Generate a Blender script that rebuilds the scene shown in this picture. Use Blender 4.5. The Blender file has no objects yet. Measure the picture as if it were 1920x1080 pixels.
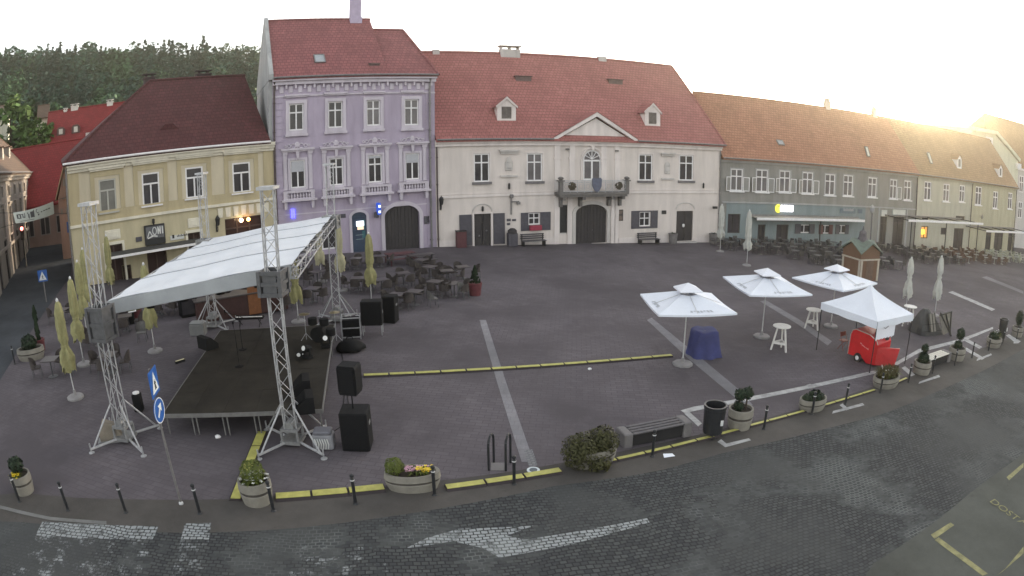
import bpy, math, random
from mathutils import Matrix, Vector
R = math.radians
random.seed(7)
sc = bpy.context.scene
COL = sc.collection

# ------------------------------------------------------------------ camera geometry
# a wide webcam lens on an upper floor, calibrated on the photograph: theta(r) = r/f*(1+k*(r/1000)^2)
LF, LK, PITCH, ROLL, EYE = 1179.04, 0.059565, 0.232772, -0.005016, 8.0
SLOPE, X0 = 0.035, 5.8            # the square falls gently to the right


def ray(px, py):
    x, y = px - 960.0, 540.0 - py
    r = math.hypot(x, y) + 1e-9
    th = r / LF * (1 + LK * (r / 1000) ** 2)
    v = Vector((x / r * math.sin(th), math.cos(th), y / r * math.sin(th)))
    c, s = math.cos(ROLL), math.sin(ROLL)
    v = Vector((v.x * c - v.z * s, v.y, v.x * s + v.z * c))
    c, s = math.cos(PITCH), math.sin(PITCH)
    return Vector((v.x, v.y * c + v.z * s, -v.y * s + v.z * c))


def zg(x, y=0):
    return -SLOPE * (x + X0)


def G(px, py, dz=0.0):
    """survey: where the line of sight meets the ground (or a level dz above it)"""
    d = ray(px, py)
    t = (dz - SLOPE * X0 - EYE) / (d.z + SLOPE * d.x)
    return Vector((d.x * t, d.y * t, EYE + d.z * t))


def HT(px, py, base):
    """height above the ground of a pixel on the vertical through base"""
    d = ray(px, py)
    k = math.hypot(base.x, base.y) / math.hypot(d.x, d.y)
    return EYE + d.z * k - base.z


def AT(px, py, dist):
    """point on the line of sight at a plan distance"""
    d = ray(px, py)
    k = dist / math.hypot(d.x, d.y)
    return Vector((d.x * k, d.y * k, EYE + d.z * k))


# ------------------------------------------------------------------ materials
def nt(name):
    m = bpy.data.materials.new(name)
    m.use_nodes = True
    n = m.node_tree
    n.nodes.clear()
    o = n.nodes.new('ShaderNodeOutputMaterial')
    b = n.nodes.new('ShaderNodeBsdfPrincipled')
    n.links.new(b.outputs[0], o.inputs[0])
    return m, n, b


def node(n, t, **kw):
    x = n.nodes.new(t)
    for k, v in kw.items():
        if k in x.inputs:
            x.inputs[k].default_value = v
        else:
            setattr(x, k, v)
    return x


def coords(n, scale=(1, 1, 1), kind='Object', rot=0):
    t = n.nodes.new('ShaderNodeTexCoord')
    mp = n.nodes.new('ShaderNodeMapping')
    mp.inputs['Scale'].default_value = scale
    mp.inputs['Rotation'].default_value = (0, 0, rot)
    n.links.new(t.outputs[kind], mp.inputs['Vector'])
    return mp.outputs[0]


def mixc(n, a, b, fac, mode='MIX'):
    m = n.nodes.new('ShaderNodeMix')
    m.data_type = 'RGBA'
    m.blend_type = mode
    for sock, v in ((m.inputs[6], a), (m.inputs[7], b), (m.inputs[0], fac)):
        if hasattr(v, 'links') or hasattr(v, 'is_output'):
            n.links.new(v, sock)
        else:
            sock.default_value = v if not isinstance(v, tuple) else (*v, 1)[:4]
    return m.outputs[2]


def ramp(n, v, a, b, ca=(0, 0, 0, 1), cb=(1, 1, 1, 1)):
    r = n.nodes.new('ShaderNodeValToRGB')
    e = r.color_ramp.elements
    e[0].position, e[1].position = a, b
    e[0].color, e[1].color = ca, cb
    n.links.new(v, r.inputs[0])
    return r.outputs[0]


def noise(n, vec, scale, detail=4, rough=.6):
    x = node(n, 'ShaderNodeTexNoise')
    x.inputs['Scale'].default_value = scale
    x.inputs['Detail'].default_value = detail
    x.inputs['Roughness'].default_value = rough
    if vec is not None:
        n.links.new(vec, x.inputs['Vector'])
    return x.outputs['Fac']


def bump(n, b, h, strength=.3, dist=.02):
    x = node(n, 'ShaderNodeBump')
    x.inputs['Strength'].default_value = strength
    x.inputs['Distance'].default_value = dist
    n.links.new(h, x.inputs['Height'])
    n.links.new(x.outputs[0], b.inputs['Normal'])


def M(name, col, var=.25, scale=2.0, rough=.75, metal=0., bmp=.0, spec=.5, fine=True, streak=False):
    """general worn surface: base colour with broad and fine mottling"""
    m, n, b = nt(name)
    v = coords(n, (1, 1, .25) if streak else (1, 1, 1))
    f1 = noise(n, v, scale, 5)
    dark = tuple(c * (1 - var) for c in col)
    lite = tuple(min(1, c * (1 + var * .6)) for c in col)
    c = mixc(n, dark, lite, ramp(n, f1, .3, .7))
    if fine:
        f2 = noise(n, coords(n), scale * 14, 3)
        c = mixc(n, c, tuple(x * (1 - var * .7) for x in col), ramp(n, f2, .45, .75, cb=(.5, .5, .5, 1)))
    n.links.new(c, b.inputs['Base Color'])
    b.inputs['Roughness'].default_value = rough
    b.inputs['Metallic'].default_value = metal
    b.inputs['Specular IOR Level'].default_value = spec
    if bmp:
        bump(n, b, noise(n, coords(n), scale * 10, 4), bmp)
    return m


def plaster(name, col, band=0.0, stain=.3):
    """rendered facade: rain streaks, faded patches, optional joint lines every `band` metres"""
    m, n, b = nt(name)
    v = coords(n, (1, 1, .18))
    st = noise(n, v, 1.3, 6, .65)
    pt = noise(n, coords(n), .35, 4)
    fn = noise(n, coords(n), 25, 3)
    c = mixc(n, tuple(x * (1 - stain) for x in col), tuple(min(1, x * 1.06) for x in col), ramp(n, st, .28, .6))
    c = mixc(n, c, tuple(x * (1 - stain * .6) for x in col), ramp(n, pt, .5, .75, cb=(.6, .6, .6, 1)))
    c = mixc(n, c, tuple(x * .8 for x in col), ramp(n, fn, .55, .8, cb=(.4, .4, .4, 1)))
    n.links.new(c, b.inputs['Base Color'])
    b.inputs['Roughness'].default_value = .9
    b.inputs['Specular IOR Level'].default_value = .2
    bump(n, b, fn, .15, .01)
    return m


def tiles(name, col, col2, w=.32, h=.36):
    """clay tile roof in object space: courses by height, tiles along the ridge"""
    m, n, b = nt(name)
    t = n.nodes.new('ShaderNodeTexCoord')
    sx = n.nodes.new('ShaderNodeSeparateXYZ')
    n.links.new(t.outputs['Object'], sx.inputs[0])
    cb = n.nodes.new('ShaderNodeCombineXYZ')
    ad = node(n, 'ShaderNodeMath', operation='ADD')
    n.links.new(sx.outputs[0], ad.inputs[0])
    n.links.new(ad.outputs[0], cb.inputs[0])
    ad.inputs[1].default_value = .0
    n.links.new(sx.outputs[2], cb.inputs[1])
    br = node(n, 'ShaderNodeTexBrick')
    n.links.new(cb.outputs[0], br.inputs['Vector'])
    br.inputs['Scale'].default_value = 1
    br.inputs['Brick Width'].default_value = w
    br.inputs['Row Height'].default_value = h * .7
    br.inputs['Mortar Size'].default_value = .022
    br.inputs['Mortar Smooth'].default_value = .3
    br.inputs['Color1'].default_value = (*col, 1)
    br.inputs['Color2'].default_value = (*col2, 1)
    br.inputs['Mortar'].default_value = (*(x * .45 for x in col), 1)
    p = noise(n, coords(n, (1, 1, .5)), .55, 6, .7)
    c = mixc(n, br.outputs['Color'], tuple(x * .55 for x in col), ramp(n, p, .45, .75, cb=(.75, .75, .75, 1)))
    q = noise(n, coords(n), 2.2, 5)
    c = mixc(n, c, tuple(min(1, x * 1.35 + .02) for x in col), ramp(n, q, .55, .8, cb=(.55, .55, .55, 1)))
    n.links.new(c, b.inputs['Base Color'])
    b.inputs['Roughness'].default_value = .8
    b.inputs['Specular IOR Level'].default_value = .3
    bump(n, b, br.outputs['Fac'], -.5, .03)
    return m


def glow(name, col, s):
    m, n, b = nt(name)
    b.inputs['Base Color'].default_value = (*col, 1)
    b.inputs['Emission Color'].default_value = (*col, 1)
    b.inputs['Emission Strength'].default_value = s
    return m


def glass(name, col=(.045, .042, .046), rough=.08, spec=.35):
    m, n, b = nt(name)
    f = noise(n, coords(n), .8, 3)
    c = mixc(n, tuple(x * .5 for x in col), tuple(x * 1.7 for x in col), f)
    n.links.new(c, b.inputs['Base Color'])
    b.inputs['Roughness'].default_value = rough
    b.inputs['Specular IOR Level'].default_value = spec
    return m


def leafmat(name, col, var=.5):
    m, n, b = nt(name)
    g = n.nodes.new('ShaderNodeNewGeometry')
    f = noise(n, coords(n), 1.1, 3)
    c = mixc(n, tuple(x * (1 - var) for x in col), tuple(x * (1 + var) for x in col), g.outputs['Random Per Island'])
    c = mixc(n, c, (col[0] * 1.5, col[1] * 1.25, col[2] * .8), ramp(n, f, .5, .8, cb=(.6, .6, .6, 1)))
    n.links.new(c, b.inputs['Base Color'])
    b.inputs['Roughness'].default_value = .65
    b.inputs['Specular IOR Level'].default_value = .25
    return m


# ------------------------------------------------------------------ mesh builder
class MB:
    def __init__(s):
        s.v, s.f, s.m, s.T = [], [], [], None

    def add(s, vs, fs, mat=0):
        k = len(s.v)
        for p in vs:
            p = Vector(p)
            s.v.append(tuple(s.T @ p) if s.T is not None else tuple(p))
        for f in fs:
            s.f.append([i + k for i in f])
            s.m.append(mat)
        return s

    def box(s, x0, x1, y0, y1, z0, z1, mat=0):
        return s.add([(x0, y0, z0), (x1, y0, z0), (x1, y1, z0), (x0, y1, z0), (x0, y0, z1), (x1, y0, z1), (x1, y1, z1), (x0, y1, z1)],
                     [(3, 2, 1, 0), (4, 5, 6, 7), (0, 1, 5, 4), (1, 2, 6, 5), (2, 3, 7, 6), (3, 0, 4, 7)], mat)

    def bbox(s, x0, x1, y0, y1, z0, z1, b=.02, mat=0):
        """box with chamfered vertical and top edges"""
        def ring(i, z):
            return [(x0 + i + b, y0 + i, z), (x1 - i - b, y0 + i, z), (x1 - i, y0 + i + b, z), (x1 - i, y1 - i - b, z),
                    (x1 - i - b, y1 - i, z), (x0 + i + b, y1 - i, z), (x0 + i, y1 - i - b, z), (x0 + i, y0 + i + b, z)]
        vs = ring(b, z0) + ring(0, z0 + b) + ring(0, z1 - b) + ring(b, z1)
        fs = [tuple(range(7, -1, -1)), tuple(range(24, 32))]
        for j in range(3):
            for i in range(8):
                fs.append((j * 8 + i, j * 8 + (i + 1) % 8, (j + 1) * 8 + (i + 1) % 8, (j + 1) * 8 + i))
        return s.add(vs, fs, mat)

    def quad(s, a, b, c, d, mat=0):
        return s.add([a, b, c, d], [(0, 1, 2, 3)], mat)

    def poly(s, pts, mat=0):
        return s.add(pts, [tuple(range(len(pts)))], mat)

    def tube(s, p, q, r, n=8, r2=None, mat=0):
        p, q = Vector(p), Vector(q)
        r2 = r if r2 is None else r2
        d = (q - p).normalized()
        a = d.orthogonal().normalized()
        b = d.cross(a)
        vs = []
        for c, rr in ((p, r), (q, r2)):
            for i in range(n):
                t = 2 * math.pi * i / n
                vs.append(c + a * (rr * math.cos(t)) + b * (rr * math.sin(t)))
        fs = [(i, (i + 1) % n, n + (i + 1) % n, n + i) for i in range(n)]
        fs += [tuple(range(n - 1, -1, -1)), tuple(range(n, 2 * n))]
        return s.add(vs, fs, mat)

    def path(s, pts, r, n=8, mat=0):
        for a, b in zip(pts, pts[1:]):
            s.tube(a, b, r, n, mat=mat)
        return s

    def lathe(s, prof, n=16, c=(0, 0, 0), mat=0, sx=1., sy=1., wob=0, a0=0):
        vs, fs = [], []
        for j, (r, z) in enumerate(prof):
            for i in range(n):
                t = 2 * math.pi * i / n + a0
                k = 1 + (wob * math.sin(5 * t + j) if wob else 0)
                vs.append((c[0] + r * k * sx * math.cos(t), c[1] + r * k * sy * math.sin(t), c[2] + z))
        for j in range(len(prof) - 1):
            for i in range(n):
                fs.append((j * n + i, j * n + (i + 1) % n, (j + 1) * n + (i + 1) % n, (j + 1) * n + i))
        fs += [tuple(range(n - 1, -1, -1)), tuple(range((len(prof) - 1) * n, len(prof) * n))]
        return s.add(vs, fs, mat)

    def prism(s, poly, y0, y1, mat=0):
        """poly in (x, z), extruded along y"""
        n = len(poly)
        vs = [(x, y0, z) for x, z in poly] + [(x, y1, z) for x, z in poly]
        fs = [tuple(range(n)), tuple(range(2 * n - 1, n - 1, -1))]
        fs += [(i, n + i, n + (i + 1) % n, (i + 1) % n) for i in range(n)]
        return s.add(vs, fs, mat)

    def build(s, name, mats, parent=None, smooth=False, kind=None, label=None, cat=None, group=None):
        me = bpy.data.meshes.new(name)
        me.from_pydata(s.v, [], s.f)
        if not isinstance(mats, (list, tuple)):
            mats = [mats]
        for m in mats:
            me.materials.append(m)
        if len(mats) > 1:
            me.polygons.foreach_set('material_index', s.m)
        if smooth:
            me.polygons.foreach_set('use_smooth', [True] * len(me.polygons))
        me.update()
        o = bpy.data.objects.new(name, me)
        COL.objects.link(o)
        if parent is not None:
            o.parent = parent
        tag(o, label, cat, group, kind)
        return o


def tag(o, label=None, cat=None, group=None, kind=None):
    for k, v in (('label', label), ('category', cat), ('group', group), ('kind', kind)):
        if v:
            o[k] = v
    return o


def empty(name, label, cat, loc=(0, 0, 0), rz=0., group=None):
    o = bpy.data.objects.new(name, None)
    o.empty_display_size = .2
    o.location = loc
    o.rotation_euler = (0, 0, rz)
    COL.objects.link(o)
    return tag(o, label, cat, group)


def copy_tree(o, parent=None):
    c = o.copy()
    COL.objects.link(c)
    if parent is not None:
        c.parent = parent
    for ch in [x for x in KIDS.get(o.name, [])]:
        copy_tree(ch, c)
    return c


KIDS = {}


def dup(o, loc, rz=0., label=None, group=None):
    """copy a thing with its parts and sub-parts"""
    if o.name not in KIDS:
        for x in COL.objects:
            if x.parent is not None:
                lst = KIDS.setdefault(x.parent.name, [])
                if x not in lst:
                    lst.append(x)
    c = copy_tree(o)
    c.location = loc
    c.rotation_euler = (0, 0, rz)
    if label:
        c['label'] = label
    if group:
        c['group'] = group
    return c


def text_mb(s, size, thick=.004):
    cu = bpy.data.curves.new('lettering', 'FONT')
    cu.body = s
    cu.size = size
    cu.extrude = thick
    cu.align_x = 'CENTER'
    cu.align_y = 'CENTER'
    ob = bpy.data.objects.new('lettering', cu)
    COL.objects.link(ob)
    dg = bpy.context.evaluated_depsgraph_get()
    me = bpy.data.meshes.new_from_object(ob.evaluated_get(dg))
    mb = MB()
    mb.add([tuple(v.co) for v in me.vertices], [tuple(p.vertices) for p in me.polygons])
    bpy.data.objects.remove(ob)
    bpy.data.meshes.remove(me)
    return mb


# ------------------------------------------------------------------ camera, sky and sun
cam = bpy.data.cameras.new('camera')
cam.type = 'PANO'
cam.sensor_fit = 'HORIZONTAL'
cam.sensor_width = 36
cam.clip_start, cam.clip_end = .1, 5000
cy = cam.cycles if hasattr(cam, 'cycles') else cam
cy.panorama_type = 'FISHEYE_LENS_POLYNOMIAL'
pm = 1920 / 36.0
cy.fisheye_fov = R(178)
cy.fisheye_polynomial_k0 = 0
cy.fisheye_polynomial_k1 = -pm / LF
cy.fisheye_polynomial_k2 = 0
cy.fisheye_polynomial_k3 = -pm / LF * LK * (pm / 1000) ** 2
cy.fisheye_polynomial_k4 = 0
co = bpy.data.objects.new('camera', cam)
COL.objects.link(co)


def _t(v):
    c, s = math.cos(ROLL), math.sin(ROLL)
    v = Vector((v[0] * c - v[2] * s, v[1], v[0] * s + v[2] * c))
    c, s = math.cos(PITCH), math.sin(PITCH)
    return Vector((v.x, v.y * c + v.z * s, -v.y * s + v.z * c))


cx_, cy_, cz_ = _t((1, 0, 0)), _t((0, 0, 1)), -_t((0, 1, 0))
co.matrix_world = Matrix(((cx_.x, cy_.x, cz_.x, 0), (cx_.y, cy_.y, cz_.y, 0), (cx_.z, cy_.z, cz_.z, EYE), (0, 0, 0, 1)))
sc.camera = co

SUN_AZ, SUN_EL = R(39), R(4.5)
w = bpy.data.worlds.new('World')
sc.world = w
w.use_nodes = True
wn = w.node_tree
bg = wn.nodes['Background']
sky = wn.nodes.new('ShaderNodeTexSky')
sky.sky_type = 'NISHITA'
sky.sun_disc = False
sky.sun_elevation = R(9)
sky.sun_rotation = SUN_AZ
sky.altitude = 150
sky.air_density = 1.0
sky.dust_density = 1.0
sky.ozone_density = 1.0
hs = wn.nodes.new('ShaderNodeHueSaturation')     # hazy, almost colourless evening sky
hs.inputs['Saturation'].default_value = .22
wn.links.new(sky.outputs[0], hs.inputs['Color'])
wn.links.new(hs.outputs[0], bg.inputs[0])
bg.inputs[1].default_value = .15
sun = bpy.data.lights.new('sun', 'SUN')
sun.energy = 2.5
sun.angle = R(.5)
sun.color = (1, .82, .58)
so = bpy.data.objects.new('sun', sun)
COL.objects.link(so)
sd = Vector((math.sin(SUN_AZ) * math.cos(SUN_EL), math.cos(SUN_AZ) * math.cos(SUN_EL), math.sin(SUN_EL)))
so.rotation_euler = sd.to_track_quat('Z', 'Y').to_euler()
so.location = (60, 80, 40)
sc.view_settings.view_transform = 'Standard'
sc.view_settings.look = 'None'
sc.view_settings.exposure = 2.05
sc.view_settings.gamma = 1
# ================================================================== SETTING
def cobble(name, paint=0.0, paintcol=(.27, .285, .29)):
    m, n, b = nt(name)
    v = coords(n, (1, 1, 1), 'Object', R(-12))
    wv = noise(n, v, .5, 3)
    ad = node(n, 'ShaderNodeVectorMath', operation='ADD')
    cb = n.nodes.new('ShaderNodeCombineXYZ')
    k = node(n, 'ShaderNodeMath', operation='MULTIPLY')
    n.links.new(wv, k.inputs[0]); k.inputs[1].default_value = .5
    n.links.new(k.outputs[0], cb.inputs[1])
    n.links.new(v, ad.inputs[0]); n.links.new(cb.outputs[0], ad.inputs[1])
    br = node(n, 'ShaderNodeTexBrick')
    n.links.new(ad.outputs[0], br.inputs['Vector'])
    br.inputs['Scale'].default_value = 1
    br.inputs['Brick Width'].default_value = .165
    br.inputs['Row Height'].default_value = .118
    br.inputs['Mortar Size'].default_value = .018
    br.inputs['Mortar Smooth'].default_value = .6
    br.inputs['Color1'].default_value = (.074, .077, .077, 1)
    br.inputs['Color2'].default_value = (.044, .046, .049, 1)
    br.inputs['Mortar'].default_value = (.022, .023, .024, 1)
    c = br.outputs['Color']
    big = noise(n, coords(n), .22, 5, .6)
    # sand-filled pale joints where traffic has not swept them, worn smooth patches elsewhere
    sand = mixc(n, c, (.13, .14, .135), br.outputs['Fac'])
    c = mixc(n, c, sand, ramp(n, noise(n, coords(n), .35, 4), .52, .62))
    c = mixc(n, c, (.062, .064, .064), ramp(n, big, .48, .62, cb=(.8, .8, .8, 1)))
    vo = node(n, 'ShaderNodeTexVoronoi')
    vo.inputs['Scale'].default_value = 5.5
    n.links.new(v, vo.inputs['Vector'])
    c = mixc(n, c, (.2, .2, .195), ramp(n, vo.outputs['Distance'], .0, .12, (.35, .35, .35, 1), (0, 0, 0, 1)))
    c = mixc(n, c, (.03, .032, .03), ramp(n, noise(n, coords(n), 1.4, 5), .62, .8, cb=(.5, .5, .5, 1)))
    if paint:
        wear = noise(n, coords(n), 3.2, 6, .75)
        inv = node(n, 'ShaderNodeMath', operation='SUBTRACT')
        inv.inputs[0].default_value = 1
        n.links.new(br.outputs['Fac'], inv.inputs[1])
        fac = node(n, 'ShaderNodeMath', operation='MULTIPLY')
        n.links.new(ramp(n, wear, .62 - paint * .6, .74 - paint * .5), fac.inputs[0])
        n.links.new(inv.outputs[0], fac.inputs[1])
        c = mixc(n, c, paintcol, fac.outputs[0])
    n.links.new(c, b.inputs['Base Color'])
    b.inputs['Roughness'].default_value = .9
    b.inputs['Specular IOR Level'].default_value = .15
    bump(n, b, br.outputs['Fac'], -.6, .02)
    return m


def paving(name, c1, c2, bw=.4, bh=.2, mort=.6, rot=.1, rough=.9, size=.008):
    m, n, b = nt(name)
    v = coords(n, (1, 1, 1), 'Object', rot)
    br = node(n, 'ShaderNodeTexBrick')
    n.links.new(v, br.inputs['Vector'])
    br.inputs['Scale'].default_value = 1
    br.inputs['Brick Width'].default_value = bw
    br.inputs['Row Height'].default_value = bh
    br.inputs['Mortar Size'].default_value = size
    br.inputs['Color1'].default_value = (*c1, 1)
    br.inputs['Color2'].default_value = (*c2, 1)
    br.inputs['Mortar'].default_value = (*(x * mort for x in c1), 1)
    c = br.outputs['Color']
    c = mixc(n, c, tuple(x * .72 for x in c1), ramp(n, noise(n, coords(n), .16, 6, .65), .4, .62))
    c = mixc(n, c, tuple(x * .6 for x in c1), ramp(n, noise(n, coords(n, (1, .35, 1), 'Object', .5), .55, 6, .75), .56, .7, cb=(.55, .55, .55, 1)))
    c = mixc(n, c, tuple(x * 1.25 for x in c2), ramp(n, noise(n, coords(n), .5, 6, .7), .55, .8, cb=(.6, .6, .6, 1)))
    c = mixc(n, c, tuple(x * .45 for x in c1), ramp(n, noise(n, coords(n), 3.1, 5, .8), .66, .76, cb=(.6, .6, .6, 1)))
    n.links.new(c, b.inputs['Base Color'])
    b.inputs['Roughness'].default_value = rough
    b.inputs['Specular IOR Level'].default_value = .15
    bump(n, b, br.outputs['Fac'], -.25, .008)
    return m


def asphalt(name, col):
    m, n, b = nt(name)
    c = mixc(n, tuple(x * .75 for x in col), tuple(x * 1.2 for x in col), ramp(n, noise(n, coords(n), .3, 6, .7), .35, .65))
    c = mixc(n, c, tuple(x * 1.7 for x in col), ramp(n, noise(n, coords(n), 60, 2), .6, .75, cb=(.6, .6, .6, 1)))
    c = mixc(n, c, tuple(x * .5 for x in col), ramp(n, noise(n, coords(n), 1.6, 6, .8), .6, .75, cb=(.7, .7, .7, 1)))
    n.links.new(c, b.inputs['Base Color'])
    b.inputs['Roughness'].default_value = .92
    b.inputs['Specular IOR Level'].default_value = .15
    bump(n, b, noise(n, coords(n), 70, 2), .3, .01)
    return m


m_ground = paving('square_pavers', (.112, .099, .109), (.132, .117, .129), mort=.7, size=.01)
m_band = paving('pale_paving', (.21, .205, .22), (.26, .25, .265), .3, .3, .8)
m_pave = asphalt('pavement_asphalt', (.078, .072, .067))
m_road = asphalt('asphalt', (.05, .052, .056))
m_cob = cobble('cobble_setts')
m_cobp = cobble('painted_setts', .5)
m_cobw = cobble('worn_painted_setts', .14)
m_white = M('road_paint', (.36, .36, .36), .45, 3, .8)
m_yel = M('yellow_paint', (.22, .21, .09), .5, 4, .8)


def sheet(name, pix, mat, lift, label=None, kind='structure', cut=None):
    """flat polygon on the sloping ground, its outline surveyed from the picture"""
    pts = [G(*p) for p in pix]
    mb = MB()
    mb.poly([(p.x, p.y, p.z + lift) for p in pts])
    return mb.build(name, mat, kind=kind, label=label)


# one sheet to the horizon
mb = MB()
xs = [-900, -300, -120, -60, -30, 0, 30, 60, 120, 300, 900]
ys = [-200, -60, 0, 30, 60, 120, 300, 900]
for i in range(len(xs) - 1):
    for j in range(len(ys) - 1):
        def gz(x, y):
            return zg(max(-120, min(140, x))) - .0
        a, b_, c_, d_ = (xs[i], ys[j]), (xs[i + 1], ys[j]), (xs[i + 1], ys[j + 1]), (xs[i], ys[j + 1])
        mb.quad(*[(p[0], p[1], gz(*p)) for p in (a, b_, c_, d_)])
mb.build('ground', m_ground, kind='structure')


def gstrip(name, pts, mat, lift):
    mb = MB()
    mb.poly([(x, y, zg(x) + lift) for x, y in pts])
    return mb.build(name, mat, kind='structure')


# kerb line of the square, in plan (through the bollards), then outward to the carriageway
kb = [G(*p) for p in ((0, 948), (128, 962), (236, 966), (375, 968), (513, 963), (667, 950), (815, 932), (964, 913), (1223, 861), (1432, 809), (1584, 764), (1702, 722), (1822, 676), (1910, 640))]
cob = [G(*p) for p in ((0, 975), (110, 985), (345, 1000), (560, 990), (800, 958), (1046, 910), (1225, 886), (1353, 850), (1540, 806), (1660, 775), (1760, 733), (1850, 692), (1918, 655))]
far = Vector((60, 31, 0))
# pavement strip: from a little inside the bollards to the setts
ins = [p + Vector((-.12, .75, 0)) for p in kb]
mb = MB()
inner = [(p.x, p.y) for p in ins]
outer = [(p.x, p.y) for p in cob]
inner = [(-22, 9.5), (-14, 8.9)] + inner + [(60, 34.5)]
outer = [(-22, 8.4), (-13, 8.0)] + outer + [(60, 31.6)]
poly = inner + outer[::-1]
# strip of quads
n_ = min(len(inner), len(outer))


def lerp_poly(pl, x):
    for (x0, y0), (x1, y1) in zip(pl, pl[1:]):
        if x0 <= x <= x1:
            return y0 + (y1 - y0) * (x - x0) / (x1 - x0 + 1e-9)
    return pl[-1][1] if x > pl[-1][0] else pl[0][1]


outer.sort()
inner.sort()
gx = [-22 + i * 1.0 for i in range(83)]
for a, c in zip(gx, gx[1:]):
    p = [(a, lerp_poly(outer, a)), (c, lerp_poly(outer, c)), (c, lerp_poly(inner, c)), (a, lerp_poly(inner, a))]
    mb.quad(*[(x, y, zg(x) + .004) for x, y in p])
mb.build('pavement', m_pave, kind='structure')
# setts of the carriageway: from the pavement edge back under the camera side
lower = [(-22, -14), (0, -14), (60, 8)]
near_edge = [G(1600, 1080), G(1745, 985), G(1830, 915), G(1919, 850)]
ne = sorted([(p.x, p.y) for p in near_edge])
ne = [(-22, -14), (ne[0][0] - 3, ne[0][1] - 6.2)] + ne + [(60, 27.5)]
mb = MB()
for a, c in zip(gx, gx[1:]):
    p = [(a, lerp_poly(ne, a)), (c, lerp_poly(ne, c)), (c, lerp_poly(outer, c)), (a, lerp_poly(outer, a))]
    mb.quad(*[(x, y, zg(x) + .004) for x, y in p])
mb.build('road', m_cob, kind='structure')
# asphalt lay-by at lower right
mb = MB()
for a, c in zip(gx, gx[1:]):
    p = [(a, -16), (c, -16), (c, lerp_poly(ne, c)), (a, lerp_poly(ne, a))]
    if p[3][1] > -15:
        mb.quad(*[(x, y, zg(x) + .004) for x, y in p])
mb.build('layby', asphalt('layby_asphalt', (.075, .078, .07)), kind='structure')
# side street on the left, up between the houses
gstrip('side_street', [(-22, 8.6), (-19.5, 14.5), (-25.5, 24.5), (-31.5, 34.5), (-62, 70), (-70, 64), (-38.5, 31), (-33, 24), (-40, 10)], asphalt('street_asphalt', (.055, .06, .068)), .005)
# pavement along the houses on the left
gstrip('pavement', [(-31.0, 24.0), (-36.0, 29.0), (-60.5, 60), (-61.7, 59), (-37.2, 28.2), (-40, 20)], m_pave, .012)
# pale paving bands in the square
b1 = [(893, 585), (909, 585), (1006, 882), (985, 882)]
sheet('paving_band', [(899, 600), (911, 600), (950, 720), (1001, 866), (978, 866), (933, 720)], m_band, .004)
sheet('paving_band', [(1213, 600), (1222, 596), (1385, 730), (1412, 760), (1395, 760), (1290, 672)], m_band, .004)
sheet('paving_band', [(1425, 565), (1436, 563), (1500, 600), (1560, 640), (1552, 648), (1494, 607)], m_band, .004)
sheet('paving_band', [(1778, 548), (1786, 546), (1866, 580), (1860, 583)], m_white, .004)
sheet('paving_band', [(1840, 520), (1850, 518), (1919, 546), (1919, 551)], m_band, .004)
sheet('kerb', [(0, 948), (40, 958), (95, 970), (200, 978), (200, 984), (94, 976), (38, 964), (0, 954)], M('kerb_stone', (.15, .15, .145), .25, 4, .85), .014)
# white bay lines along the kerb
for pl in ([(1276, 770), (1300, 763), (1660, 690), (1722, 655), (1800, 636), (1862, 613), (1862, 617), (1806, 640), (1724, 661), (1664, 695), (1306, 770), (1284, 775)],
           [(1283, 776), (1292, 772), (1316, 794), (1309, 800)],
           [(1345, 829), (1352, 824), (1362, 832), (1404, 822), (1408, 826), (1360, 839)],
           [(1560, 776), (1562, 771), (1617, 756), (1621, 760)],
           [(1574, 760), (1580, 757), (1592, 768), (1586, 770)],
           [(1512, 722), (1520, 720), (1528, 727), (1520, 729)],
           [(1722, 720), (1724, 716), (1760, 703), (1763, 707)],
           [(1690, 690), (1697, 687), (1716, 703), (1708, 706)],
           [(1804, 637), (1811, 634), (1842, 651), (1836, 654)],
           [(1806, 655), (1812, 652), (1846, 672), (1841, 675)],
           [(1831, 677), (1832, 673), (1858, 663), (1860, 666)],
           [(1886, 629), (1892, 627), (1914, 640), (1909, 644), (1900, 644), (1901, 641)]):
    sheet('road_marking', pl, m_white, .009)
# crossing bars and the arrow painted on the setts
sheet('road_marking', [(80, 978), (297, 987), (288, 1012), (67, 1004)], m_cobp, .008)
sheet('road_marking', [(67, 1004), (288, 1012), (262, 1080), (20, 1080)], m_cobw, .008)
sheet('road_marking', [(347, 982), (396, 981), (392, 1012), (339, 1013)], m_cobp, .008)
sheet('road_marking', [(339, 1013), (392, 1012), (384, 1080), (322, 1080)], m_cobw, .008)
sheet('road_marking', [(760, 1029), (800, 1009), (860, 992), (1000, 986), (950, 1005), (985, 1012), (1213, 972), (1218, 980), (1075, 1020), (936, 1046), (905, 1028), (850, 1015)], m_cobp, .008)
sheet('road_marking', [(560, 1022), (720, 1026), (728, 1078), (540, 1080)], m_cobw, .008)
# yellow lay-by lines and lettering
for pl in ([(1745, 1003), (1782, 980), (1789, 985), (1752, 1011)], [(1752, 1013), (1760, 1008), (1852, 1076), (1842, 1080)],
           [(1868, 1080), (1880, 1072), (1919, 1025), (1919, 1038)], [(1887, 895), (1919, 868), (1919, 876), (1892, 901)]):
    sheet('road_marking', pl, m_yel, .009)
p0, p1 = G(1858, 940), G(1935, 993)
t = text_mb('DOSTAVA', 1.0, .001)
wx = max(v[0] for v in t.v) - min(v[0] for v in t.v)
dv = Vector((p1.x - p0.x, p1.y - p0.y, 0))
L_ = 2.15
ang = math.atan2(dv.y, dv.x)
ob = t.build('road_marking', m_yel, kind='structure')
ob.location = (p0.x + math.cos(ang) * L_ / 2, p0.y + math.sin(ang) * L_ / 2, zg(p0.x + math.cos(ang) * L_ / 2) + .012)
ob.scale = (L_ / wx, .42, 1)
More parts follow.
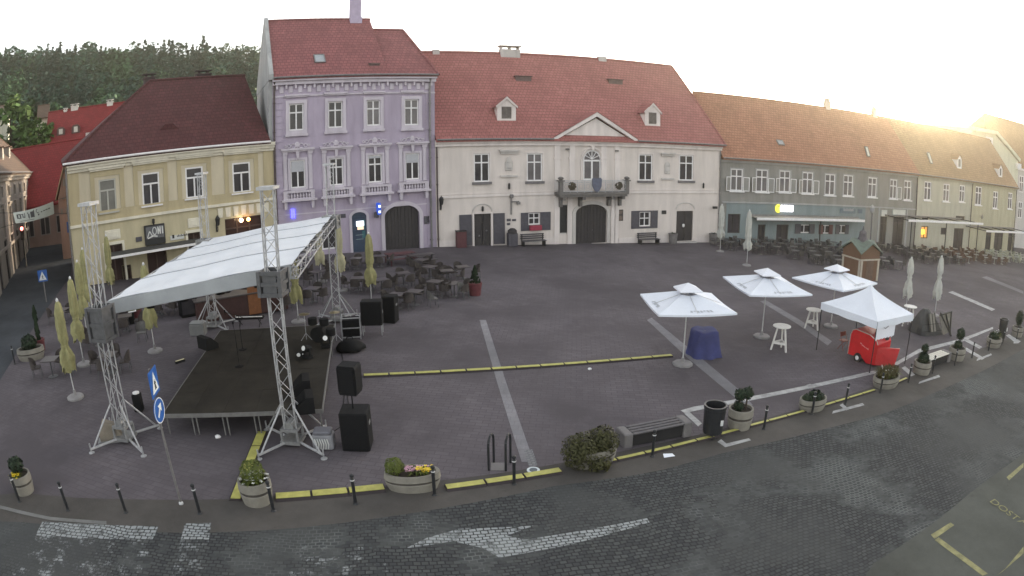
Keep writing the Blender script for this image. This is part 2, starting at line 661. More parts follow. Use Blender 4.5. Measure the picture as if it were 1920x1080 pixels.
ob.rotation_euler = (0, R(2) * 1, ang)
# ---------------------------------------------------------------- hill
random.seed(3)


def hill_z(az, d):
    """height of the wooded hill by azimuth (degrees) and distance"""
    el = 9.0 + 2.5 * max(0, min(1, (-22 - az) / 27)) - max(0, az + 22) * .3
    top = 8 + 372 * math.tan(R(el)) - 7
    t = max(0, min(1, (d - 130) / 245))
    return 2 + (top - 2) * (.45 * t + .55 * t * t * t)


HS = .6           # the hill stands close behind the old town


def on_hill(a, d, dz=0):
    z = hill_z(a, d) + dz
    return math.sin(R(a)) * d * HS, math.cos(R(a)) * d * HS, EYE + (z - EYE) * HS


mb = MB()
az_ = [-66 + i * 2 for i in range(26)]
ds = [110 + i * 14 for i in range(24)]
vs, fs = [], []
for a in az_:
    for d in ds:
        z = hill_z(a, d) + (random.random() - .5) * 2
        if d > 385:
            z -= (d - 385) * .5
        vs.append((math.sin(R(a)) * d * HS, math.cos(R(a)) * d * HS, EYE + (z - EYE) * HS))
nd = len(ds)
for i in range(len(az_) - 1):
    for j in range(nd - 1):
        fs.append((i * nd + j, (i + 1) * nd + j, (i + 1) * nd + j + 1, i * nd + j + 1))
mb.add(vs, fs)
mb.build('hill', M('forest_floor', (.035, .05, .03), .4, .05, .9), kind='structure', smooth=True)


def crown_tree(mb, x, y, z, h, kind, mat, n=46):
    """one small far tree: ragged whorls of leaf-clump faces"""
    for k in range(n):
        t = random.random()
        if kind:      # conifer
            zz = h * (.1 + .9 * t)
            rr = h * .2 * (1.03 - t) * (.5 + .6 * random.random())
        else:
            zz = h * (.25 + .7 * t)
            rr = h * .36 * math.sqrt(max(0, 1 - (2 * t - .95) ** 2)) * (.55 + .5 * random.random())
        a = random.random() * 6.283
        c = Vector((x + rr * math.cos(a), y + rr * math.sin(a), z + zz))
        s = h * (.045 if kind else .055) * (.6 + .8 * random.random())
        u = Vector((random.uniform(-1, 1), random.uniform(-1, 1), random.uniform(-.7, .7))).normalized() * s
        w_ = Vector((random.uniform(-1, 1), random.uniform(-1, 1), random.uniform(-1, .3))).normalized() * s
        mb.add([c - u - w_, c + u - w_ * .6, c + u * .6 + w_, c - u * .8 + w_ * .8], [(0, 1, 2, 3)], mat)


mb = MB()
for i in range(2300):
    a = random.uniform(-60, -19)
    d = 150 + 235 * math.sqrt(random.random())
    z = hill_z(a, d)
    pt = math.sin(a * .55) + math.sin(d * .045 + a * .3) + .8 * math.sin(a * 1.3 - d * .03)
    con = random.random() < .35 + .3 * pt
    if random.random() < .12:
        continue
    crown_tree(mb, *on_hill(a, d, -1), HS * random.choice((6, 8, 9, 11, 13, 15)) * random.uniform(.85, 1.15) * (1.15 if con else 1), con, 1 if con else (0 if random.random() < .75 + .35 * pt else 2), 95)
for i in range(210):       # the crest
    a = random.uniform(-58, -19)
    d = random.uniform(366, 384)
    con = random.random() < .4
    crown_tree(mb, *on_hill(a, d, -1), HS * random.uniform(8, 12) * (1.1 if con else 1), con, 1 if con else 0, 130)
mb.build('forest', [leafmat('broadleaf_far', (.024, .068, .046)), leafmat('conifer_far', (.010, .038, .032)), leafmat('broadleaf_light', (.036, .085, .038))], kind='stuff')

m_bark = M('bark', (.06, .045, .035), .4, 6, .9)


def tree(label, loc, h, kind, mat, n=420, leaf=1.0, cat='tree', group=None):
    t = empty('pine_tree' if kind else 'broadleaf_tree', label, cat, loc, 0, group)
    mb = MB()
    mb.tube((0, 0, -1), (0, 0, h * .45), h * .028, 7, h * .018)
    mb.tube((0, 0, h * .45), (0, 0, h * .93), h * .018, 6, h * .004)
    for k in range(9):
        a = random.random() * 6.28
        zz = h * random.uniform(.25, .75)
        rr = h * (.14 if kind else .26)
        mb.tube((0, 0, zz), (math.cos(a) * rr, math.sin(a) * rr, zz + (-.02 if kind else .12) * h), h * .009, 5, h * .003)
    mb.build('trunk', m_bark, t)
    mb = MB()
    clumps = [(random.random(), random.random() * 6.28) for _ in range(26)]
    for k in range(n):
        if kind:
            tt = (int(random.random() * 11) + .25 * random.random()) / 11
            zz = h * (.12 + .88 * tt)
            rr = h * .19 * (1.04 - tt) * random.random() ** .5
            a = random.random() * 6.28
        else:
            ct, ca = random.choice(clumps)
            tt = ct + random.gauss(0, .06)
            zz = h * (.28 + .68 * tt)
            rr = h * .34 * math.sqrt(max(.02, 1 - (2 * ct - .95) ** 2)) * (.55 + .5 * random.random())
            a = ca + random.gauss(0, .3)
        c = Vector((rr * math.cos(a), rr * math.sin(a), zz))
        s = h * (.03 if kind else .04) * leaf * (.6 + .9 * random.random())
        u = Vector((random.uniform(-1, 1), random.uniform(-1, 1), random.uniform(-.6, .6))).normalized() * s
        w_ = Vector((random.uniform(-1, 1), random.uniform(-1, 1), random.uniform(-1, .4))).normalized() * s
        mb.add([c - u - w_, c + u - w_ * .7, c + u * .7 + w_, c - u * .8 + w_ * .7], [(0, 1, 2, 3)])
    mb.build('crown', mat, t)
    return t


m_con = leafmat('conifer_leaf', (.02, .038, .022))
m_bl1 = leafmat('broadleaf_leaf', (.055, .10, .025))
m_bl2 = leafmat('broadleaf_dark_leaf', (.032, .055, .02))
for px, h, lab in ((141, 15, 'slender conifer spiking up tallest near the middle of the hill crest'), (106, 11, 'pointed conifer on the hill crest above the red roof with small dormers'),
                   (222, 13, 'narrow conifer on the crest just right of the round broadleaf crown'), (266, 12, 'dark conifer on the crest above the maroon roof hip')):
    v = ray(px, 100)
    az = math.degrees(math.atan2(v.x, v.y))
    d = 374
    tree(lab, on_hill(az, d, -1), h * HS, 1, m_con, 260, 1.2)
for px, d, h, mat, lab in ((20, 92, 12.5, m_bl1, 'bright green leafy tree behind the brown roof at the left edge'), (55, 100, 12, m_bl2, 'darker green tree between the brown roof and the white hillside villa'), (72, 86, 7.5, m_bl1, 'low leafy tree just left of the big red roof')):
    v = ray(px, 260)
    az = math.atan2(v.x, v.y)
    p = AT(px, 290, d)
    tree(lab, (p.x, p.y, p.z - h * .35), h, 0, mat, 900, .8)
# ================================================================== BUILDINGS
class Frame:
    def __init__(s, name, label, P, a, cat='house', group=None):
        s.P, s.a = Vector((P[0], P[1], 0)), a
        s.u = Vector((math.cos(a), math.sin(a), 0))
        s.n = Vector((-math.sin(a), math.cos(a), 0))
        s.root = empty(name, label, cat, s.P, a, group)

    def uv(s, px, py, d=0.):
        r = ray(px, py)
        t = ((s.P + s.n * d - Vector((0, 0, EYE))).dot(s.n)) / r.dot(s.n)
        X = r * t + Vector((0, 0, EYE))
        return (X - s.P).dot(s.u), X.z

    def rect(s, xl, xr, yt, yb, d=0.):
        xm, ym = (xl + xr) / 2, (yt + yb) / 2
        return s.uv(xl, ym, d)[0], s.uv(xr, ym, d)[0], s.uv(xm, yb, d)[1], s.uv(xm, yt, d)[1]

    def w(s, u, y, z=0.):
        return s.P + s.u * u + s.n * y + Vector((0, 0, z))


def arc(u0, u1, z, h, n=12):
    """points of an elliptical arch from (u0,z) up and over to (u1,z)"""
    c, r = (u0 + u1) / 2, (u1 - u0) / 2
    return [(c - r * math.cos(math.pi * i / n), z + h * math.sin(math.pi * i / n)) for i in range(n + 1)]


def wall_mesh(mb, L, z0, z1, holes, D, rev=.2, mat=0, u_0=0.):
    us = sorted({u_0, L, *[h[0] for h in holes], *[h[1] for h in holes]})
    zs = sorted({z0, z1, *[h[2] for h in holes], *[h[3] for h in holes]})
    us = [u for u in us if u_0 <= u <= L]
    zs = [z for z in zs if z0 <= z <= z1]
    for a, b in zip(us, us[1:]):
        for c, d in zip(zs, zs[1:]):
            m_, n_ = (a + b) / 2, (c + d) / 2
            if any(h[0] < m_ < h[1] and h[2] < n_ < h[3] for h in holes):
                continue
            mb.quad((a, 0, c), (b, 0, c), (b, 0, d), (a, 0, d), mat)
    for h in holes:
        a, b, c, d = h[:4]
        ah = h[4] if len(h) > 4 else 0
        zt = d - ah
        mb.quad((a, 0, c), (a, rev, c), (a, rev, zt), (a, 0, zt), mat)
        mb.quad((b, 0, c), (b, 0, zt), (b, rev, zt), (b, rev, c), mat)
        mb.quad((a, 0, c), (b, 0, c), (b, rev, c), (a, rev, c), mat)
        if ah:
            pts = arc(a, b, zt, ah)
            for p, q in zip(pts, pts[1:]):
                mb.quad((p[0], 0, p[1]), (q[0], 0, q[1]), (q[0], 0, d), (p[0], 0, d), mat)
                mb.quad((p[0], 0, p[1]), (p[0], rev, p[1]), (q[0], rev, q[1]), (q[0], 0, q[1]), mat)
        else:
            mb.quad((a, 0, d), (a, rev, d), (b, rev, d), (b, 0, d), mat)
    mb.quad((u_0, 0, z0), (u_0, 0, z1), (u_0, D, z1), (u_0, D, z0), mat)
    mb.quad((L, 0, z0), (L, D, z0), (L, D, z1), (L, 0, z1), mat)
    mb.quad((u_0, D, z0), (u_0, D, z1), (L, D, z1), (L, D, z0), mat)
    return mb


def frame_bars(mb, u0, u1, z0, z1, bw, y0, y1, mull=(.5,), trans=(.66,), mw=None, tee=False):
    mw = mw or bw
    mb.box(u0, u0 + bw, y0, y1, z0, z1)
    mb.box(u1 - bw, u1, y0, y1, z0, z1)
    mb.box(u0 + bw, u1 - bw, y0, y1, z0, z0 + bw)
    mb.box(u0 + bw, u1 - bw, y0, y1, z1 - bw, z1)
    for t in trans:
        z = z0 + (z1 - z0) * t
        mb.box(u0 + bw, u1 - bw, y0 - .012, y1, z - mw / 2, z + mw / 2)
    for t in mull:
        u = u0 + (u1 - u0) * t
        cuts = [z0 + bw] + [z0 + (z1 - z0) * q for q in trans] + [z1 - bw]
        for i in range(len(cuts) - 1 if not tee else 1):
            a = cuts[i] + (mw / 2 if i else 0)
            b = cuts[i + 1] - (mw / 2 if i < len(cuts) - 2 else 0)
            mb.box(u - mw / 2, u + mw / 2, y0, y1, a, b)


def window(F, r, mf, mp, bw=.09, y=.08, mull=(.5,), trans=(.66,), sill=None, blind=0, name='window', label=None, tee=False):
    u0, u1, z0, z1 = r
    mb = MB()
    frame_bars(mb, u0, u1, z0, z1, bw, y, y + .07, mull, trans, None, tee)
    wd = mb.build(name, mf, F.root, label=label)
    MB().quad((u0 + bw * .6, y + .05, z0 + bw * .6), (u1 - bw * .6, y + .05, z0 + bw * .6), (u1 - bw * .6, y + .05, z1 - bw * .6), (u0 + bw * .6, y + .05, z1 - bw * .6)).build('pane', mp, wd)
    if blind:
        MB().box(u0 + bw, u1 - bw, y - .03, y + .03, z1 - (z1 - z0) * blind, z1 - bw).build('blind', m_blind, wd)
    if sill:
        MB().box(u0 - .14, u1 + .14, -.16, .0, z0 - sill, z0 - .004).build('sill', m_sill if sill > .15 else mf, wd)
    return wd


def surround(F, r, m, w_=.16, p=.05, hood=0, name='window_surround', gap=0, base=0):
    u0, u1, z0, z1 = r
    u0 -= gap; u1 += gap; z0 -= gap; z1 += gap
    mb = MB()
    mb.box(u0 - w_, u0, -p, -.002, z0 - w_, z1 + w_)
    mb.box(u1, u1 + w_, -p, -.002, z0 - w_, z1 + w_)
    mb.box(u0, u1, -p, -.002, z1, z1 + w_)
    mb.box(u0, u1, -p, -.002, z0 - w_, z0)
    if hood:
        mb.box(u0 - w_ - .1, u1 + w_ + .1, -p - .16, -.002, z1 + w_ + hood, z1 + w_ + hood + .12)
        mb.box(u0 - w_ - .02, u1 + w_ + .02, -p - .08, -.002, z1 + w_ + hood - .1, z1 + w_ + hood)
    if base:
        mb.box(u0 - w_ - .05, u0, -p - .04, -.002, z0 - w_ - base, z0 - w_)
        mb.box(u1, u1 + w_ + .05, -p - .04, -.002, z0 - w_ - base, z0 - w_)
    return mb.build(name, m, F.root)


def gable_roof(F, u0, u1, D, ze, dr, zr, mat, ov=.45, hipl=0., hipr=0., th=.16, name='roof', ovl=.0, ovr=.0, msof=None, sl=0.):
    """pitched roof: eaves at y=-ov (height ze) and y=D+ov, ridge at depth dr height zr; hips run in by hipl / hipr"""
    k = (zr - ze) / (dr + ov)
    zb = zr - k * (D + ov - dr)
    a, b, c, d = (u0 - ovl, -ov, ze), (u1 + ovr, -ov, ze), (u1 + ovr, D + ov, zb), (u0 - ovl, D + ov, zb)
    e, f = (u0 - ovl + hipl, dr, zr), (u1 + ovr - hipr, dr, zr)
    vs = [a, b, c, d, e, f]
    fs = [(0, 1, 5, 4), (1, 2, 5), (2, 3, 4, 5), (3, 0, 4)]
    mb = MB()
    mb.add(vs, fs)
    lo = [(p[0], p[1], p[2] - th) for p in vs]
    mb.add(lo, [tuple(reversed(x)) for x in fs])
    for i, j in ((0, 1), (1, 2), (2, 3), (3, 0)):
        mb.quad(vs[i], lo[i], lo[j], vs[j])
    r = mb.build(name, mat, F.root)
    # half-round ridge and hip tiles
    cap = MB()
    def run(p, q):
        p, q = Vector(p), Vector(q)
        n = max(2, int((q - p).length / .42))
        for i in range(n):
            s_, t_ = p.lerp(q, i / n), p.lerp(q, (i + 1.12) / n)
            cap.tube(s_ + Vector((0, 0, .0)), t_ + Vector((0, 0, .0)), .12, 7, .1)
    run(e, f)
    if hipl:
        run(a, e)
    if hipr:
        run(b, f)
    cap.build('ridge_cap', mat, r)
    return r, k


def roof_pt(F, px, py, ze, k, ov=.45):
    """(u, y, z) where the sight line meets the front roof slope"""
    r = ray(px, py)
    o = Vector((0, 0, EYE)) - F.P
    ou, oy, oz = o.dot(F.u), o.dot(F.n), o.z
    du, dy, dz = r.dot(F.u), r.dot(F.n), r.z
    t = (ze + k * ov + k * oy - oz) / (dz - k * dy)
    return ou + du * t, oy + dy * t, oz + dz * t


def chimney(roof, u, y, z0, z1, w_, d_, m, cap=True, name='chimney'):
    mb = MB()
    mb.box(u - w_ / 2, u + w_ / 2, y - d_ / 2, y + d_ / 2, z0, z1)
    if cap:
        mb.box(u - w_ / 2 - .07, u + w_ / 2 + .07, y - d_ / 2 - .07, y + d_ / 2 + .07, z1, z1 + .1)
        for s in (-1, 1):
            mb.box(u + s * w_ * .3 - .08, u + s * w_ * .3 + .08, y - d_ * .3, y + d_ * .3, z1 + .1, z1 + .3)
        mb.box(u - w_ / 2 - .1, u + w_ / 2 + .1, y - d_ / 2 - .05, y + d_ / 2 + .05, z1 + .3, z1 + .37)
    return mb.build(name, m, roof)


def skylight(roof, F, px, py, ze, k, w_, h_, mf, mg, tilt=0., name='skylight'):
    u, y, z = roof_pt(F, px, py, ze, k)
    al = math.atan(k)
    mb = MB()
    mb.T = Matrix.Translation((u, y, z)) @ Matrix.Rotation(al + tilt, 4, 'X') @ Matrix.Translation((0, 0, .06 + (h_ / 2 * math.sin(tilt) if tilt else 0)))
    for a, b, c, d in ((-w_ / 2, w_ / 2, -h_ / 2, -h_ / 2 + .08), (-w_ / 2, w_ / 2, h_ / 2 - .08, h_ / 2), (-w_ / 2, -w_ / 2 + .08, -h_ / 2 + .08, h_ / 2 - .08), (w_ / 2 - .08, w_ / 2, -h_ / 2 + .08, h_ / 2 - .08)):
        mb.box(a, b, c, d, -.1, .06)
    s = mb.build(name, mf, roof)
    g = MB()
    g.T = mb.T
    g.box(-w_ / 2 + .06, w_ / 2 - .06, -h_ / 2 + .06, h_ / 2 - .06, -.06, .03)
    g.build('pane', mg, s)
    return s


def pipe(F, u, z0, z1, m, y=-.1, r=.06, name='downpipe'):
    mb = MB()
    mb.tube((u, y, z0), (u, y, z1), r, 8)
    z = z0 + .6
    while z < z1:
        mb.box(u - r * 1.35, u + r * 1.35, y - r * 1.35, .0, z, z + .05)
        z += 2.1
    mb.path([(u, y, z1), (u, y - .2, z1 + .35)], r)
    return mb.build(name, m, F.root)


def gutter(F, u0, u1, z, m, y=-.5):
    return MB().tube((u0, y, z), (u1, y, z), .075, 8).build('gutter', m, F.root)


m_blind = M('roller_blind', (.42, .42, .45), .1, 3, .8)
m_sill = M('grey_stone_sill', (.16, .15, .155), .2, 4, .85)
m_glass = glass('window_glass')
m_glass2 = glass('window_glass_curtain', (.125, .115, .12), .12, .4)
m_wf = M('white_window_paint', (.72, .70, .70), .12, 4, .6)
m_zinc = M('zinc', (.20, .19, .19), .3, 5, .5, .4)
m_brown = M('brown_gutter', (.07, .05, .05), .3, 5, .6)
m_darkwood = M('dark_door_wood', (.035, .03, .032), .3, 5, .65)
m_black = M('black_metal', (.018, .018, .02), .3, 6, .5)
m_stone = plaster('pale_stone', (.50, .47, .45), stain=.25)
m_warm = glow('warm_lamp', (1, .55, .18), 9)
m_red_door = M('red_brown', (.10, .035, .04), .3, 4, .7)


def plaque(F, r, m, name='plaque', p=.05, rim=None, label=None):
    mb = MB()
    mb.bbox(r[0], r[1], -p, -.002, r[2], r[3], .012)
    o = mb.build(name, m, F.root, label=label)
    return o


def wall_lantern(label, F, px, py_top, py_bot, m, lit=None):
    """iron bracket lantern hung on a facade"""
    u, zt = F.uv(px, py_top)
    _, zb = F.uv(px, py_bot)
    h = zt - zb
    p = F.w(u, 0, zb)
    t = empty('wall_lantern', label, 'lantern', p, F.a)
    mb = MB()
    mb.box(-.05, .05, -.04, .0, .0, h * .45)
    mb.path([(0, -.02, h * .1), (0, -.2, h * .02), (0, -.38, h * .12), (0, -.4, h * .38)], .025)
    mb.path([(0, -.02, h * .4), (0, -.25, h * .26)], .018)
    mb.build('bracket', m, t)
    mb = MB()
    mb.lathe([(.07, h * .38), (.12, h * .42), (.17, h * .75), (.19, h * .77), (.1, h * .9), (.04, h * .94), (.02, h)], 6, (0, -.4, 0))
    f = mb.build('lantern_cage', m, t)
    MB().lathe([(.1, h * .43), (.155, h * .74)], 6, (0, -.4, 0)).build('pane', lit or m_glass2, t)
    # ribs stand proud of the glass
    mb = MB()
    for i in range(6):
        a = i * math.pi / 3
        mb.tube((.12 * math.cos(a), -.4 + .12 * math.sin(a), h * .42), (.178 * math.cos(a), -.4 + .178 * math.sin(a), h * .76), .012, 4)
    mb.build('glazing_bars', m, f)
    return t


# ---------------------------------------------------------------- TOWN HALL
PH = Vector((-5.79, 47.62, 0))
A_H, A_P, A_Y, A_G = .3102, .48432, .7516, .1618
F = Frame('town_hall', 'cream town hall with balcony, pediment and arched gate under a long red roof', PH, A_H, 'town hall')
H_ = F
LH, EH = 26.4, 8.25
m_hall = plaster('cream_render', (.61, .55, .515), stain=.15)
m_hall_trim = plaster('cream_trim', (.66, .60, .575), stain=.2)
m_roof_h = tiles('glare_red_tiles', (.34, .135, .125), (.29, .115, .105))  # red tile colour raised to carry the glare over the roof
holes, wins = [], []
for b in ((888.5, 918, 288, 341), (988, 1017, 287.5, 339.5), (1198, 1223.5, 289.5, 338.5), (1274, 1300, 291, 338.5)):
    wins.append(F.rect(*b))
fd = F.rect(1093.5, 1127.5, 281, 338)
gate = F.rect(1079, 1138, 383, 455.5)
dl = F.rect(889, 920.5, 400.5, 459.4)
dr_ = F.rect(1268, 1299, 395.5, 450.7)
gw1 = F.rect(991, 1012, 399, 421)
gw2 = F.rect(1199, 1219, 397, 424)
nd_ = F.rect(1049.5, 1064, 384.5, 436.7)
zgnd = lambda u: zg(F.w(u, 0).x)
gate = (gate[0], gate[1], zgnd(gate[0]) - .05, gate[3])
dl = (dl[0], dl[1], zgnd(dl[0]) - .05, dl[3])
dr_ = (dr_[0], dr_[1], zgnd(dr_[0]) + .1, dr_[3])
holes = wins + [(*fd, (fd[1] - fd[0]) / 2), (*gate, .75), dl, dr_, gw1, gw2, nd_]
mb = MB()
wall_mesh(mb, LH, -1.6, EH, holes, 13, .22)
mb.build('wall', m_hall, F.root)
# slightly proud centre bay, plinth, belt and cornice
trim = MB()
zb_ = F.uv(832, 369.6)[1]
c0, c1 = F.uv(1039, 330)[0], F.uv(1162, 330)[0]
for a, b in ((0, c0), (c1, LH)):
    trim.box(a, b, -.09, -.003, zb_ - .1, zb_ + .1)
    trim.box(a, b, -.05, -.003, zb_ + .16, zb_ + .24)
trim.box(-.02, LH + .05, -.3, -.003, EH - .28, EH - .02)
trim.box(-.02, LH + .05, -.18, -.003, EH - .5, EH - .28)
for z in (2.9, 2.1):
    trim.box(.35, dl[0] - 2.2, -.012, -.003, z, z + .03)
for u in (c0, c0 + 1.3, c1 - 1.8, c1 - .5):
    trim.box(u, u + .5, -.1, -.003, zb_ + .25, EH - .5)
    trim.box(u - .06, u + .56, -.14, -.003, EH - 1.6, EH - 1.48)
for u in (c0, gate[0] - .75, gate[1] + .35, c1 - .5):
    trim.box(u, u + .42, -.1, -.003, zgnd(u) - .3, zb_ - .2)
trim.box(.01, dl[0] - 1.35, -.05, -.003, -1.4, zgnd(0) + .45)
trim.box(dl[1] + 1.3, c0, -.05, -.003, -1.4, zgnd(dl[1]) + .35)
trim.box(c1, dr_[0] - .2, -.05, -.003, -1.5, zgnd(c1) + .45)
trim.box(dr_[1] + .2, LH, -.05, -.003, -1.6, zgnd(LH) + .5)
trim.build('cornice', m_hall_trim, F.root)
for i, r in enumerate(wins):
    window(F, r, m_wf, m_glass2 if i in (1,) else m_glass, .1, .06, (.5,), (.68,), .2)
    surround(F, r, m_hall_trim, .1, .03, 0, gap=.02)
# french door with fan light
u0, u1, z0, z1 = fd
ah = (u1 - u0) / 2
mb = MB()
frame_bars(mb, u0, u1, z0, z1 - ah, .14, .06, .14, (.5,), ())
pts = arc(u0, u1, z1 - ah, ah)
cc = ((u0 + u1) / 2, z1 - ah)
for p, q in zip(pts, pts[1:]):
    k = .86
    mb.add([(p[0], .06, p[1]), (q[0], .06, q[1]), (cc[0] + (q[0] - cc[0]) * k, .06, cc[1] + (q[1] - cc[1]) * k), (cc[0] + (p[0] - cc[0]) * k, .06, cc[1] + (p[1] - cc[1]) * k)], [(0, 1, 2, 3)])
for i in range(1, 6):
    a = math.pi * i / 6
    mb.tube((cc[0], .09, cc[1] + .05), (cc[0] - ah * .95 * math.cos(a), .09, cc[1] + ah * .95 * math.sin(a)), .035, 5)
wd = mb.build('balcony_door', m_wf, F.root)
mb = MB()
mb.quad((u0, .13, z0), (u1, .13, z0), (u1, .13, z1 - ah), (u0, .13, z1 - ah))
mb.poly([(p[0], .13, p[1]) for p in pts])
mb.build('pane', m_glass2, wd)
mb = MB()
for p, q in zip(arc(u0 - .16, u1 + .16, z1 - ah, ah + .16, 16), arc(u0 - .16, u1 + .16, z1 - ah, ah + .16, 16)[1:]):
    mb.tube((p[0], -.03, p[1]), (q[0], -.03, q[1]), .08, 6)
mb.box(u0 - .24, u0 - .08, -.08, -.003, z0, z1 - ah)
mb.box(u1 + .08, u1 + .24, -.08, -.003, z0, z1 - ah)
mb.prism([(cc[0] - .12, z1 + .02), (cc[0] + .12, z1 + .02), (cc[0] + .2, z1 + .42), (cc[0] - .2, z1 + .42)], -.16, -.003)
mb.build('door_surround', m_hall_trim, F.root)
# main gate, stone surround
def gate_leaf(F, g, ah, m, name='gate', y=.16, planks=10):
    u0, u1, z0, z1 = g
    mb = MB()
    n = planks
    top = arc(u0, u1, z1 - ah, ah, 24)
    def zt(u):
        for p, q in zip(top, top[1:]):
            if p[0] <= u <= q[0]:
                return p[1] + (q[1] - p[1]) * (u - p[0]) / (q[0] - p[0] + 1e-9)
        return z1 - ah
    for i in range(n):
        a, b = u0 + (u1 - u0) * i / n, u0 + (u1 - u0) * (i + 1) / n
        g_ = .012
        yy = y + (.015 if i % 2 else 0)
        mb.add([(a + g_, yy, z0), (b - g_, yy, z0), (b - g_, yy, zt(b - g_)), (a + g_, yy, zt(a + g_)), (a + g_, y + .06, z0), (b - g_, y + .06, z0), (b - g_, y + .06, zt(b - g_)), (a + g_, y + .06, zt(a + g_))],
               [(0, 1, 2, 3), (0, 4, 5, 1), (1, 5, 6, 2), (3, 2, 6, 7), (4, 0, 3, 7)])
    mb.quad((u0, y + .05, z0), (u1, y + .05, z0), (u1, y + .05, z1 - ah), (u0, y + .05, z1 - ah))
    mb.poly([(p[0], y + .05, p[1]) for p in top])
    mb.box((u0 + u1) / 2 - .05, (u0 + u1) / 2 + .05, y - .03, y, z0, z1 - ah * .3)
    mb.box(u0 + .02, u1 - .02, y - .02, y, z0 + .9, z0 + 1.02)
    gt = mb.build(name, m, F.root)
    MB().lathe([(.02, 0), (.05, .03), (.02, .06)], 8, ((u0 + u1) / 2 + .15, y - .06, z0 + 1.1)).build('handle', m_zinc, gt)
    return gt


def arch_trim(F, g, ah, m, w_=.28, p=.09, name='gate_surround'):
    u0, u1, z0, z1 = g
    mb = MB()
    mb.box(u0 - w_, u0, -p, -.002, z0, z1 - ah)
    mb.box(u1, u1 + w_, -p, -.002, z0, z1 - ah)
    a1, a2 = arc(u0, u1, z1 - ah, ah, 14), arc(u0 - w_, u1 + w_, z1 - ah, ah + w_, 14)
    for i in range(14):
        q = [a1[i], a1[i + 1], a2[i + 1], a2[i]]
        mb.prism(q, -p, -.002)
    return mb.build(name, m, F.root)


gate_leaf(F, gate, .75, m_darkwood)
arch_trim(F, gate, .75, m_stone, .3, .08)
# balcony
bl = F.rect(1047.5, 1181.5, 305, 365, -1.3)
zs_ = F.uv(1110, 366)[1] - .0
bu0, bu1 = F.uv(1049, 362, -1.2)[0], F.uv(1179, 362, -1.2)[0]
BZ = F.uv(1110, 361, -1.2)[1]
m_bal = M('balcony_stone', (.15, .14, .135), .3, 4, .85)
mb = MB()
mb.box(bu0, bu1, -1.25, -.004, BZ - .18, BZ)
mb.box(bu0 + .1, bu1 - .1, -1.15, -.004, BZ - .36, BZ - .18)
for u in (bu0 + .35, bu0 + 2.1, (bu0 + bu1) / 2 + 1.6, bu1 - .5):
    mb.T = Matrix.Translation((u, 0, BZ - .36))
    mb.prism([(0, 0), (.26, 0), (.26, -.25), (0, -.25)], -1.05, -.004)
    mb.prism([(0.02, -.25), (.24, -.25), (.24, -.85), (.02, -.85)], -.45, -.004)
    mb.T = None
bal = mb.build('balcony', m_bal, F.root)
mb = MB()
RH = .98
m_iron = M('pale_wrought_iron', (.42, .42, .43), .25, 6, .6)
for z in (.1, RH - .12, RH):
    mb.box(bu0 + .3, bu1 - .3, -1.2, -1.17, BZ + z - .025, BZ + z + .025)
nseg = 9
for i in range(nseg + 1):
    u = bu0 + .3 + (bu1 - bu0 - .6) * i / nseg
    mb.tube((u, -1.185, BZ), (u, -1.185, BZ + RH), .025, 5)
for i in range(nseg):
    if i in (4, 5):
        continue
    u = bu0 + .3 + (bu1 - bu0 - .6) * (i + .5) / nseg
    for rr in (.28, .16):
        pts = [(u + rr * math.cos(t * math.pi / 7) * 1.1, -1.185, BZ + .5 + rr * math.sin(t * math.pi / 7) * 1.2) for t in range(15)]
        mb.path(pts, .018, 4)
for u in (bu0 + .05, bu1 - .05):
    for z in (.1, RH):
        mb.box(u - .02, u + .02, -1.2, -.01, BZ + z - .02, BZ + z + .02)
    for j in range(5):
        mb.tube((u, -1.15 + j * .26, BZ + .1), (u, -1.15 + j * .26, BZ + RH), .014, 4)
mb.build('railing', m_iron, bal)
for u in (bu0 + .15, bu1 - .15):
    mb = MB()
    mb.box(u - .16, u + .16, -1.26, -.95, BZ + .003, BZ + .92)
    mb.box(u - .26, u + .26, -1.36, -.86, BZ + .92, BZ + 1.02)
    mb.lathe([(.1, 1.02), (.22, 1.1), (.26, 1.2), (.1, 1.3)], 8, (u, -1.1, BZ))
    mb.build('pedestal', m_bal, bal)
for u in (bu0 + 1.1, bu1 - .95):
    mb = MB()
    for k in range(60):
        a, b = random.random() * 6.28, random.random()
        c = Vector((u + .3 * math.cos(a) * b ** .5, -1.28 + .1 * random.random(), BZ + .55 + .3 * math.sin(a) * b ** .5))
        s = .07
        mb.add([c + Vector((-s, 0, -s)), c + Vector((s, -.03, -s * .6)), c + Vector((s * .6, 0, s)), c + Vector((-s, .03, s * .7))], [(0, 1, 2, 3)])
    mb.build('wreath', M('dry_wreath', (.06, .05, .035), .5, 8, .9) if 'dry_wreath' not in bpy.data.materials else bpy.data.materials['dry_wreath'], bal)
# coat of arms in the middle of the railing
cu = F.uv(1119, 340, -1.25)[0]
mb = MB()
sh = [(-.42, .5), (-.3, .58), (0, .52), (.3, .58), (.42, .5), (.4, -.1), (.22, -.45), (0, -.6), (-.22, -.45), (-.4, -.1)]
mb.prism([(cu + x, BZ + .62 + z) for x, z in sh], -1.34, -1.22)
mb.build('coat_of_arms', M('shield_blue', (.10, .11, .16), .3, 5, .6), bal)
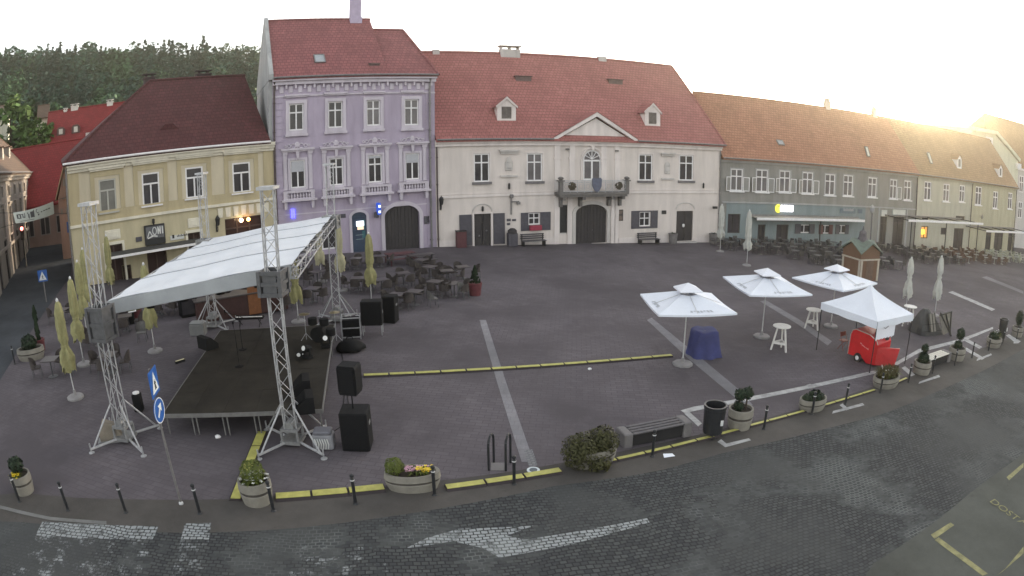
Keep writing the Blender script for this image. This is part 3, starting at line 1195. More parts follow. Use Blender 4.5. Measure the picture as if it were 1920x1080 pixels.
# pediment
p0, p1 = F.uv(1037, 259)[0], F.uv(1190, 262)[0]
pz = F.uv(1113, 216, -.1)[1]
pm_ = (p0 + p1) / 2
mb = MB()
mb.prism([(p0 + .3, EH - .02), (p1 - .3, EH - .02), (pm_, pz - .25)], -.12, 2.2)
mb.build('pediment', m_hall_trim, F.root)
mb = MB()
for s, (a, b) in ((1, (p0, pm_)), (-1, (p1, pm_))):
    d_ = Vector((b - a, 0, pz - EH)).normalized()
    n_ = Vector((-d_.z, 0, d_.x)) * s
    q = [Vector((a, 0, EH - .1)), Vector((b, 0, pz - .1))]
    w2 = n_ * .3
    mb.prism([(q[0].x, q[0].z), (q[1].x, q[1].z), (q[1].x, q[1].z + .34), (q[0].x - s * .1, q[0].z + .22)], -.42, -.125)
mb.build('pediment_moulding', m_hall_trim, F.root)
mb = MB()
mb.add([(p0 - .1, -.45, EH + .16), (pm_, -.45, pz + .27), (p1 + .1, -.45, EH + .16), (p0 - .1, 2.4, EH + .16), (pm_, 3.6, pz + .27), (p1 + .1, 2.4, EH + .16)], [(0, 1, 4, 3), (1, 2, 5, 4)])
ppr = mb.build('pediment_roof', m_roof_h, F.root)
# main roof
DR = 7.0
zr = F.uv(1033, 104, DR)[1]
ur = F.uv(1259, 124, DR)[0]
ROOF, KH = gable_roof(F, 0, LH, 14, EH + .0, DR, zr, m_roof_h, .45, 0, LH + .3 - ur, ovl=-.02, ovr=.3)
for px, xl, xr_, yt, yb in ((950, 934, 967, 181, 226), (1224, 1209, 1239, 193, 236)):
    u, y, z = roof_pt(F, px, yb, EH, KH)
    h = F.uv(px, yt, y)[1] - z
    hw = .78
    mb = MB()
    mb.box(u - hw, u - .42, y, y + .12, z, z + h * .58)
    mb.box(u + .42, u + hw, y, y + .12, z, z + h * .58)
    mb.box(u - .42, u + .42, y, y + .12, z, z + h * .08)
    mb.prism([(u - hw, z + h * .58), (u + hw, z + h * .58), (u, z + h * .95)], y, y + .12)
    mb.box(u - hw, u - hw + .1, y + .12, y + 2.2, z - .3, z + h * .58)
    mb.box(u + hw - .1, u + hw, y + .12, y + 2.2, z - .3, z + h * .58)
    for s in (-1, 1):
        mb.prism([(u + s * (hw + .12), z + h * .52), (u + s * (hw + .12), z + h * .6), (u, z + h), (u, z + h * .9)], y - .14, y - .003)
    dm = mb.build('dormer', m_hall_trim, ROOF)
    mb = MB()
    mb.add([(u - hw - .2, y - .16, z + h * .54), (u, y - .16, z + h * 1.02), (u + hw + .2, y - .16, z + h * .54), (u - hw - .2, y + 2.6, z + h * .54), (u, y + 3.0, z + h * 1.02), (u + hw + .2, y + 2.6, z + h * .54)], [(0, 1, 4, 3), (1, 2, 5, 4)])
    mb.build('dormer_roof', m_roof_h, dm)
    mb = MB()
    mb.box(u - .42, u + .42, y + .1, y + .16, z + h * .08, z + h * .58)
    for s in range(9):
        mb.box(u - .38, u + .38, y + .06, y + .12, z + h * (.1 + s * .052), z + h * (.125 + s * .052))
    mb.box(u - .03, u + .03, y + .04, y + .1, z + h * .08, z + h * .58)
    mb.build('shutter', M('dormer_shutter', (.17, .15, .14), .3, 5, .8) if 'dormer_shutter' not in bpy.data.materials else bpy.data.materials['dormer_shutter'], dm)
m_vent = M('roof_vent_metal', (.12, .08, .08), .3, 5, .7)
for px, py in ((981, 150), (1154, 156)):
    u, y, z = roof_pt(F, px, py, EH, KH)
    mb = MB()
    mb.box(u - .7, u + .7, y - .1, y + 1.2, z - .1, z + .32)
    mb.box(u - .8, u + .8, y - .2, y + 1.3, z + .32, z + .38)
    mb.build('roof_hatch', m_vent, ROOF)
u = F.uv(955, 97, DR)[0]
mb = MB()
mb.box(u - .9, u + .9, DR - .4, DR + .4, zr - .5, zr + .35)
for s in (-.8, 0, .8):
    mb.box(u + s - .07, u + s + .07, DR - .3, DR + .3, zr + .35, zr + .62)
mb.box(u - 1.05, u + 1.05, DR - .5, DR + .5, zr + .62, zr + .7)
mb.build('chimney', m_stone, ROOF)
u = F.uv(817, 96, DR)[0]
chimney(ROOF, u, DR, zr - .4, zr + .2, .6, .5, m_stone, False)
u = F.uv(1128, 108, DR)[0]
chimney(ROOF, u, DR, zr - .4, zr + .25, .8, .5, m_stone, False)
gutter(F, .1, p0 - .1, EH + .02, m_zinc)
gutter(F, p1 + .1, LH + .3, EH + .02, m_zinc)
# ground floor doors, shutters, signs
m_shut = M('grey_shutter', (.075, .07, .085), .25, 5, .7)
u0, u1, z0, z1 = dl
mb = MB()
for k in range(2):
    a = u0 + (u1 - u0) * k / 2
    b = a + (u1 - u0) / 2
    mb.box(a + .02, b - .02, .1, .16, z0, z1 - .05)
    for q in (0.12, .42, .72):
        mb.box(a + .12, b - .12, .075, .1, z0 + (z1 - z0) * q, z0 + (z1 - z0) * (q + .22))
dd = mb.build('door', m_darkwood, F.root)
mb = MB()
for a, q in ((u0 + .4, 1.1), (u1 - .35, 1.5)):
    mb.lathe([(.05, 0), (.09, .05), (.05, .12)], 8, (a, .06, z0 + q - .35))
mb.build('handle', m_zinc, dd)
mb = MB()
mb.box(u0 - .14, u0, -.08, .05, z0, z1 + .1)
mb.box(u1, u1 + .14, -.08, .05, z0, z1 + .1)
mb.box(u0, u1, -.08, .05, z1, z1 + .1)
mb.build('door_frame', m_hall_trim, F.root)
for a, b in ((u0 - 1.18, u0 - .2), (u1 + .2, u1 + 1.12)):
    mb = MB()
    mb.box(a, b, -.1, -.03, z0 + .1, z1 - .02)
    for q in (.08, .38, .68):
        mb.box(a + .12, b - .12, -.12, -.1, z0 + (z1 - z0) * q, z0 + (z1 - z0) * (q + .25))
    mb.build('shutter', m_shut, F.root)
for g in (dl, dr_):
    mb = MB()
    pts = arc(g[0] - .1, g[1] + .1, g[3] + .14, .62)
    for p, q in zip(pts, pts[1:]):
        mb.tube((p[0], -.02, p[1]), (q[0], -.02, q[1]), .05, 5)
    mb.build('door_arch', m_stone, F.root)
MB().lathe([(.05, 0), (.09, .1), (.09, .35), (.03, .42)], 8, ((dl[0] + dl[1]) / 2, -.1, dl[3] + .18)).build('door_lamp', m_black, F.root)
u0, u1, z0, z1 = dr_
mb = MB()
for k in range(2):
    a = u0 + (u1 - u0) * k / 2
    b = a + (u1 - u0) / 2
    mb.box(a + .02, b - .02, .1, .16, z0, z1 - .03)
    for q in (0.1, .5):
        mb.box(a + .1, b - .1, .075, .1, z0 + (z1 - z0) * q, z0 + (z1 - z0) * (q + .36))
dd = mb.build('door', m_darkwood, F.root)
MB().lathe([(.04, 0), (.12, .06), (.12, .26), (.04, .32)], 10, ((u0 + u1) / 2 - .12, .03, z0 + 1.25)).build('notice', m_wf, dd)
MB().box(u0 - .25, u1 + .25, -.4, -.003, z0 - .5, z0 - .02).build('doorstep', m_stone, F.root)
for r, px0, px1, py0, py1 in ((gw1, 976.5, 1032, 398, 432), (gw2, 1183.5, 1232.5, 395, 428)):
    window(F, r, m_wf, m_glass, .08, .06, (.5,), (.55,))
    e = F.rect(px0, px1, py0, py1)
    mb = MB()
    mb.box(e[0], r[0] - .03, -.07, -.01, e[2], e[3])
    mb.build('shutter', m_shut, F.root)
    mb = MB()
    mb.box(r[1] + .03, e[1], -.07, -.01, e[2], e[3])
    mb.build('shutter', m_shut, F.root)
    mb = MB()
    mb.box(r[0] - .03, r[1] + .03, -.05, -.01, r[3] + .0, e[3])
    mb.box(r[0] - .03, r[1] + .03, -.05, -.01, e[2], r[2] - .02)
    mb.build('shutter_panel', m_shut, F.root)
e = F.rect(992, 1014, 422, 431.5)
mb = MB()
mb.bbox(e[0], e[1], -.3, -.08, e[2], e[3], .02)
mb.build('flower_box', M('magenta_red', (.28, .03, .06), .2, 4, .6), F.root)
r = nd_
MB().box(r[0], r[1], .1, .14, r[2], r[3]).build('display_case', m_black, F.root)
surround(F, r, m_stone, .06, .04, 0, 'display_frame')
nb = plaque(F, F.rect(1155, 1168, 393, 414), m_black, 'notice_board')
for py0, py1 in ((394.5, 402), (404, 413)):
    e = F.rect(1156.5, 1166.5, py0, py1)
    MB().box(e[0], e[1], -.062, -.052, e[2], e[3]).build('poster', M('faded_poster', (.16, .12, .10), .5, 6, .6) if 'faded_poster' not in bpy.data.materials else bpy.data.materials['faded_poster'], nb)
plaque(F, F.rect(1240.5, 1249, 394.5, 401.5), m_black)
for b in ((950, 957.5, 410, 415), (960, 967.5, 410.5, 414.5), (950.5, 956.5, 417.5, 422)):
    plaque(F, F.rect(*b), m_shut, 'plaque', .04)
for b in ((947, 961, 302.5, 320), (1246, 1255.5, 305.5, 326)):
    r = F.rect(*b)
    mb = MB()
    mb.bbox(r[0], r[1], -.08, -.002, r[2], r[3], .05)
    cx = (r[0] + r[1]) / 2
    mb.lathe([(.05, 0), (.28, .15), (.2, .5), (.26, .62), (.12, .9), (.02, 1.0)], 10, (cx, -.06, r[2] + .1), sy=.3)
    mb.box(r[0] - .5, r[1] + .5, -.28, -.002, r[3] + .78, r[3] + .92)
    mb.box(r[0] - .4, r[1] + .4, -.16, -.002, r[3] + .6, r[3] + .78)
    mb.box(r[0] - .4, r[1] + .4, -.16, -.002, r[2] - .5, r[2] - .36)
    mb.build('relief_niche', m_stone, F.root)
# gas-pipe pole with a small cross arm, camera and vents
u, z = F.uv(958, 369)
_, z2 = F.uv(958, 402)
mb = MB()
mb.tube((u, -.08, z2), (u, -.08, z - .1), .06, 8)
mb.box(u - .04, u + .62, -.22, -.1, z - .42, z - .34)
mb.bbox(u + .42, u + .7, -.3, -.1, z - .6, z - .42, .02)
mb.bbox(u - .14, u + .14, -.25, -.05, z - .1, z + .2, .03)
mb.build('conduit', m_zinc, F.root)
for px, py in ((954, 349), (1318, 348)):
    u, z = F.uv(px, py)
    MB().lathe([(.03, 0), (.09, .08), (.09, .4), (.05, .5)], 8, (u, -.1, z - .25)).build('vent_cowl', m_black, F.root)
for px, py in ((1063, 281), (1155, 284)):
    u, z = F.uv(px, py)
    MB().lathe([(.17, 0), (.17, .12)], 12, (u, -.14, z)).build('wall_rosette', m_bal, F.root)
u, z = F.uv(1338, 388)
mb = MB()
mb.box(u - .35, u + .1, -.5, -.3, z - .12, z + .1)
mb.tube((u, -.02, z), (u, -.4, z), .04, 6)
mb.build('security_camera', m_black, F.root)
pipe(F, .12, zgnd(0), EH - .35, m_brown)
pipe(F, LH - .1, zgnd(LH), EH - .35, m_zinc)
wall_lantern('black iron lantern on the left end of the cream town hall front', F, 825.5, 366, 394, m_black)

# ---------------------------------------------------------------- PURPLE HOUSE
LP = 12.42
PP = PH - Vector((math.cos(A_P), math.sin(A_P), 0)) * LP
F = Frame('purple_house', 'tall lilac house with ornate white window surrounds and red mansard roof', PP, A_P)
P_ = F
EP = 13.3
m_lil = plaster('lilac_render', (.39, .335, .42), stain=.2)
m_lilt = plaster('pale_lilac_trim', (.52, .475, .53), stain=.18)
m_roof_p = tiles('red_tiles', (.265, .098, .10), (.21, .08, .084))
r1 = [F.rect(*b) for b in ((541.5, 569.5, 194, 244.5), (615, 642.5, 190, 239.5), (687, 713, 187.5, 235.5), (758, 785, 186, 234.5))]
r2 = [F.rect(*b) for b in ((544.5, 572.5, 300, 352.5), (617.5, 644, 296, 347.5), (690, 716.5, 290.5, 342), (760, 786.5, 287, 336.5))]
gt = F.rect(721.5, 786.5, 384, 467)
dt = F.rect(660.5, 688, 397.5, 471)
zgnd = lambda u: zg(F.w(u, 0).x)
gt = (gt[0], gt[1], zgnd(gt[0]) - .12, gt[3])
dt = (dt[0], dt[1], zgnd(dt[0]) - .05, dt[3])
shop = (1.2, 4.6, zgnd(2) + .3, 2.5)
mb = MB()
wall_mesh(mb, LP, -.8, EP, r1 + r2 + [(*gt, .8), (*dt, .35), shop], 12, .2)
mb.build('wall', m_lil, F.root)
window(F, shop, m_wf, m_glass, .1, .1, (.33, .66), ())
mb = MB()
mb.box(-.05, LP + .05, -.45, -.003, EP - .25, EP)
mb.box(-.02, LP + .02, -.28, -.003, EP - .5, EP - .25)
mb.box(0, LP, -.1, -.003, EP - 1.4, EP - 1.28)
n = 18
for i in range(n):
    u = .3 + (LP - .6) * i / (n - 1)
    mb.box(u - .07, u + .07, -.2, -.003, EP - .8, EP - .5)
    if i < n - 1:
        v = u + (LP - .6) / (n - 1) / 2
        mb.bbox(v - .16, v + .16, -.06, -.003, EP - 1.1, EP - .6, .03)
z_b = F.uv(660, 368)[1]
mb.box(.02, LP - .02, -.03, -.003, z_b - 1.0, z_b - .92)
mb.build('cornice', m_lilt, F.root)
mb = MB()       # quoined pilasters at both ends
for u in (.05, LP - .75):
    z = .2
    while z < EP - 1.5:
        mb.box(u, u + (.6 if int(z * 10) % 2 else .7), -.05, -.003, z, z + .42)
        z += .47
mb.build('quoin_strip', m_lil, F.root)
for i, r in enumerate(r1):
    window(F, r, m_wf, m_glass if i < 2 else m_glass2, .1, .05, (.5,), (.66,))
    surround(F, r, m_lilt, .24, .1, .3, gap=.0, base=.22)
    mb = MB()
    mb.box(r[0] - .3, r[1] + .3, -.2, -.003, r[2] - .42, r[2] - .25)
    mb.build('sill', m_lilt, F.root)
for i, r in enumerate(r2):
    window(F, r, m_wf, m_glass, .1, .05, (.5,), (.66,), blind=(.42, 0, .12, .36)[i])
    u0, u1, z0, z1 = r
    mb = MB()
    mb.box(u0 - .18, u0, -.07, -.002, z0 - .12, z1 + .16)
    mb.box(u1, u1 + .18, -.07, -.002, z0 - .12, z1 + .16)
    mb.box(u0, u1, -.07, -.002, z1, z1 + .16)
    mb.box(u0, u1, -.14, -.002, z0 - .16, z0)
    for a in (u0 - .52, u1 + .24):         # fluted side pilasters with capitals
        mb.box(a, a + .28, -.1, -.002, z0 - .1, z1 + .42)
        mb.box(a - .05, a + .33, -.16, -.002, z1 + .42, z1 + .6)
        mb.box(a + .08, a + .2, -.13, -.1, z0 + .1, z1 + .2)
    mb.box(u0 - .62, u1 + .62, -.2, -.002, z1 + .6, z1 + .72)
    mb.box(u0 - .7, u1 + .7, -.32, -.002, z1 + .72, z1 + .86)
    cx = (u0 + u1) / 2
    mb.prism([(cx - .13, z1 + .6), (cx + .13, z1 + .6), (cx + .07, z1 + .1), (cx - .07, z1 + .1)], -.2, -.07)
    mb.build('window_surround', m_lilt, F.root)
    mb = MB()       # stucco scrolls over the hood
    for s in (-1, 1):
        for rr, dx in ((.17, .3), (.12, .62), (.09, .86)):
            mb.path([(cx + s * (dx + rr * math.cos(t)), -.05, z1 + 1.02 + rr * math.sin(t) * (1 if rr > .1 else .8)) for t in [k * .7 for k in range(9)]], .04, 5)
    mb.lathe([(.05, 0), (.16, .08), (.18, .3), (.08, .42)], 8, (cx, -.05, z1 + .9), sy=.4)
    mb.build('stucco_scroll', m_lilt, F.root)
    zb0 = F.uv((531.8, 623, 676, 747)[i] + 8, (380, 371.8, 367.6, 361.6)[i] - 1, -.35)[1]
    mb = MB()
    mb.box(u0 - .75, u1 + .75, -.5, -.002, zb0, zb0 + .14)
    mb.box(u0 - .62, u1 + .62, -.4, -.002, zb0 + .14, zb0 + .22)
    zt = z0 - .16
    mb.box(u0 - .62, u1 + .62, -.36, -.1, zt - .16, zt - .003)
    for a in (u0 - .6, u1 + .3):
        mb.box(a, a + .3, -.38, -.08, zb0 + .22, zt - .16)
        mb.prism([(a + .02, zb0 - .002), (a + .28, zb0 - .002), (a + .24, zb0 - .55), (a + .06, zb0 - .55)], -.34, -.002)
    nb_ = 8
    for k in range(nb_):
        u = u0 - .22 + (u1 - u0 + .44) * k / (nb_ - 1)
        mb.lathe([(.05, 0), (.085, (zt - zb0) * .2), (.04, (zt - zb0) * .45), (.07, (zt - zb0) * .5), (.05, zt - zb0 - .4)], 6, (u, -.24, zb0 + .22))
    mb.build('balustrade', m_lilt, F.root)
gate_leaf(F, gt, .8, m_darkwood)
arch_trim(F, gt, .8, m_lilt, .28, .08)
# bank machine doorway: dark blue arch, lit screen
u0, u1, z0, z1 = dt
m_navy = M('navy_panel', (.03, .05, .09), .2, 4, .5)
m_teal = M('teal_panel', (.04, .14, .16), .2, 4, .5)
mb = MB()
frame_bars(mb, u0, u1, z0, z1 - .35, .09, .02, .12, (), (.62,))
pts = arc(u0, u1, z1 - .35, .35)
mb.poly([(p[0], .1, p[1]) for p in pts])
dd = mb.build('bank_door', m_navy, F.root)
MB().box(u0 + .08, u1 - .08, .08, .14, z0, z1 - .35).build('door_panel', m_navy, dd)
zl = z0 + (z1 - z0) * .55
MB().box(u0 + .78, u1 - .12, .04, .075, zl - .6, zl + .75).build('side_panel', m_teal, dd)
mb = MB().box(u0 + .36, u0 + .92, .02, .07, F.uv(673, 424)[1], F.uv(673, 415)[1])
mb.build('lit_screen', glow('screen_white', (.95, .97, 1), 1.1), dd)
MB().box(u0 + .42, u0 + .9, .03, .072, F.uv(673, 433)[1], F.uv(673, 425)[1]).build('lit_keypad', glow('screen_warm', (.8, .6, .42), .25), dd)
for k in range(2):
    z = F.uv(673, 441 + 8 * k)[1]
    MB().lathe([(.3, 0), (.3, .02)], 12, ((u0 + u1) / 2, .04, z), sy=.08).build('sticker', M('pale_green_sticker', (.35, .45, .4), .1, 4, .6), dd)
arch_trim(F, dt, .35, m_lilt, .2, .06, 'door_surround')
plaque(F, F.rect(637, 648, 401, 408.5), m_shut)
plaque(F, F.rect(795, 805, 405, 420), m_shut)
# small blue lit sign on a bracket, lamp below
u, z = F.uv(706.5, 390)
mb = MB()
mb.bbox(u - .12, u + .12, -.75, -.2, z - .45, z + .42, .04)
sg = mb.build('blue_wall_sign', glow('sign_blue', (.03, .10, .6), .12), F.root)
mb = MB()
for q in (-.22, .18):
    mb.lathe([(.09, -.09), (.09, .09)], 10, (u, -.765, z + q), sy=.12)
mb.build('sign_mark', glow('sign_white', (.8, .85, 1), .35), sg)
u, z = F.uv(704, 402)
mb = MB()
mb.lathe([(.05, -.25), (.2, -.2), (.2, .15), (.05, .25)], 10, (u, -.3, z))
mb.tube((u, 0, z), (u, -.3, z), .03, 6)
mb.build('wall_lamp', m_shut, F.root)
for px in (546.8, 550.8):
    u, zt = F.uv(px, 392.5)
    _, zb = F.uv(px, 409)
    MB().box(u - .055, u + .055, -.12, -.02, zb, zt).build('neon_tube', glow('neon_blue', (.06, .06, 1), 1.6), F.root)
pipe(F, .1, zgnd(0), EP - .6, m_brown, -.12, .07)
pipe(F, LP - .45, zgnd(LP), EP - .6, m_zinc, -.14, .08)
# roof: high left part, lower hipped right part
DRP = 5.5
zrl = F.uv(600, 36.5, DRP)[1]
us_ = F.uv(693, 36, DRP)[0]
zrr = F.uv(730, 56, DRP)[1]
ue = F.uv(758, 56, DRP)[0]
rl, KP = gable_roof(F, 0.02, us_, 11, EP + .03, DRP, zrl, m_roof_p, .5, ovl=-.02)
rr_, KP2 = gable_roof(F, us_ + .01, LP, 11, EP + .03, DRP, zrr, m_roof_p, .5, 0, LP - ue + .3, ovr=.15)
mb = MB()       # fire wall on the left gable
mb.prism([(0, EP - .5), (0, EP)], 0, 0) if False else None
g_ = [(-.5, EP - .1), (-.5, EP + .3), (DRP, zrl + .28), (11.5, EP + .3), (11.5, EP - .1)]
vs = [(-.32, y, z) for y, z in g_] + [(.0, y, z) for y, z in g_]
mb.add(vs, [(4, 3, 2, 1, 0), (5, 6, 7, 8, 9)] + [(i, (i + 1) % 5, 5 + (i + 1) % 5, 5 + i) for i in range(5)])
mb.box(-.3, -.005, 0.02, 11, 6, EP - .1)
mb.build('fire_wall', plaster('grey_firewall', (.36, .36, .36)), F.root)
m_gab = plaster('gable_render', (.34, .30, .34))
mb = MB()
mb.add([(us_, 0, EP), (us_, DRP, zrl - .25), (us_, 11, EP)], [(0, 1, 2)])
mb.build('gable', m_gab, F.root)
u = F.uv(666, 20, DRP)[0]
mb = MB()
mb.box(u - .42, u + .42, DRP - .4, DRP + .4, zrl - .6, zrl + 4.2)
mb.box(u - .5, u + .5, DRP - .48, DRP + .48, zrl - .6, zrl + .12)
mb.build('chimney', M('lilac_chimney', (.42, .36, .48), .15, 3, .85), rl)
m_sky = glass('skylight_glass', (.28, .30, .32), .08)
skylight(rl, F, 599, 111, EP + .03, KP, .85, 1.1, m_zinc, m_sky)
skylight(rr_, F, 708, 109.5, EP + .03, KP2, .85, 1.1, m_zinc, m_sky)
u, y, z = roof_pt(F, 702, 127, EP + .03, KP2)
mb = MB()
mb.box(u - .4, u + .4, y, y + .6, z - .05, z + .3)
mb.box(u - .46, u + .46, y - .06, y + .66, z + .3, z + .35)
mb.build('roof_hatch', m_vent, rr_)
gutter(F, 0, LP + .1, EP + .02, m_zinc, -.56)

# ---------------------------------------------------------------- YELLOW HOUSE
LY = 15.45
PY = PP - Vector((math.cos(A_Y), math.sin(A_Y), 0)) * LY
F = Frame('yellow_house', 'pale yellow corner house with maroon hipped roof and a cafe on its ground floor', PY, A_Y)
Y_ = F
EY = 8.75
zgnd = lambda u: zg(F.w(u, 0).x)
m_yl = plaster('yellow_render', (.48, .425, .29), stain=.18)
m_yu = plaster('pale_yellow_render', (.52, .46, .345), stain=.14)
m_yt = plaster('ochre_trim', (.43, .365, .235), stain=.15)
m_yw = plaster('cream_moulding', (.66, .62, .52), stain=.15)
m_roof_y = tiles('maroon_tiles', (.098, .033, .034), (.072, .027, .029))
ws = [F.rect(*b) for b in ((186, 218, 335.5, 397.5), (266.5, 299.5, 323.5, 384.5), (348, 381, 313, 371), (436, 469.5, 304.5, 361))]
bz = F.uv(262, 406)[1]
g0 = .6
shops = []
for xl, xr_, yt in ((197, 229, 459), (352, 376, 436)):
    a, b, _, t = F.rect(xl, xr_, yt, yt + 2)
    shops.append((a, b, zgnd(a) - .1, F.uv((xl + xr_) / 2, yt)[1]))
a, b = F.uv(421.5, 415)[0], F.uv(493, 405)[0]
shops.append((a, b, zgnd(a) - .1, F.uv(457, 406.5)[1]))
a, b = F.uv(272, 440)[0], F.uv(309, 436)[0]
shops.append((a + .0, b, zgnd(a) - .1, F.uv(290, 459)[1]))
a, b = F.uv(229, 500)[0], F.uv(246, 500)[0]
shops.append((a, b, zgnd(a) - .1, F.uv(238, 497)[1]))
mb = MB()
wall_mesh(mb, LY, -.3, EY, ws + shops, 10.5, .35)
for f_i, f in enumerate(mb.f):
    zc = sum(mb.v[i][2] for i in f) / len(f)
    mb.m[f_i] = 1 if zc > bz + .15 else 0
# upper band slightly paler: split faces crossing the belt are covered by the belt course
mb.build('wall', [m_yl, m_yu], F.root)
mb = MB()
mb.box(-.05, LY, -.5, -.003, EY - .22, EY)
mb.box(-.05, LY, -.34, -.003, EY - .42, EY - .22)
mb.box(-.02, LY, -.16, -.003, EY - .62, EY - .42)
mb.build('cornice', m_yw, F.root)
mb = MB()
mb.box(-.05, LY, -.16, -.003, bz - .08, bz + .1)
mb.build('belt_course', m_yw, F.root)
mb = MB()
mb.box(-.02, LY, -.03, -.003, bz + .1, bz + .75)
for i, r in enumerate(ws):
    for a in (r[0] - .62, r[1] + .3):
        mb.box(a, a + .32, -.045, -.003, bz + .75, r[3] + .2)
    mb.box(r[0] - .62, r[1] + .62, -.045, -.003, r[3] + .2, r[3] + .62)
for u in (.0, LY - .8):
    mb.box(u, u + .8, -.05, -.003, bz + .75, EY - .62)
mb.build('window_panel', m_yt, F.root)
for i, r in enumerate(ws):
    mb = MB()
    mb.box(r[0] - .72, r[1] + .72, -.28, -.003, r[3] + .72, r[3] + .86)
    mb.box(r[0] - .62, r[1] + .62, -.18, -.003, r[3] + .6, r[3] + .72)
    mb.build('window_hood', m_yw, F.root)
    window(F, r, m_wf if i else M('dull_grey_paint', (.42, .41, .37), .1, 3, .8), glass('dusty_glass', (.15, .145, .13), .3, .3) if i == 0 else m_glass, .11, .02, (.5,), (.66,), .1, tee=True)
m_in = M('dark_shop_interior', (.035, .025, .022), .4, 3, .8)
m_door_y = M('dark_brown_frame', (.07, .04, .03), .3, 4, .6)
for k, s in enumerate(shops):
    mb = MB()
    frame_bars(mb, s[0], s[1], s[2], s[3], .1, .2, .28, (.33, .66) if k == 2 else (.5,), (.78,))
    d = mb.build('shop_door' if k != 2 else 'shop_front', m_door_y, F.root)
    MB().quad((s[0], .27, s[2]), (s[1], .27, s[2]), (s[1], .27, s[3]), (s[0], .27, s[3])).build('pane', glass('dark_brown_glass', (.045, .028, .026), .15, .4), d)
mb = MB()        # rustication joints and stone lintels of the ground floor
for i in range(7):
    u = shops[2][0] - .3 + i * (shops[2][1] - shops[2][0] + .6) / 6
    mb.prism([(u - .16, shops[2][3] + .15), (u + .16, shops[2][3] + .15), (u + .2, bz - .2), (u - .2, bz - .2)], -.05, -.003)
for s in shops[:2]:
    mb.box(s[0] - .18, s[0] - .02, -.08, -.003, s[2], s[3] + .2)
    mb.box(s[1] + .02, s[1] + .18, -.08, -.003, s[2], s[3] + .2)
    mb.box(s[0] - .02, s[1] + .02, -.08, -.003, s[3] + .02, s[3] + .2)
    mb.bbox(s[0] + .05, s[1] - .05, -.07, -.003, s[3] + .35, s[3] + 1.0, .04)
    mb.bbox(s[0] + .25, s[1] - .25, -.1, -.06, s[3] + .48, s[3] + .88, .03)
mb.build('door_surround', m_yw, F.root)
# shop signs
r = F.rect(270.5, 309, 420.5, 458)
sg = plaque(F, r, m_black, 'shop_sign', .16)
mb = MB()
r_ = F.rect(273, 306.5, 423.5, 446)
mb.quad((r_[0], -.165, r_[2]), (r_[1], -.165, r_[2]), (r_[1], -.165, r_[3]), (r_[0], -.165, r_[3]))
mb.build('sign_face', M('sign_grey', (.12, .12, .13), .3, 3, .6), sg)
mb = MB()
W_, H2 = r_[1] - r_[0], r_[3] - r_[2]
ox, oz = r_[0], r_[2]
mb.path([(ox + W_ * (.48 + .11 * math.cos(t)), -.175, oz + H2 * (.6 + .3 * math.sin(t))) for t in [k * .45 for k in range(15)]], .035, 5)
for q in (.68, .8, .93):
    mb.tube((ox + W_ * q, -.175, oz + H2 * .3), (ox + W_ * q, -.175, oz + H2 * .92), .05, 5)
mb.tube((ox + W_ * .68, -.175, oz + H2 * .9), (ox + W_ * .8, -.175, oz + H2 * .32), .03, 5)
mb.path([(ox + W_ * .06, -.175, oz + H2 * .1), (ox + W_ * .2, -.175, oz + H2 * .62), (ox + W_ * .36, -.175, oz + H2 * .15)], .04, 5)
mb.path([(ox + W_ * .08, -.175, oz + H2 * .05), (ox + W_ * .4, -.175, oz + H2 * .2), (ox + W_ * .62, -.175, oz + H2 * .12)], .05, 5)
mb.build('sign_lettering', M('sign_white_paint', (.62, .62, .6), .15, 4, .6), sg)
plaque(F, F.rect(254.5, 266, 444, 453), m_shut, 'small_sign', .08)
r = F.rect(319, 345, 440.5, 449)
sg = plaque(F, r, M('white_sign', (.55, .55, .53), .1, 3, .6), 'shop_sign', .08)
mb = MB()
mb.box(r[0] + .15, r[0] + .3, -.09, -.082, r[2] + .12, r[2] + .36)
for k in range(9):
    mb.box(r[0] + .5 + k * .1, r[0] + .56 + k * .1, -.09, -.082, r[2] + .18, r[2] + .27 + .05 * (k % 2))
mb.build('sign_lettering', m_black, sg)
# awning over the cafe doors
a0 = F.uv(215, 468)[0]
a1 = F.uv(377, 448)[0]
zt = F.uv(290, 459.5)[1]
pj = 2.3
f0, f1 = F.uv(206.5, 483.5, -pj), F.uv(354, 461, -pj)
zf = (f0[1] + f1[1]) / 2
aw = empty('shop_awning', 'long dark awning with a white front bar over the yellow house cafe doors', 'awning', F.w(0, 0), F.a)
mb = MB()
n = 14
for i in range(n):
    u_a, u_b = f0[0] + (a1 - f0[0]) * i / n, f0[0] + (a1 - f0[0]) * (i + 1) / n
    mb.quad((u_a, -.02, zt), (u_b, -.02, zt), (u_b, -pj, zf + .06), (u_a, -pj, zf + .06))
    mb.quad((u_a, -.02, zt - .02), (u_a, -pj, zf + .04), (u_b, -pj, zf + .04), (u_b, -.02, zt - .02))
mb.build('canopy', M('dark_awning_cloth', (.06, .058, .055), .3, 2, .9), aw)
MB().box(f0[0], a1, -pj - .06, -pj, zf - .06, zf + .09).build('front_bar', m_wf, aw)
mb = MB()
for u in (f0[0] + .5, (f0[0] + a1) / 2, a1 - .5):
    mb.path([(u, -.05, zt - .3), (u + .25, -pj * .5, (zt + zf) / 2 - .1), (u, -pj + .03, zf)], .03, 5)
mb.build('folding_arm', m_zinc, aw)
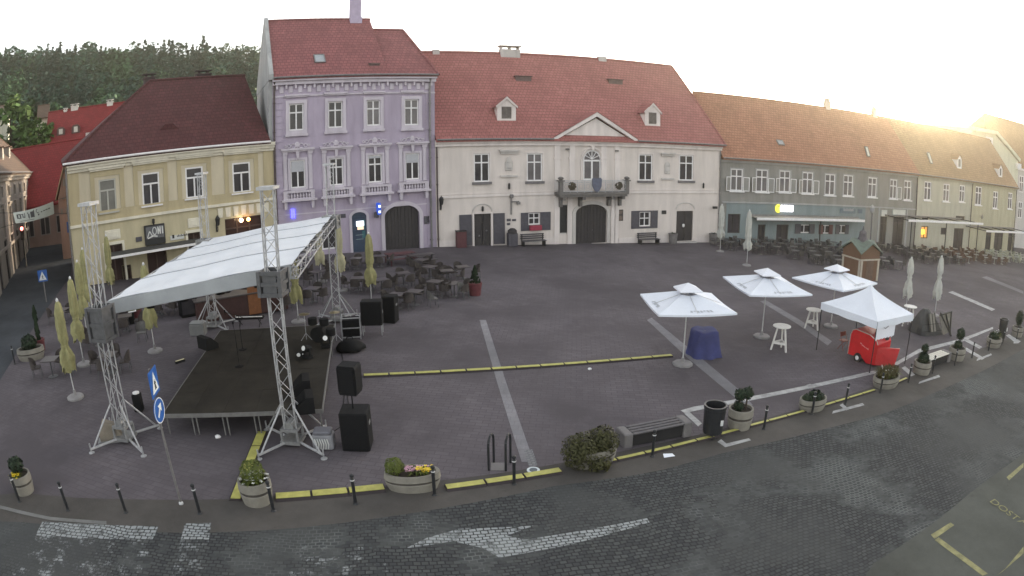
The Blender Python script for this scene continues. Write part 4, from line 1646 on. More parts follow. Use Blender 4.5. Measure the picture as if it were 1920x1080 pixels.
# pair of lit bulbs over the shop front
u, z = F.uv(456.5, 411)
lm = empty('twin_wall_lamp', 'twin glowing orange bulbs over the dark opening of the yellow house', 'lamp', F.w(u, 0, z), F.a)
mb = MB()
mb.path([(-.28, -.3, 0), (-.1, -.2, .1), (0, -.02, .15), (.1, -.2, .1), (.28, -.3, 0)], .02, 5)
mb.build('bracket', m_black, lm)
for s, m in ((-.28, glow('bulb_white', (1, .72, .42), 5)), (.28, glow('bulb_orange', (1, .42, .1), 2.6))):
    MB().lathe([(.04, -.12), (.13, -.05), (.15, .05), (.06, .16)], 12, (s, -.3, -.04)).build('bulb', m, lm, smooth=True)
wall_lantern('black iron lantern on the yellow house beside the truss tower', F, 404.5, 402, 435, m_black)
u, z = F.uv(287, 415)
MB().lathe([(.03, -.2), (.1, -.1), (.1, .15), (.03, .2)], 8, (u, -.15, z)).build('floodlight', m_black, F.root)
# roof with a hip on the street corner
DRY = 5.6
zry = F.uv(400, 144, DRY)[1]
uh = F.uv(281, 151, DRY)[0]
ry, KY = gable_roof(F, 0, LY, 10.5, EY + .02, DRY, zry, m_roof_y, .5, hipl=uh + .35, ovl=.35, ovr=-.35)
gutter(F, -.35, LY - .4, EY + .02, m_wf, -.58)
u, y, z = roof_pt(F, 317, 243, EY + .02, KY)
mb = MB()
mb.add([(u - .75, y, z), (u + .75, y, z), (u + .3, y, z + .42), (u - .3, y, z + .42), (u - .75, y + .9, z + .45), (u + .75, y + .9, z + .45), (u + .3, y + .8, z + .46), (u - .3, y + .8, z + .46)],
       [(0, 1, 2, 3), (0, 3, 7, 4), (3, 2, 6, 7), (2, 1, 5, 6)])
mb.box(u - .75, u + .75, y - .05, y - .003, z - .05, z + .06)
mb.build('eyebrow_dormer', m_roof_y, ry)
for px, w_ in ((280, .9), (381, 1.2)):
    u = F.uv(px, 141, DRY + 1.2)[0]
    chimney(ry, u, DRY + 1.2, zry - 1.2, zry + .35, w_, .6, M('soot_brick', (.07, .05, .05), .4, 4, .9) if 'soot_brick' not in bpy.data.materials else bpy.data.materials['soot_brick'])
mb = MB()
mb.tube((-.12, -.1, zgnd(0)), (-.12, -.1, EY - .3), .07, 8)
mb.build('downpipe', m_zinc, F.root)
# ---------------------------------------------------------------- GREY ROW on the right
PG = Vector((19.42, 55.70, 0))
EG = 7.07
UG = 28.3            # grey | beige border
UB = 40.6            # beige | ochre border
UE = 53.3
m_grey = plaster('grey_render', (.235, .228, .215), stain=.25)
m_greyt = plaster('light_grey_trim', (.33, .33, .33), stain=.2)
m_bei = plaster('beige_render', (.40, .385, .32), stain=.18)
m_och = plaster('greenish_ochre_render', (.39, .365, .27), stain=.2)
m_teal2 = plaster('blue_grey_shop_paint', (.195, .232, .24), stain=.18)
m_roof_g = tiles('glare_orange_tiles', (.36, .175, .112), (.30, .14, .09))  # terracotta with the washed look of sun glare mixed into its colour
m_roof_b = tiles('glare_tan_tiles', (.33, .215, .13), (.27, .17, .10))  # same terracotta turned tan, low sun glare painted into the tiles


ROW_ZR = Frame.uv(type('row', (), {'P': PG, 'n': Vector((-math.sin(A_G), math.cos(A_G), 0)), 'u': Vector((math.cos(A_G), math.sin(A_G), 0))}), 1500, 195, 6.2)[1]


def row_house(name, label, u0, u1, wall_m, win_px, roof_m, zr_px, dr, extra_holes=(), hipr=0, ov=.45, ovr=.02):
    F = Frame(name, label, PG + Vector((math.cos(A_G), math.sin(A_G), 0)) * u0, A_G)
    F.L = u1 - u0
    ws = [F.rect(*b) for b in win_px]
    F.zg = lambda u: zg(F.w(u, 0).x)
    mb = MB()
    hs = ws + [h(F) if callable(h) else h for h in extra_holes]
    wall_mesh(mb, F.L, -3.6, EG, hs, 2 * dr - .4, .22)
    mb.build('wall', wall_m, F.root)
    zr = ROW_ZR
    r, k = gable_roof(F, 0, F.L, 2 * dr - .4, EG + .02, dr, zr, roof_m, ov, 0, hipr, ovr=ovr)
    mb = MB()
    mb.box(0, F.L, -.3, -.003, EG - .2, EG - .02)
    mb.box(0, F.L, -.16, -.003, EG - .36, EG - .2)
    mb.build('cornice', m_greyt if wall_m is m_grey else wall_m, F.root)
    gutter(F, 0, F.L, EG + .03, m_zinc, -.52)
    F.roof, F.k, F.zr = r, k, zr
    return F, ws, hs[len(ws):]


GW = [(1370, 1393, 316.5, 358), (1417.8, 1440, 318, 360), (1461.5, 1482, 320, 360.5), (1504.5, 1524.5, 323, 363), (1547, 1566, 326.5, 366), (1581.5, 1599.5, 328.5, 367.5), (1627.5, 1644, 333, 369.7), (1668.5, 1682, 336.5, 372.7), (1695, 1708.5, 339, 375.3)]


def hole(px0, px1, py0, py1, floor=False):
    def f(F):
        a, b, c, d = F.rect(px0, px1, py0, py1)
        if floor:
            c = zg(F.w(a, 0).x) - .05
        return (a, b, c, d)
    return f


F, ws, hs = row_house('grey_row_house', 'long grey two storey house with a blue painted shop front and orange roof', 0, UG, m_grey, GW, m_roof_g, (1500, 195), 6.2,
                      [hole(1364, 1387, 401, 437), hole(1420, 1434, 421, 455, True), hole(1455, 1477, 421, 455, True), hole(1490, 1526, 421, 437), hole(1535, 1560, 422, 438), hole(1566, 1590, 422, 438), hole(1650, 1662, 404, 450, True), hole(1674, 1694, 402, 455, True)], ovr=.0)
G_ = F
DK = M('dark_opening', (.06, .05, .055), .3, 3, .7)
for i, r in enumerate(ws):
    window(F, r, m_wf, m_glass2, .11, .05, (.5,), (.66,), .12)
    surround(F, r, m_greyt, .1, .03)
    lo, hi = r[2], r[2] + (r[3] - r[2]) * .64
    hw = (r[1] - r[0]) / 2
    def casement(u, s, ang):
        mb = MB()
        frame_bars(mb, 0, hw * .95, lo, hi, .07, -.02, .02, (), ())
        c = mb.build('open_casement', m_wf, F.root)
        c.location = (u, -.04, 0)
        c.rotation_euler = (0, 0, ang)
        MB().quad((.05, 0, lo + .05), (hw * .95 - .05, 0, lo + .05), (hw * .95 - .05, 0, hi - .05), (.05, 0, hi - .05)).build('pane', M('casement_pane', (.21, .205, .195), .1, 3, .3) if 'casement_pane' not in bpy.data.materials else bpy.data.materials['casement_pane'], c)
    if i < 4:
        casement(r[0], -1, R(180 + 22))
        casement(r[1], 1, R(-22))
    elif i == 7:
        casement(r[1], 1, R(-28))
# blue shop front with a lit sign
b0, b1 = F.uv(1361, 400)[0], F.uv(1622, 400)[0]
zt = F.uv(1480, 383.5)[1]
mb = MB()
cut = sorted([b0, b1] + [v for h in hs[:6] for v in h[:2]])
holes_ = [h for h in hs[:6]]
sub = MB()
zb = -3.2
us = [u for u in cut if b0 <= u <= b1]
for a, b in zip(us, us[1:]):
    hh = [h for h in holes_ if h[0] < (a + b) / 2 < h[1]]
    if hh:
        h = hh[0]
        mb.box(a, b, -.06, -.003, h[3], zt)
        if h[2] > zb:
            mb.box(a, b, -.06, -.003, zb, h[2])
    else:
        mb.box(a, b, -.06, -.003, zb, zt)
mb.build('shop_front', m_teal2, F.root)
MB().box(.2, UG - .2, -.14, -.003, zt + .02, zt + .16).build('belt_course', m_greyt, F.root)
for k, h in enumerate(hs):
    mb = MB()
    frame_bars(mb, h[0], h[1], h[2], h[3], .1, .08, .15, (.5,), (.75,) if h[3] - h[2] > 2 else ())
    w_ = mb.build('shop_window' if h[3] - h[2] < 2 else 'shop_door', m_darkwood if k not in (3, 4, 5) else m_wf, F.root)
    MB().quad((h[0], .14, h[2]), (h[1], .14, h[2]), (h[1], .14, h[3]), (h[0], .14, h[3])).build('pane', glass('shop_glass', (.05, .045, .05), .12), w_)
    if k in (3, 4, 5):
        for a, b in ((h[0] - .02, h[0] + (h[1] - h[0]) * .28), (h[1] - (h[1] - h[0]) * .28, h[1] + .02)):
            MB().box(a, b, -.13, -.065, h[2] - .05, h[3] + .05).build('shutter', m_red_door if k == 4 else m_shut, w_)
r = F.rect(1462, 1486, 385.5, 395.5)
sg = empty('lit_shop_sign', 'lit shop sign, a yellow crescent and glowing white letters on the blue front', 'sign', F.w(0, 0), F.a)
mb = MB()
n = 5
for i in range(n):
    a = r[0] + (r[1] - r[0]) * i / n
    b = a + (r[1] - r[0]) / n * .8
    zz = (r[2], r[2] + (r[3] - r[2]) * .5, r[3])
    t_ = .1
    mb.box(a, a + t_, -.22, -.1, zz[0], zz[2])
    for z in zz:
        mb.box(a + t_, b, -.22, -.1, z - .06, z + .06)
    if i in (1, 3):
        mb.box(b - t_, b, -.225, -.105, zz[0], zz[1])
    if i in (4,):
        mb.box(b - t_, b, -.225, -.105, zz[0], zz[2])
mb.build('glowing_lettering', glow('sign_letters', (1, .95, 1), .8), sg)
u, z = F.uv(1457.5, 390.5)
mb = MB()
h_ = (r[3] - r[2]) * .62
mb.path([(u + h_ * .8 * math.cos(t), -.16, z + h_ * math.sin(t)) for t in [.7 + k * .4 for k in range(13)]], .11, 6)
mb.lathe([(.14, -.1), (.14, .1)], 8, (u, -.16, z))
mb.build('crescent_mark', glow('sign_yellow', (.75, .68, .08), .3), sg)
r = F.rect(1574, 1603, 391, 400)
sg = plaque(F, r, M('slate_blue', (.11, .15, .18), .2, 4, .6), 'shop_sign', .12)
mb = MB()
for k in range(10):
    u = r[0] + .5 + k * (r[1] - r[0] - .8) / 10
    mb.box(u, u + .1, -.13, -.121, r[2] + .25, r[2] + .5 + .1 * (k % 3 == 0))
mb.build('sign_lettering', m_greyt, sg)
plaque(F, F.rect(1607, 1616, 392, 400), M('slate_blue_dark', (.08, .11, .15), .2, 4, .6), 'shop_sign', .1)
for b in ((1651.5, 1662, 393.5, 405.5), (1673, 1696.5, 393, 406.5)):
    plaque(F, F.rect(*b), M('pale_signboard', (.50, .50, .46), .12, 3, .6) if 'pale_signboard' not in bpy.data.materials else bpy.data.materials['pale_signboard'], 'signboard', .14)
for u in (F.uv(1646, 430)[0], F.uv(1698, 430)[0]):
    MB().box(u - .12, u + .12, -.1, -.003, F.zg(u) - .2, zt).build('pilaster', m_greyt, F.root)
pipe(F, UG - .12, F.zg(UG), EG - .3, m_brown, -.1)
m_pale = M('pale_metal_sheet', (.55, .55, .5), .12, 4, .5)
for px, py, tilt, w_, h_ in ((1463, 268, 0, .8, .7), (1624, 286, .35, .5, 1.2)):
    skylight(F.roof, F, px, py, EG + .02, F.k, w_, h_, m_zinc, m_sky if not tilt else m_pale, tilt)
for px in (1640, 1552):
    u = F.uv(px, 214, 6.2)[0]
    chimney(F.roof, u, 6.3, F.zr - .5, F.zr + .75, .7, .6, m_stone)


def long_awning(label, F, px0, px1, py, pj, posts, drop, back_py, name='terrace_awning', cloth=True):
    """cloth awning on a steel frame: roller box on the wall, front bar on posts"""
    a, z = F.uv(px0, py[0], -pj)
    b, z2 = F.uv(px1, py[1], -pj)
    zf = (z + z2) / 2
    zt = zf + back_py
    t = empty(name, label, 'awning', F.w(0, 0), F.a)
    mb = MB()
    n = 16
    if not cloth:
        for i in range(5):
            u = a + (b - a) * (i + .1) / 4.2
            MB().box(u - .04, u + .04, -pj + .001, -.1, zf - .06, zf + .03).build('rafter', m_black, t)
    for i in range(n if cloth else 0):
        x0, x1 = a + (b - a) * i / n, a + (b - a) * (i + 1) / n
        mb.quad((x0, -.25, zt), (x1, -.25, zt), (x1, -pj, zf + .05), (x0, -pj, zf + .05))
        mb.quad((x0, -.25, zt - .02), (x0, -pj, zf + .03), (x1, -pj, zf + .03), (x1, -.25, zt - .02))
    if cloth:
        mb.build('canopy', m_awn, t)
    MB().bbox(a, b, -pj - .1, -pj, zf - .12, zf + .14, .03).build('front_bar', m_wf, t)
    MB().bbox(a, b, -.3, -.08, zt - .08, zt + .14, .03).build('roller_box', m_zinc, t)
    if drop:
        MB().box(a + .1, b - .1, -pj - .04, -pj - .02, zf - .12 - drop, zf - .122).build('valance', m_awn2, t)
    for u in posts:
        u = a + (b - a) * u
        p = F.w(u, -pj)
        mb = MB()
        mb.box(u - .05, u + .05, -pj + .01, -pj + .11, zg(p.x) - .1, zf - .12)
        mb.build('post', m_black, t)
    return t


m_awn = M('beige_awning_cloth', (.36, .33, .29), .15, 1.5, .9)
m_awn2 = M('tan_valance', (.30, .27, .22), .15, 2, .9)
long_awning('long cream awning over the terrace in front of the blue shop front', F, 1419, 1621, (410, 415), 1.3, (.56,), .0, .16)

# ---------------------------------------------------------------- BEIGE and OCHRE houses
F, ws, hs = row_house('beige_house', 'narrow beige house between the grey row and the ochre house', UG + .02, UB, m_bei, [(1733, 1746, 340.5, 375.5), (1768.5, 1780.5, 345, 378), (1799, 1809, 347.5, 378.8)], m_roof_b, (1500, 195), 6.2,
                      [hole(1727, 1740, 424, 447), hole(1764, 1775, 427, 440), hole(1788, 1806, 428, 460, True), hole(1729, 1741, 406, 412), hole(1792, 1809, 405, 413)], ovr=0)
for i, r in enumerate(ws):
    window(F, r, m_wf, m_glass2, .12, .05, (.5,), (.66,), .12)
for k, h in enumerate(hs):
    mb = MB()
    frame_bars(mb, h[0], h[1], h[2], h[3], .1, .08, .15, (.5,), ())
    w_ = mb.build('shop_window' if k != 2 else 'shop_door', m_darkwood, F.root)
    if k == 0:
        pm_a = glow('lit_window_amber', (.75, .34, .08), .18)
    else:
        pm_a = bpy.data.materials['shop_glass']
    MB().quad((h[0], .14, h[2]), (h[1], .14, h[2]), (h[1], .14, h[3]), (h[0], .14, h[3])).build('pane', pm_a, w_)
    if k == 0:
        MB().box(h[0] + .15, h[0] + .75, .05, .12, h[2] + .5, h[2] + 1.05).build('lit_picture', glow('lit_yellow', (1, .8, .06), .5), w_)
for px, w_ in ((1741, 1.3),):
    skylight(F.roof, F, px, 298, EG + .02, F.k, .55, 1.5, m_zinc, m_pale, .3)
pipe(F, F.L - .1, F.zg(F.L), EG - .3, m_brown, -.1)
B_ = F
FB = F
long_awning('white barred awning on black posts in front of the beige house', FB, 1703, 1843, (413, 420.5), 4.2, (.045, .475, .93), .0, -.02, cloth=False)
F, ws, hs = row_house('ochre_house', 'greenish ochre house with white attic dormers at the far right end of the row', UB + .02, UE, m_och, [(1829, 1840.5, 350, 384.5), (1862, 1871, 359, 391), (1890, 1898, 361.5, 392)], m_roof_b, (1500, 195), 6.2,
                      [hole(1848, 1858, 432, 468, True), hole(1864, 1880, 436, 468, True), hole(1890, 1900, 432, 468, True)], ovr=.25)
for i, r in enumerate(ws):
    window(F, r, m_wf, m_glass2, .12, .05, (.5,), (.66,), .12)
for k, h in enumerate(hs):
    mb = MB()
    frame_bars(mb, h[0], h[1], h[2], h[3], .1, .08, .15, (.5,), (.75,))
    w_ = mb.build('shop_door', m_darkwood, F.root)
    MB().quad((h[0], .14, h[2]), (h[1], .14, h[2]), (h[1], .14, h[3]), (h[0], .14, h[3])).build('pane', bpy.data.materials['shop_glass'], w_)
for px, yt, yb in ((1799, 291, 316), (1876, 309, 332)):
    u, y, z = roof_pt(F, px, yb, EG + .02, F.k)
    h = F.uv(px, yt, y)[1] - z
    mb = MB()
    mb.box(u - .5, u - .3, y, y + .1, z, z + h * .7)
    mb.box(u + .3, u + .5, y, y + .1, z, z + h * .7)
    mb.box(u - .3, u + .3, y, y + .1, z, z + h * .12)
    mb.prism([(u - .5, z + h * .7), (u + .5, z + h * .7), (u, z + h)], y, y + .1)
    mb.box(u - .5, u - .42, y + .1, y + 2, z - .2, z + h * .7)
    mb.box(u + .42, u + .5, y + .1, y + 2, z - .2, z + h * .7)
    d = mb.build('dormer', m_wf, F.roof)
    mb = MB()
    mb.add([(u - .65, y - .1, z + h * .64), (u, y - .1, z + h * 1.05), (u + .65, y - .1, z + h * .64), (u - .65, y + 2.5, z + h * .64), (u, y + 2.7, z + h * 1.05), (u + .65, y + 2.5, z + h * .64)], [(0, 1, 4, 3), (1, 2, 5, 4)])
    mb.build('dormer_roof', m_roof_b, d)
    MB().box(u - .3, u + .3, y + .06, y + .1, z + h * .12, z + h * .7).build('pane', m_glass2, d)
pipe(F, F.L + .0, F.zg(F.L), EG - .3, m_brown, -.1)
u, z = F.uv(1836, 405)
mb = MB()
mb.tube((u, -.02, z), (u, -.6, z + .1), .03, 6)
mb.lathe([(.1, -.3), (.2, -.1), (.12, .2), (.03, .3)], 8, (u, -.6, z))
mb.build('wall_lamp', m_zinc, F.root)
long_awning('short white barred awning at the right edge in front of the ochre house', F, 1849, 1935, (432.5, 438), 4.0, (.02, .6), .0, -.02, cloth=False)

# tall pale house whose gable end shows above the ochre roof
dG = 100.0
pg = AT(1838, 330, dG)
F = Frame('pale_gable_house', 'tall pale house with a white framed gable rising behind the ochre roof', (pg.x, pg.y), A_G - .0, 'house')
m_pg = plaster('pale_render', (.52, .52, .42), stain=.12)
apex = F.uv(1841, 244)
lo = F.uv(1909, 303)
top2 = F.uv(1866, 217)
z0 = -5
mb = MB()
gl = F.uv(1800, 260)[0]
gr = lo[0]
pr_ = [(gl - 8, z0), (gr, z0), (gr, lo[1]), (F.uv(1866, 252)[0], F.uv(1866, 252)[1]), (F.uv(1826, 245)[0], F.uv(1826, 245)[1]), (gl - 8, F.uv(1826, 245)[1] - 6)]
mb.prism(pr_, 0, 16)
mb.build('wall', m_pg, F.root)
mb = MB()
def strip(p, q, w_, y0, y1):
    p, q = Vector(p), Vector(q)
    d = (q - p).normalized()
    n_ = Vector((-d.y, d.x))
    a, b, c, e = p, q, q + n_ * w_, p + n_ * w_
    mb.prism([(a.x, a.y), (b.x, b.y), (c.x, c.y), (e.x, e.y)], y0, y1)
strip(pr_[3], pr_[2], .55, -.5, 16.3)
strip(pr_[4], pr_[3], .55, -.5, 16.3)
mb.build('roof', m_pg, F.root)
mb = MB()
mb.box(gr - .9, gr + .5, -.5, -.003, lo[1] - 1.2, lo[1] - .3)
mb.build('cornice', m_wf, F.root)
r = F.rect(1850, 1859, 260.5, 280)
window(F, r, m_wf, m_glass, .15, -.1, (.5,), ())
surround(F, r, m_wf, .3, .12)
F.root['label'] = 'tall pale house with a white framed gable rising behind the ochre roof'
# roof of the big house behind it, at the very right edge
p = AT(1905, 300, 112)
F = Frame('corner_house', 'pale house cut off by the right edge, with a tall hipped roof beyond', (p.x, p.y), A_G - .1, 'house')
zt = F.uv(1905, 312)[1]
mb = MB()
mb.box(0, 24, 0, 14, -5, zt)
mb.build('wall', plaster('pale_corner_render', (.48, .46, .45), stain=.12), F.root)
MB().box(-.4, 24, -.4, -.003, zt - .5, zt).build('cornice', m_wf, F.root)
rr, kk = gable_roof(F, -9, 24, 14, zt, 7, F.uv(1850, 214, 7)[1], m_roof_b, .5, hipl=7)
for k in range(3):
    r = (1.2 + k * 3, 2.6 + k * 3, zt - 4.2, zt - 1.4)
    window(F, r, m_wf, m_glass2, .15, -.12, (.5,), (.6,), name='window')
    r = (1.2 + k * 3, 2.6 + k * 3, zt - 8.6, zt - 5.8)
    window(F, r, m_wf, m_glass2, .15, -.12, (.5,), (.6,), name='window')

# ---------------------------------------------------------------- LEFT SIDE: brown row house along the street
pl0 = G(0, 557)
pl1 = G(76, 436)
d_ = (pl1 - pl0)
AL = math.atan2(d_.y, d_.x)
EX = 9.0
PL = Vector((pl0.x, pl0.y, 0)) - Vector((math.cos(AL), math.sin(AL), 0)) * EX
F = Frame('brown_row_house', 'brown grey row house with small attic windows along the left edge', PL, AL)
L_F = F
LL = F.uv(74, 400)[0]
EL = F.uv(40, 324, -.4)[1]
m_brw = plaster('brown_grey_render', (.235, .21, .19), stain=.25)
m_brt = plaster('brown_trim', (.28, .25, .225), stain=.2)
m_roof_l = tiles('brown_tiles', (.13, .085, .06), (.10, .07, .052))
zgl = lambda u: zg(F.w(u, 0).x)
hl = []
n = 9
for i in range(n):
    u = EX + .6 + (LL - EX - 1.6) * (i + .2) / n
    hl.append(('attic', (u, u + 1.1, EL - 1.75, EL - .95)))
    hl.append(('window', (u, u + 1.1, EL - 4.7, EL - 2.6)))
    hl.append(('shop_door', (u - .2, u + 1.4, zgl(u) - .1, zgl(u) + 3.0)))
mb = MB()
wall_mesh(mb, LL, -.2, EL, [h for _, h in hl], 11, .25)
mb.build('wall', m_brw, F.root)
for k, h in hl:
    mb = MB()
    frame_bars(mb, h[0], h[1], h[2], h[3], .08, .1, .16, (.5,) if k != 'attic' else (), (.66,) if k != 'attic' else ())
    w_ = mb.build({'attic': 'attic_window'}.get(k, k), m_darkwood if k == 'shop_door' else m_brt, F.root)
    MB().quad((h[0], .15, h[2]), (h[1], .15, h[2]), (h[1], .15, h[3]), (h[0], .15, h[3])).build('pane', m_glass if k == 'shop_door' else m_glass2, w_)
    if k != 'shop_door':
        surround(F, h, m_brt, .14, .06, .12 if k == 'window' else 0)
mb = MB()
mb.box(0, LL, -.4, -.003, EL - .3, EL)
mb.box(0, LL, -.24, -.003, EL - .55, EL - .3)
mb.box(0, LL, -.1, -.003, EL - 5.6, EL - 5.35)
mb.build('cornice', m_brt, F.root)
zrL = F.uv(0, 254, 5.5)[1]
rl_, kL = gable_roof(F, 0, LL, 11, EL + .02, 5.5, max(zrL, EL + 2.5), m_roof_l, .5, 0, 5.0, ovr=.3)
gutter(F, 0, LL, EL + .03, m_zinc, -.58)
for px, py in ((4, 293), (16.5, 290)):
    u, y, z = roof_pt(F, px, py + 6, EL + .02, kL)
    mb = MB()
    mb.box(u - .45, u + .45, y - .1, y + .9, z - .1, z + 1.0)
    d = mb.build('dormer', m_brt, rl_)
    MB().box(u - .3, u + .3, y - .13, y - .103, z + .1, z + .85).build('pane', M('pale_pane', (.5, .48, .42), .1, 3, .4) if 'pale_pane' not in bpy.data.materials else bpy.data.materials['pale_pane'], d)
    MB().box(u - .6, u + .6, y - .3, y + 1.2, z + 1.0, z + 1.08).build('dormer_roof', m_roof_l, d)
for i in range(7):    # snow guards are pale specks on the roof edge
    pass

# ---------------------------------------------------------------- red roofed houses closing the street
m_roof_r = tiles('deep_red_tiles', (.21, .024, .026), (.165, .02, .022))
m_rw = plaster('dim_pink_render', (.30, .21, .18), stain=.25)
pC = AT(70, 380, 66)
F = Frame('low_red_roof_house', 'lower red roofed house closing the side street, its roof falling behind the banner', (pC.x, pC.y), .62)
cz = F.uv(85, 384)[1]
u0, u1 = F.uv(28, 380)[0] - 3, F.uv(150, 380)[0]
mb = MB()
mb.box(u0, u1, 0, 12, -1, cz)
mb.build('wall', m_rw, F.root)
zr_ = F.uv(90, 270, 6.5)[1]
rc, kc = gable_roof(F, u0, u1, 13, cz, 6.5, zr_, m_roof_r, .4)
u, y, z = roof_pt(F, 168, 260, cz, kc, .4)
MB().box(u - .5, u + .5, y, y + .8, z, z + .7).build('chimney', m_stone, rc)
for k in range(4):
    a = u0 + 2 + k * (u1 - u0 - 3) / 4
    r = (a, a + 1.2, cz - 3, cz - 1.2)
    window(F, r, m_brt, m_glass, .1, -.1, (.5,), ())
pB = AT(140, 300, 82)
F = Frame('high_red_roof_house', 'higher bright red roof with two small dormers and white chimneys', (pB.x, pB.y), .62)
u0, u1 = F.uv(89, 230, 5)[0], F.uv(262, 230, 5)[0]
cz = F.uv(140, 292)[1]
mb = MB()
mb.box(u0, u1, 0, 11, -1, cz)
mb.build('wall', m_rw, F.root)
zr_ = F.uv(165, 200, 6)[1]
rb, kb_ = gable_roof(F, u0, u1, 12, cz, 6, zr_, m_roof_r, .4)
m_dorm = M('dark_dormer', (.09, .05, .045), .3, 4, .8)
for px, yt, yb in ((114, 238, 254), (142, 233, 250), (199, 225, 238)):
    u, y, z = roof_pt(F, px, yb, cz, kb_, .4)
    h = F.uv(px, yt, y)[1] - z
    mb = MB()
    w_ = .62
    mb.prism([(u - w_, z), (u + w_, z), (u + w_, z + h * .7), (u + w_ * .6, z + h * .95), (u, z + h), (u - w_ * .6, z + h * .95), (u - w_, z + h * .7)], y, y + 1.8)
    d = mb.build('dormer', m_dorm, rb)
    MB().box(u - .28, u + .28, y - .05, y - .003, z + h * .15, z + h * .75).build('pane', bpy.data.materials['pale_pane'], d)
for px, yt, w_ in ((140, 194, 1.1), (123, 202, .5), (206, 186, .9)):
    u = F.uv(px, 205, 6)[0]
    chimney(rb, u, 6, zr_ - .6, F.uv(px, yt + 6, 6)[1], w_, .6, plaster('white_chimney', (.62, .6, .56)) if 'white_chimney' not in bpy.data.materials else bpy.data.materials['white_chimney'])
# narrow pink gable beside the yellow house
pk = AT(125, 420, 55)
F = Frame('pink_gable_house', 'narrow pinkish house with a steep pointed gable squeezed behind the yellow house', (pk.x, pk.y), .70)
g = [F.uv(109, 372), F.uv(117.5, 305), F.uv(146, 400)]
base = 0
a, c, b = g[0][0], g[1][0], F.uv(143, 372)[0]
ze = g[0][1]
mb = MB()
mb.prism([(a, -.5), (b, -.5), (b, ze), (c + (c - a) * .2, g[1][1] - .35), (a, ze)], 0, 9)
m_pk = plaster('pink_render', (.36, .235, .20), stain=.2)
mb.build('wall', m_pk, F.root)
mb = MB()
for p, q in (((a - .25, ze - .25), (c + (c - a) * .2, g[1][1])), ((b + .25, ze - .25), (c + (c - a) * .2, g[1][1]))):
    mb.prism([(p[0], p[1]), (q[0], q[1] - .32), (q[0], q[1]), (p[0], p[1] + .32)], -.4, 9.3)
rf = mb.build('roof', plaster('tan_verge', (.40, .29, .20)), F.root)
for r in (F.rect(118, 123, 335, 349), F.rect(117.5, 120.5, 315, 324)):
    window(F, r, m_brt, m_glass, .1, -.08, (.5,), ())
MB().box(a + .4, b - .8, -.3, -.003, F.uv(118, 373)[1], F.uv(118, 371.5)[1]).build('ledge', m_brt, F.root)
for b_ in ((114, 118, 391, 402), (124, 130, 389, 401)):
    window(F, F.rect(*b_), m_brt, m_glass, .1, -.08, (.5,), ())
# hillside villas
for (x0, x1, y0, y1, d, lab) in ((-14, 15, 209, 228, 104, 'cream villa with lit looking windows high on the wooded slope at the left edge'), (69, 92, 221, 258, 92, 'white villa with a balcony half hidden by the big red roof')):
    p = AT((x0 + x1) / 2, y1, d)
    F = Frame('hillside_villa', lab, (p.x, p.y), .75)
    a, b, c, e = F.rect(x0, x1, y0, y1)
    mb = MB()
    mb.box(a, b, 0, 7, c - 3, e)
    mb.build('wall', plaster('villa_white', (.6, .57, .48)) if 'villa_white' not in bpy.data.materials else bpy.data.materials['villa_white'], F.root)
    gable_roof(F, a, b, 7, e, 3.5, e + (1.3 if d == 104 else 2.2), m_roof_l, .5)
    nw = 3
    for k in range(nw):
        for q in range(2):
            u = a + (b - a) * (k + .25) / nw
            z = c + (e - c) * (.12 + .46 * q)
            window(F, (u, u + (b - a) * .16, z, z + (e - c) * .28), bpy.data.materials['villa_white'], m_glass, .1, -.1, (.5,), ())
    MB().box(a, b, -1.2, -.1, c + (e - c) * .42, c + (e - c) * .48).build('balcony', bpy.data.materials['villa_white'], F.root)
# banner across the side street
dB = 44
c_ = [AT(24.5, 399, dB), AT(99, 377.5, dB + 3), AT(101, 401, dB + 3), AT(29.5, 419, dB)]
t = empty('street_banner', 'white cloth banner hung across the side street on the left', 'banner', c_[3])
mb = MB()
n = 12
cols = []
for i in range(n + 1):
    f = i / n
    top, bot = c_[0].lerp(c_[1], f) - c_[3], c_[3].lerp(c_[2], f) - c_[3]
    off = Vector((0, .12 * math.sin(f * 9), -.12 * math.sin(f * math.pi)))
    cols.append((top + off, bot + off))
nrm = (c_[1] - c_[0]).cross(c_[3] - c_[0]).normalized()
if nrm.y > 0:
    nrm = -nrm
for (a, b), (c, d) in zip(cols, cols[1:]):
    mb.quad(b, d, c, a)
    mb.quad(a - nrm * .02, c - nrm * .02, d - nrm * .02, b - nrm * .02)
mb.build('cloth', M('banner_white', (.62, .66, .62), .06, 2, .8), t)
def bn(f, g):
    i = min(n - 1, int(f * n))
    q = f * n - i
    a = cols[i][0].lerp(cols[i + 1][0], q)
    b = cols[i][1].lerp(cols[i + 1][1], q)
    return a.lerp(b, g) + nrm * .02
mb = MB()
def bq(f0, f1, g0, g1):
    mb.quad(bn(f0, g1), bn(f1, g1), bn(f1, g0), bn(f0, g0))
for f0, f1, g0, g1 in ((.05, .08, .22, .62), (.08, .14, .22, .3), (.11, .14, .3, .62), (.08, .14, .56, .64), (.15, .2, .25, .33), (.17, .195, .33, .6), (.2, .24, .5, .62), (.225, .245, .2, .5),
                       (.33, .345, .2, .7), (.31, .33, .22, .3), (.35, .375, .35, .75), (.41, .5, .2, .7), (.5, .52, .1, .72), (.57, .6, .15, .22), (.565, .58, .22, .4), (.59, .62, .4, .48), (.6, .63, .55, .68),
                       (.67, .7, .42, .5), (.72, .76, .4, .48), (.77, .82, .38, .46), (.83, .89, .37, .45), (.1, .5, .86, .9)):
    bq(f0, f1, g0, g1)
mb.build('lettering', M('banner_ink', (.10, .10, .11), .2, 4, .7), t)
mb = MB()
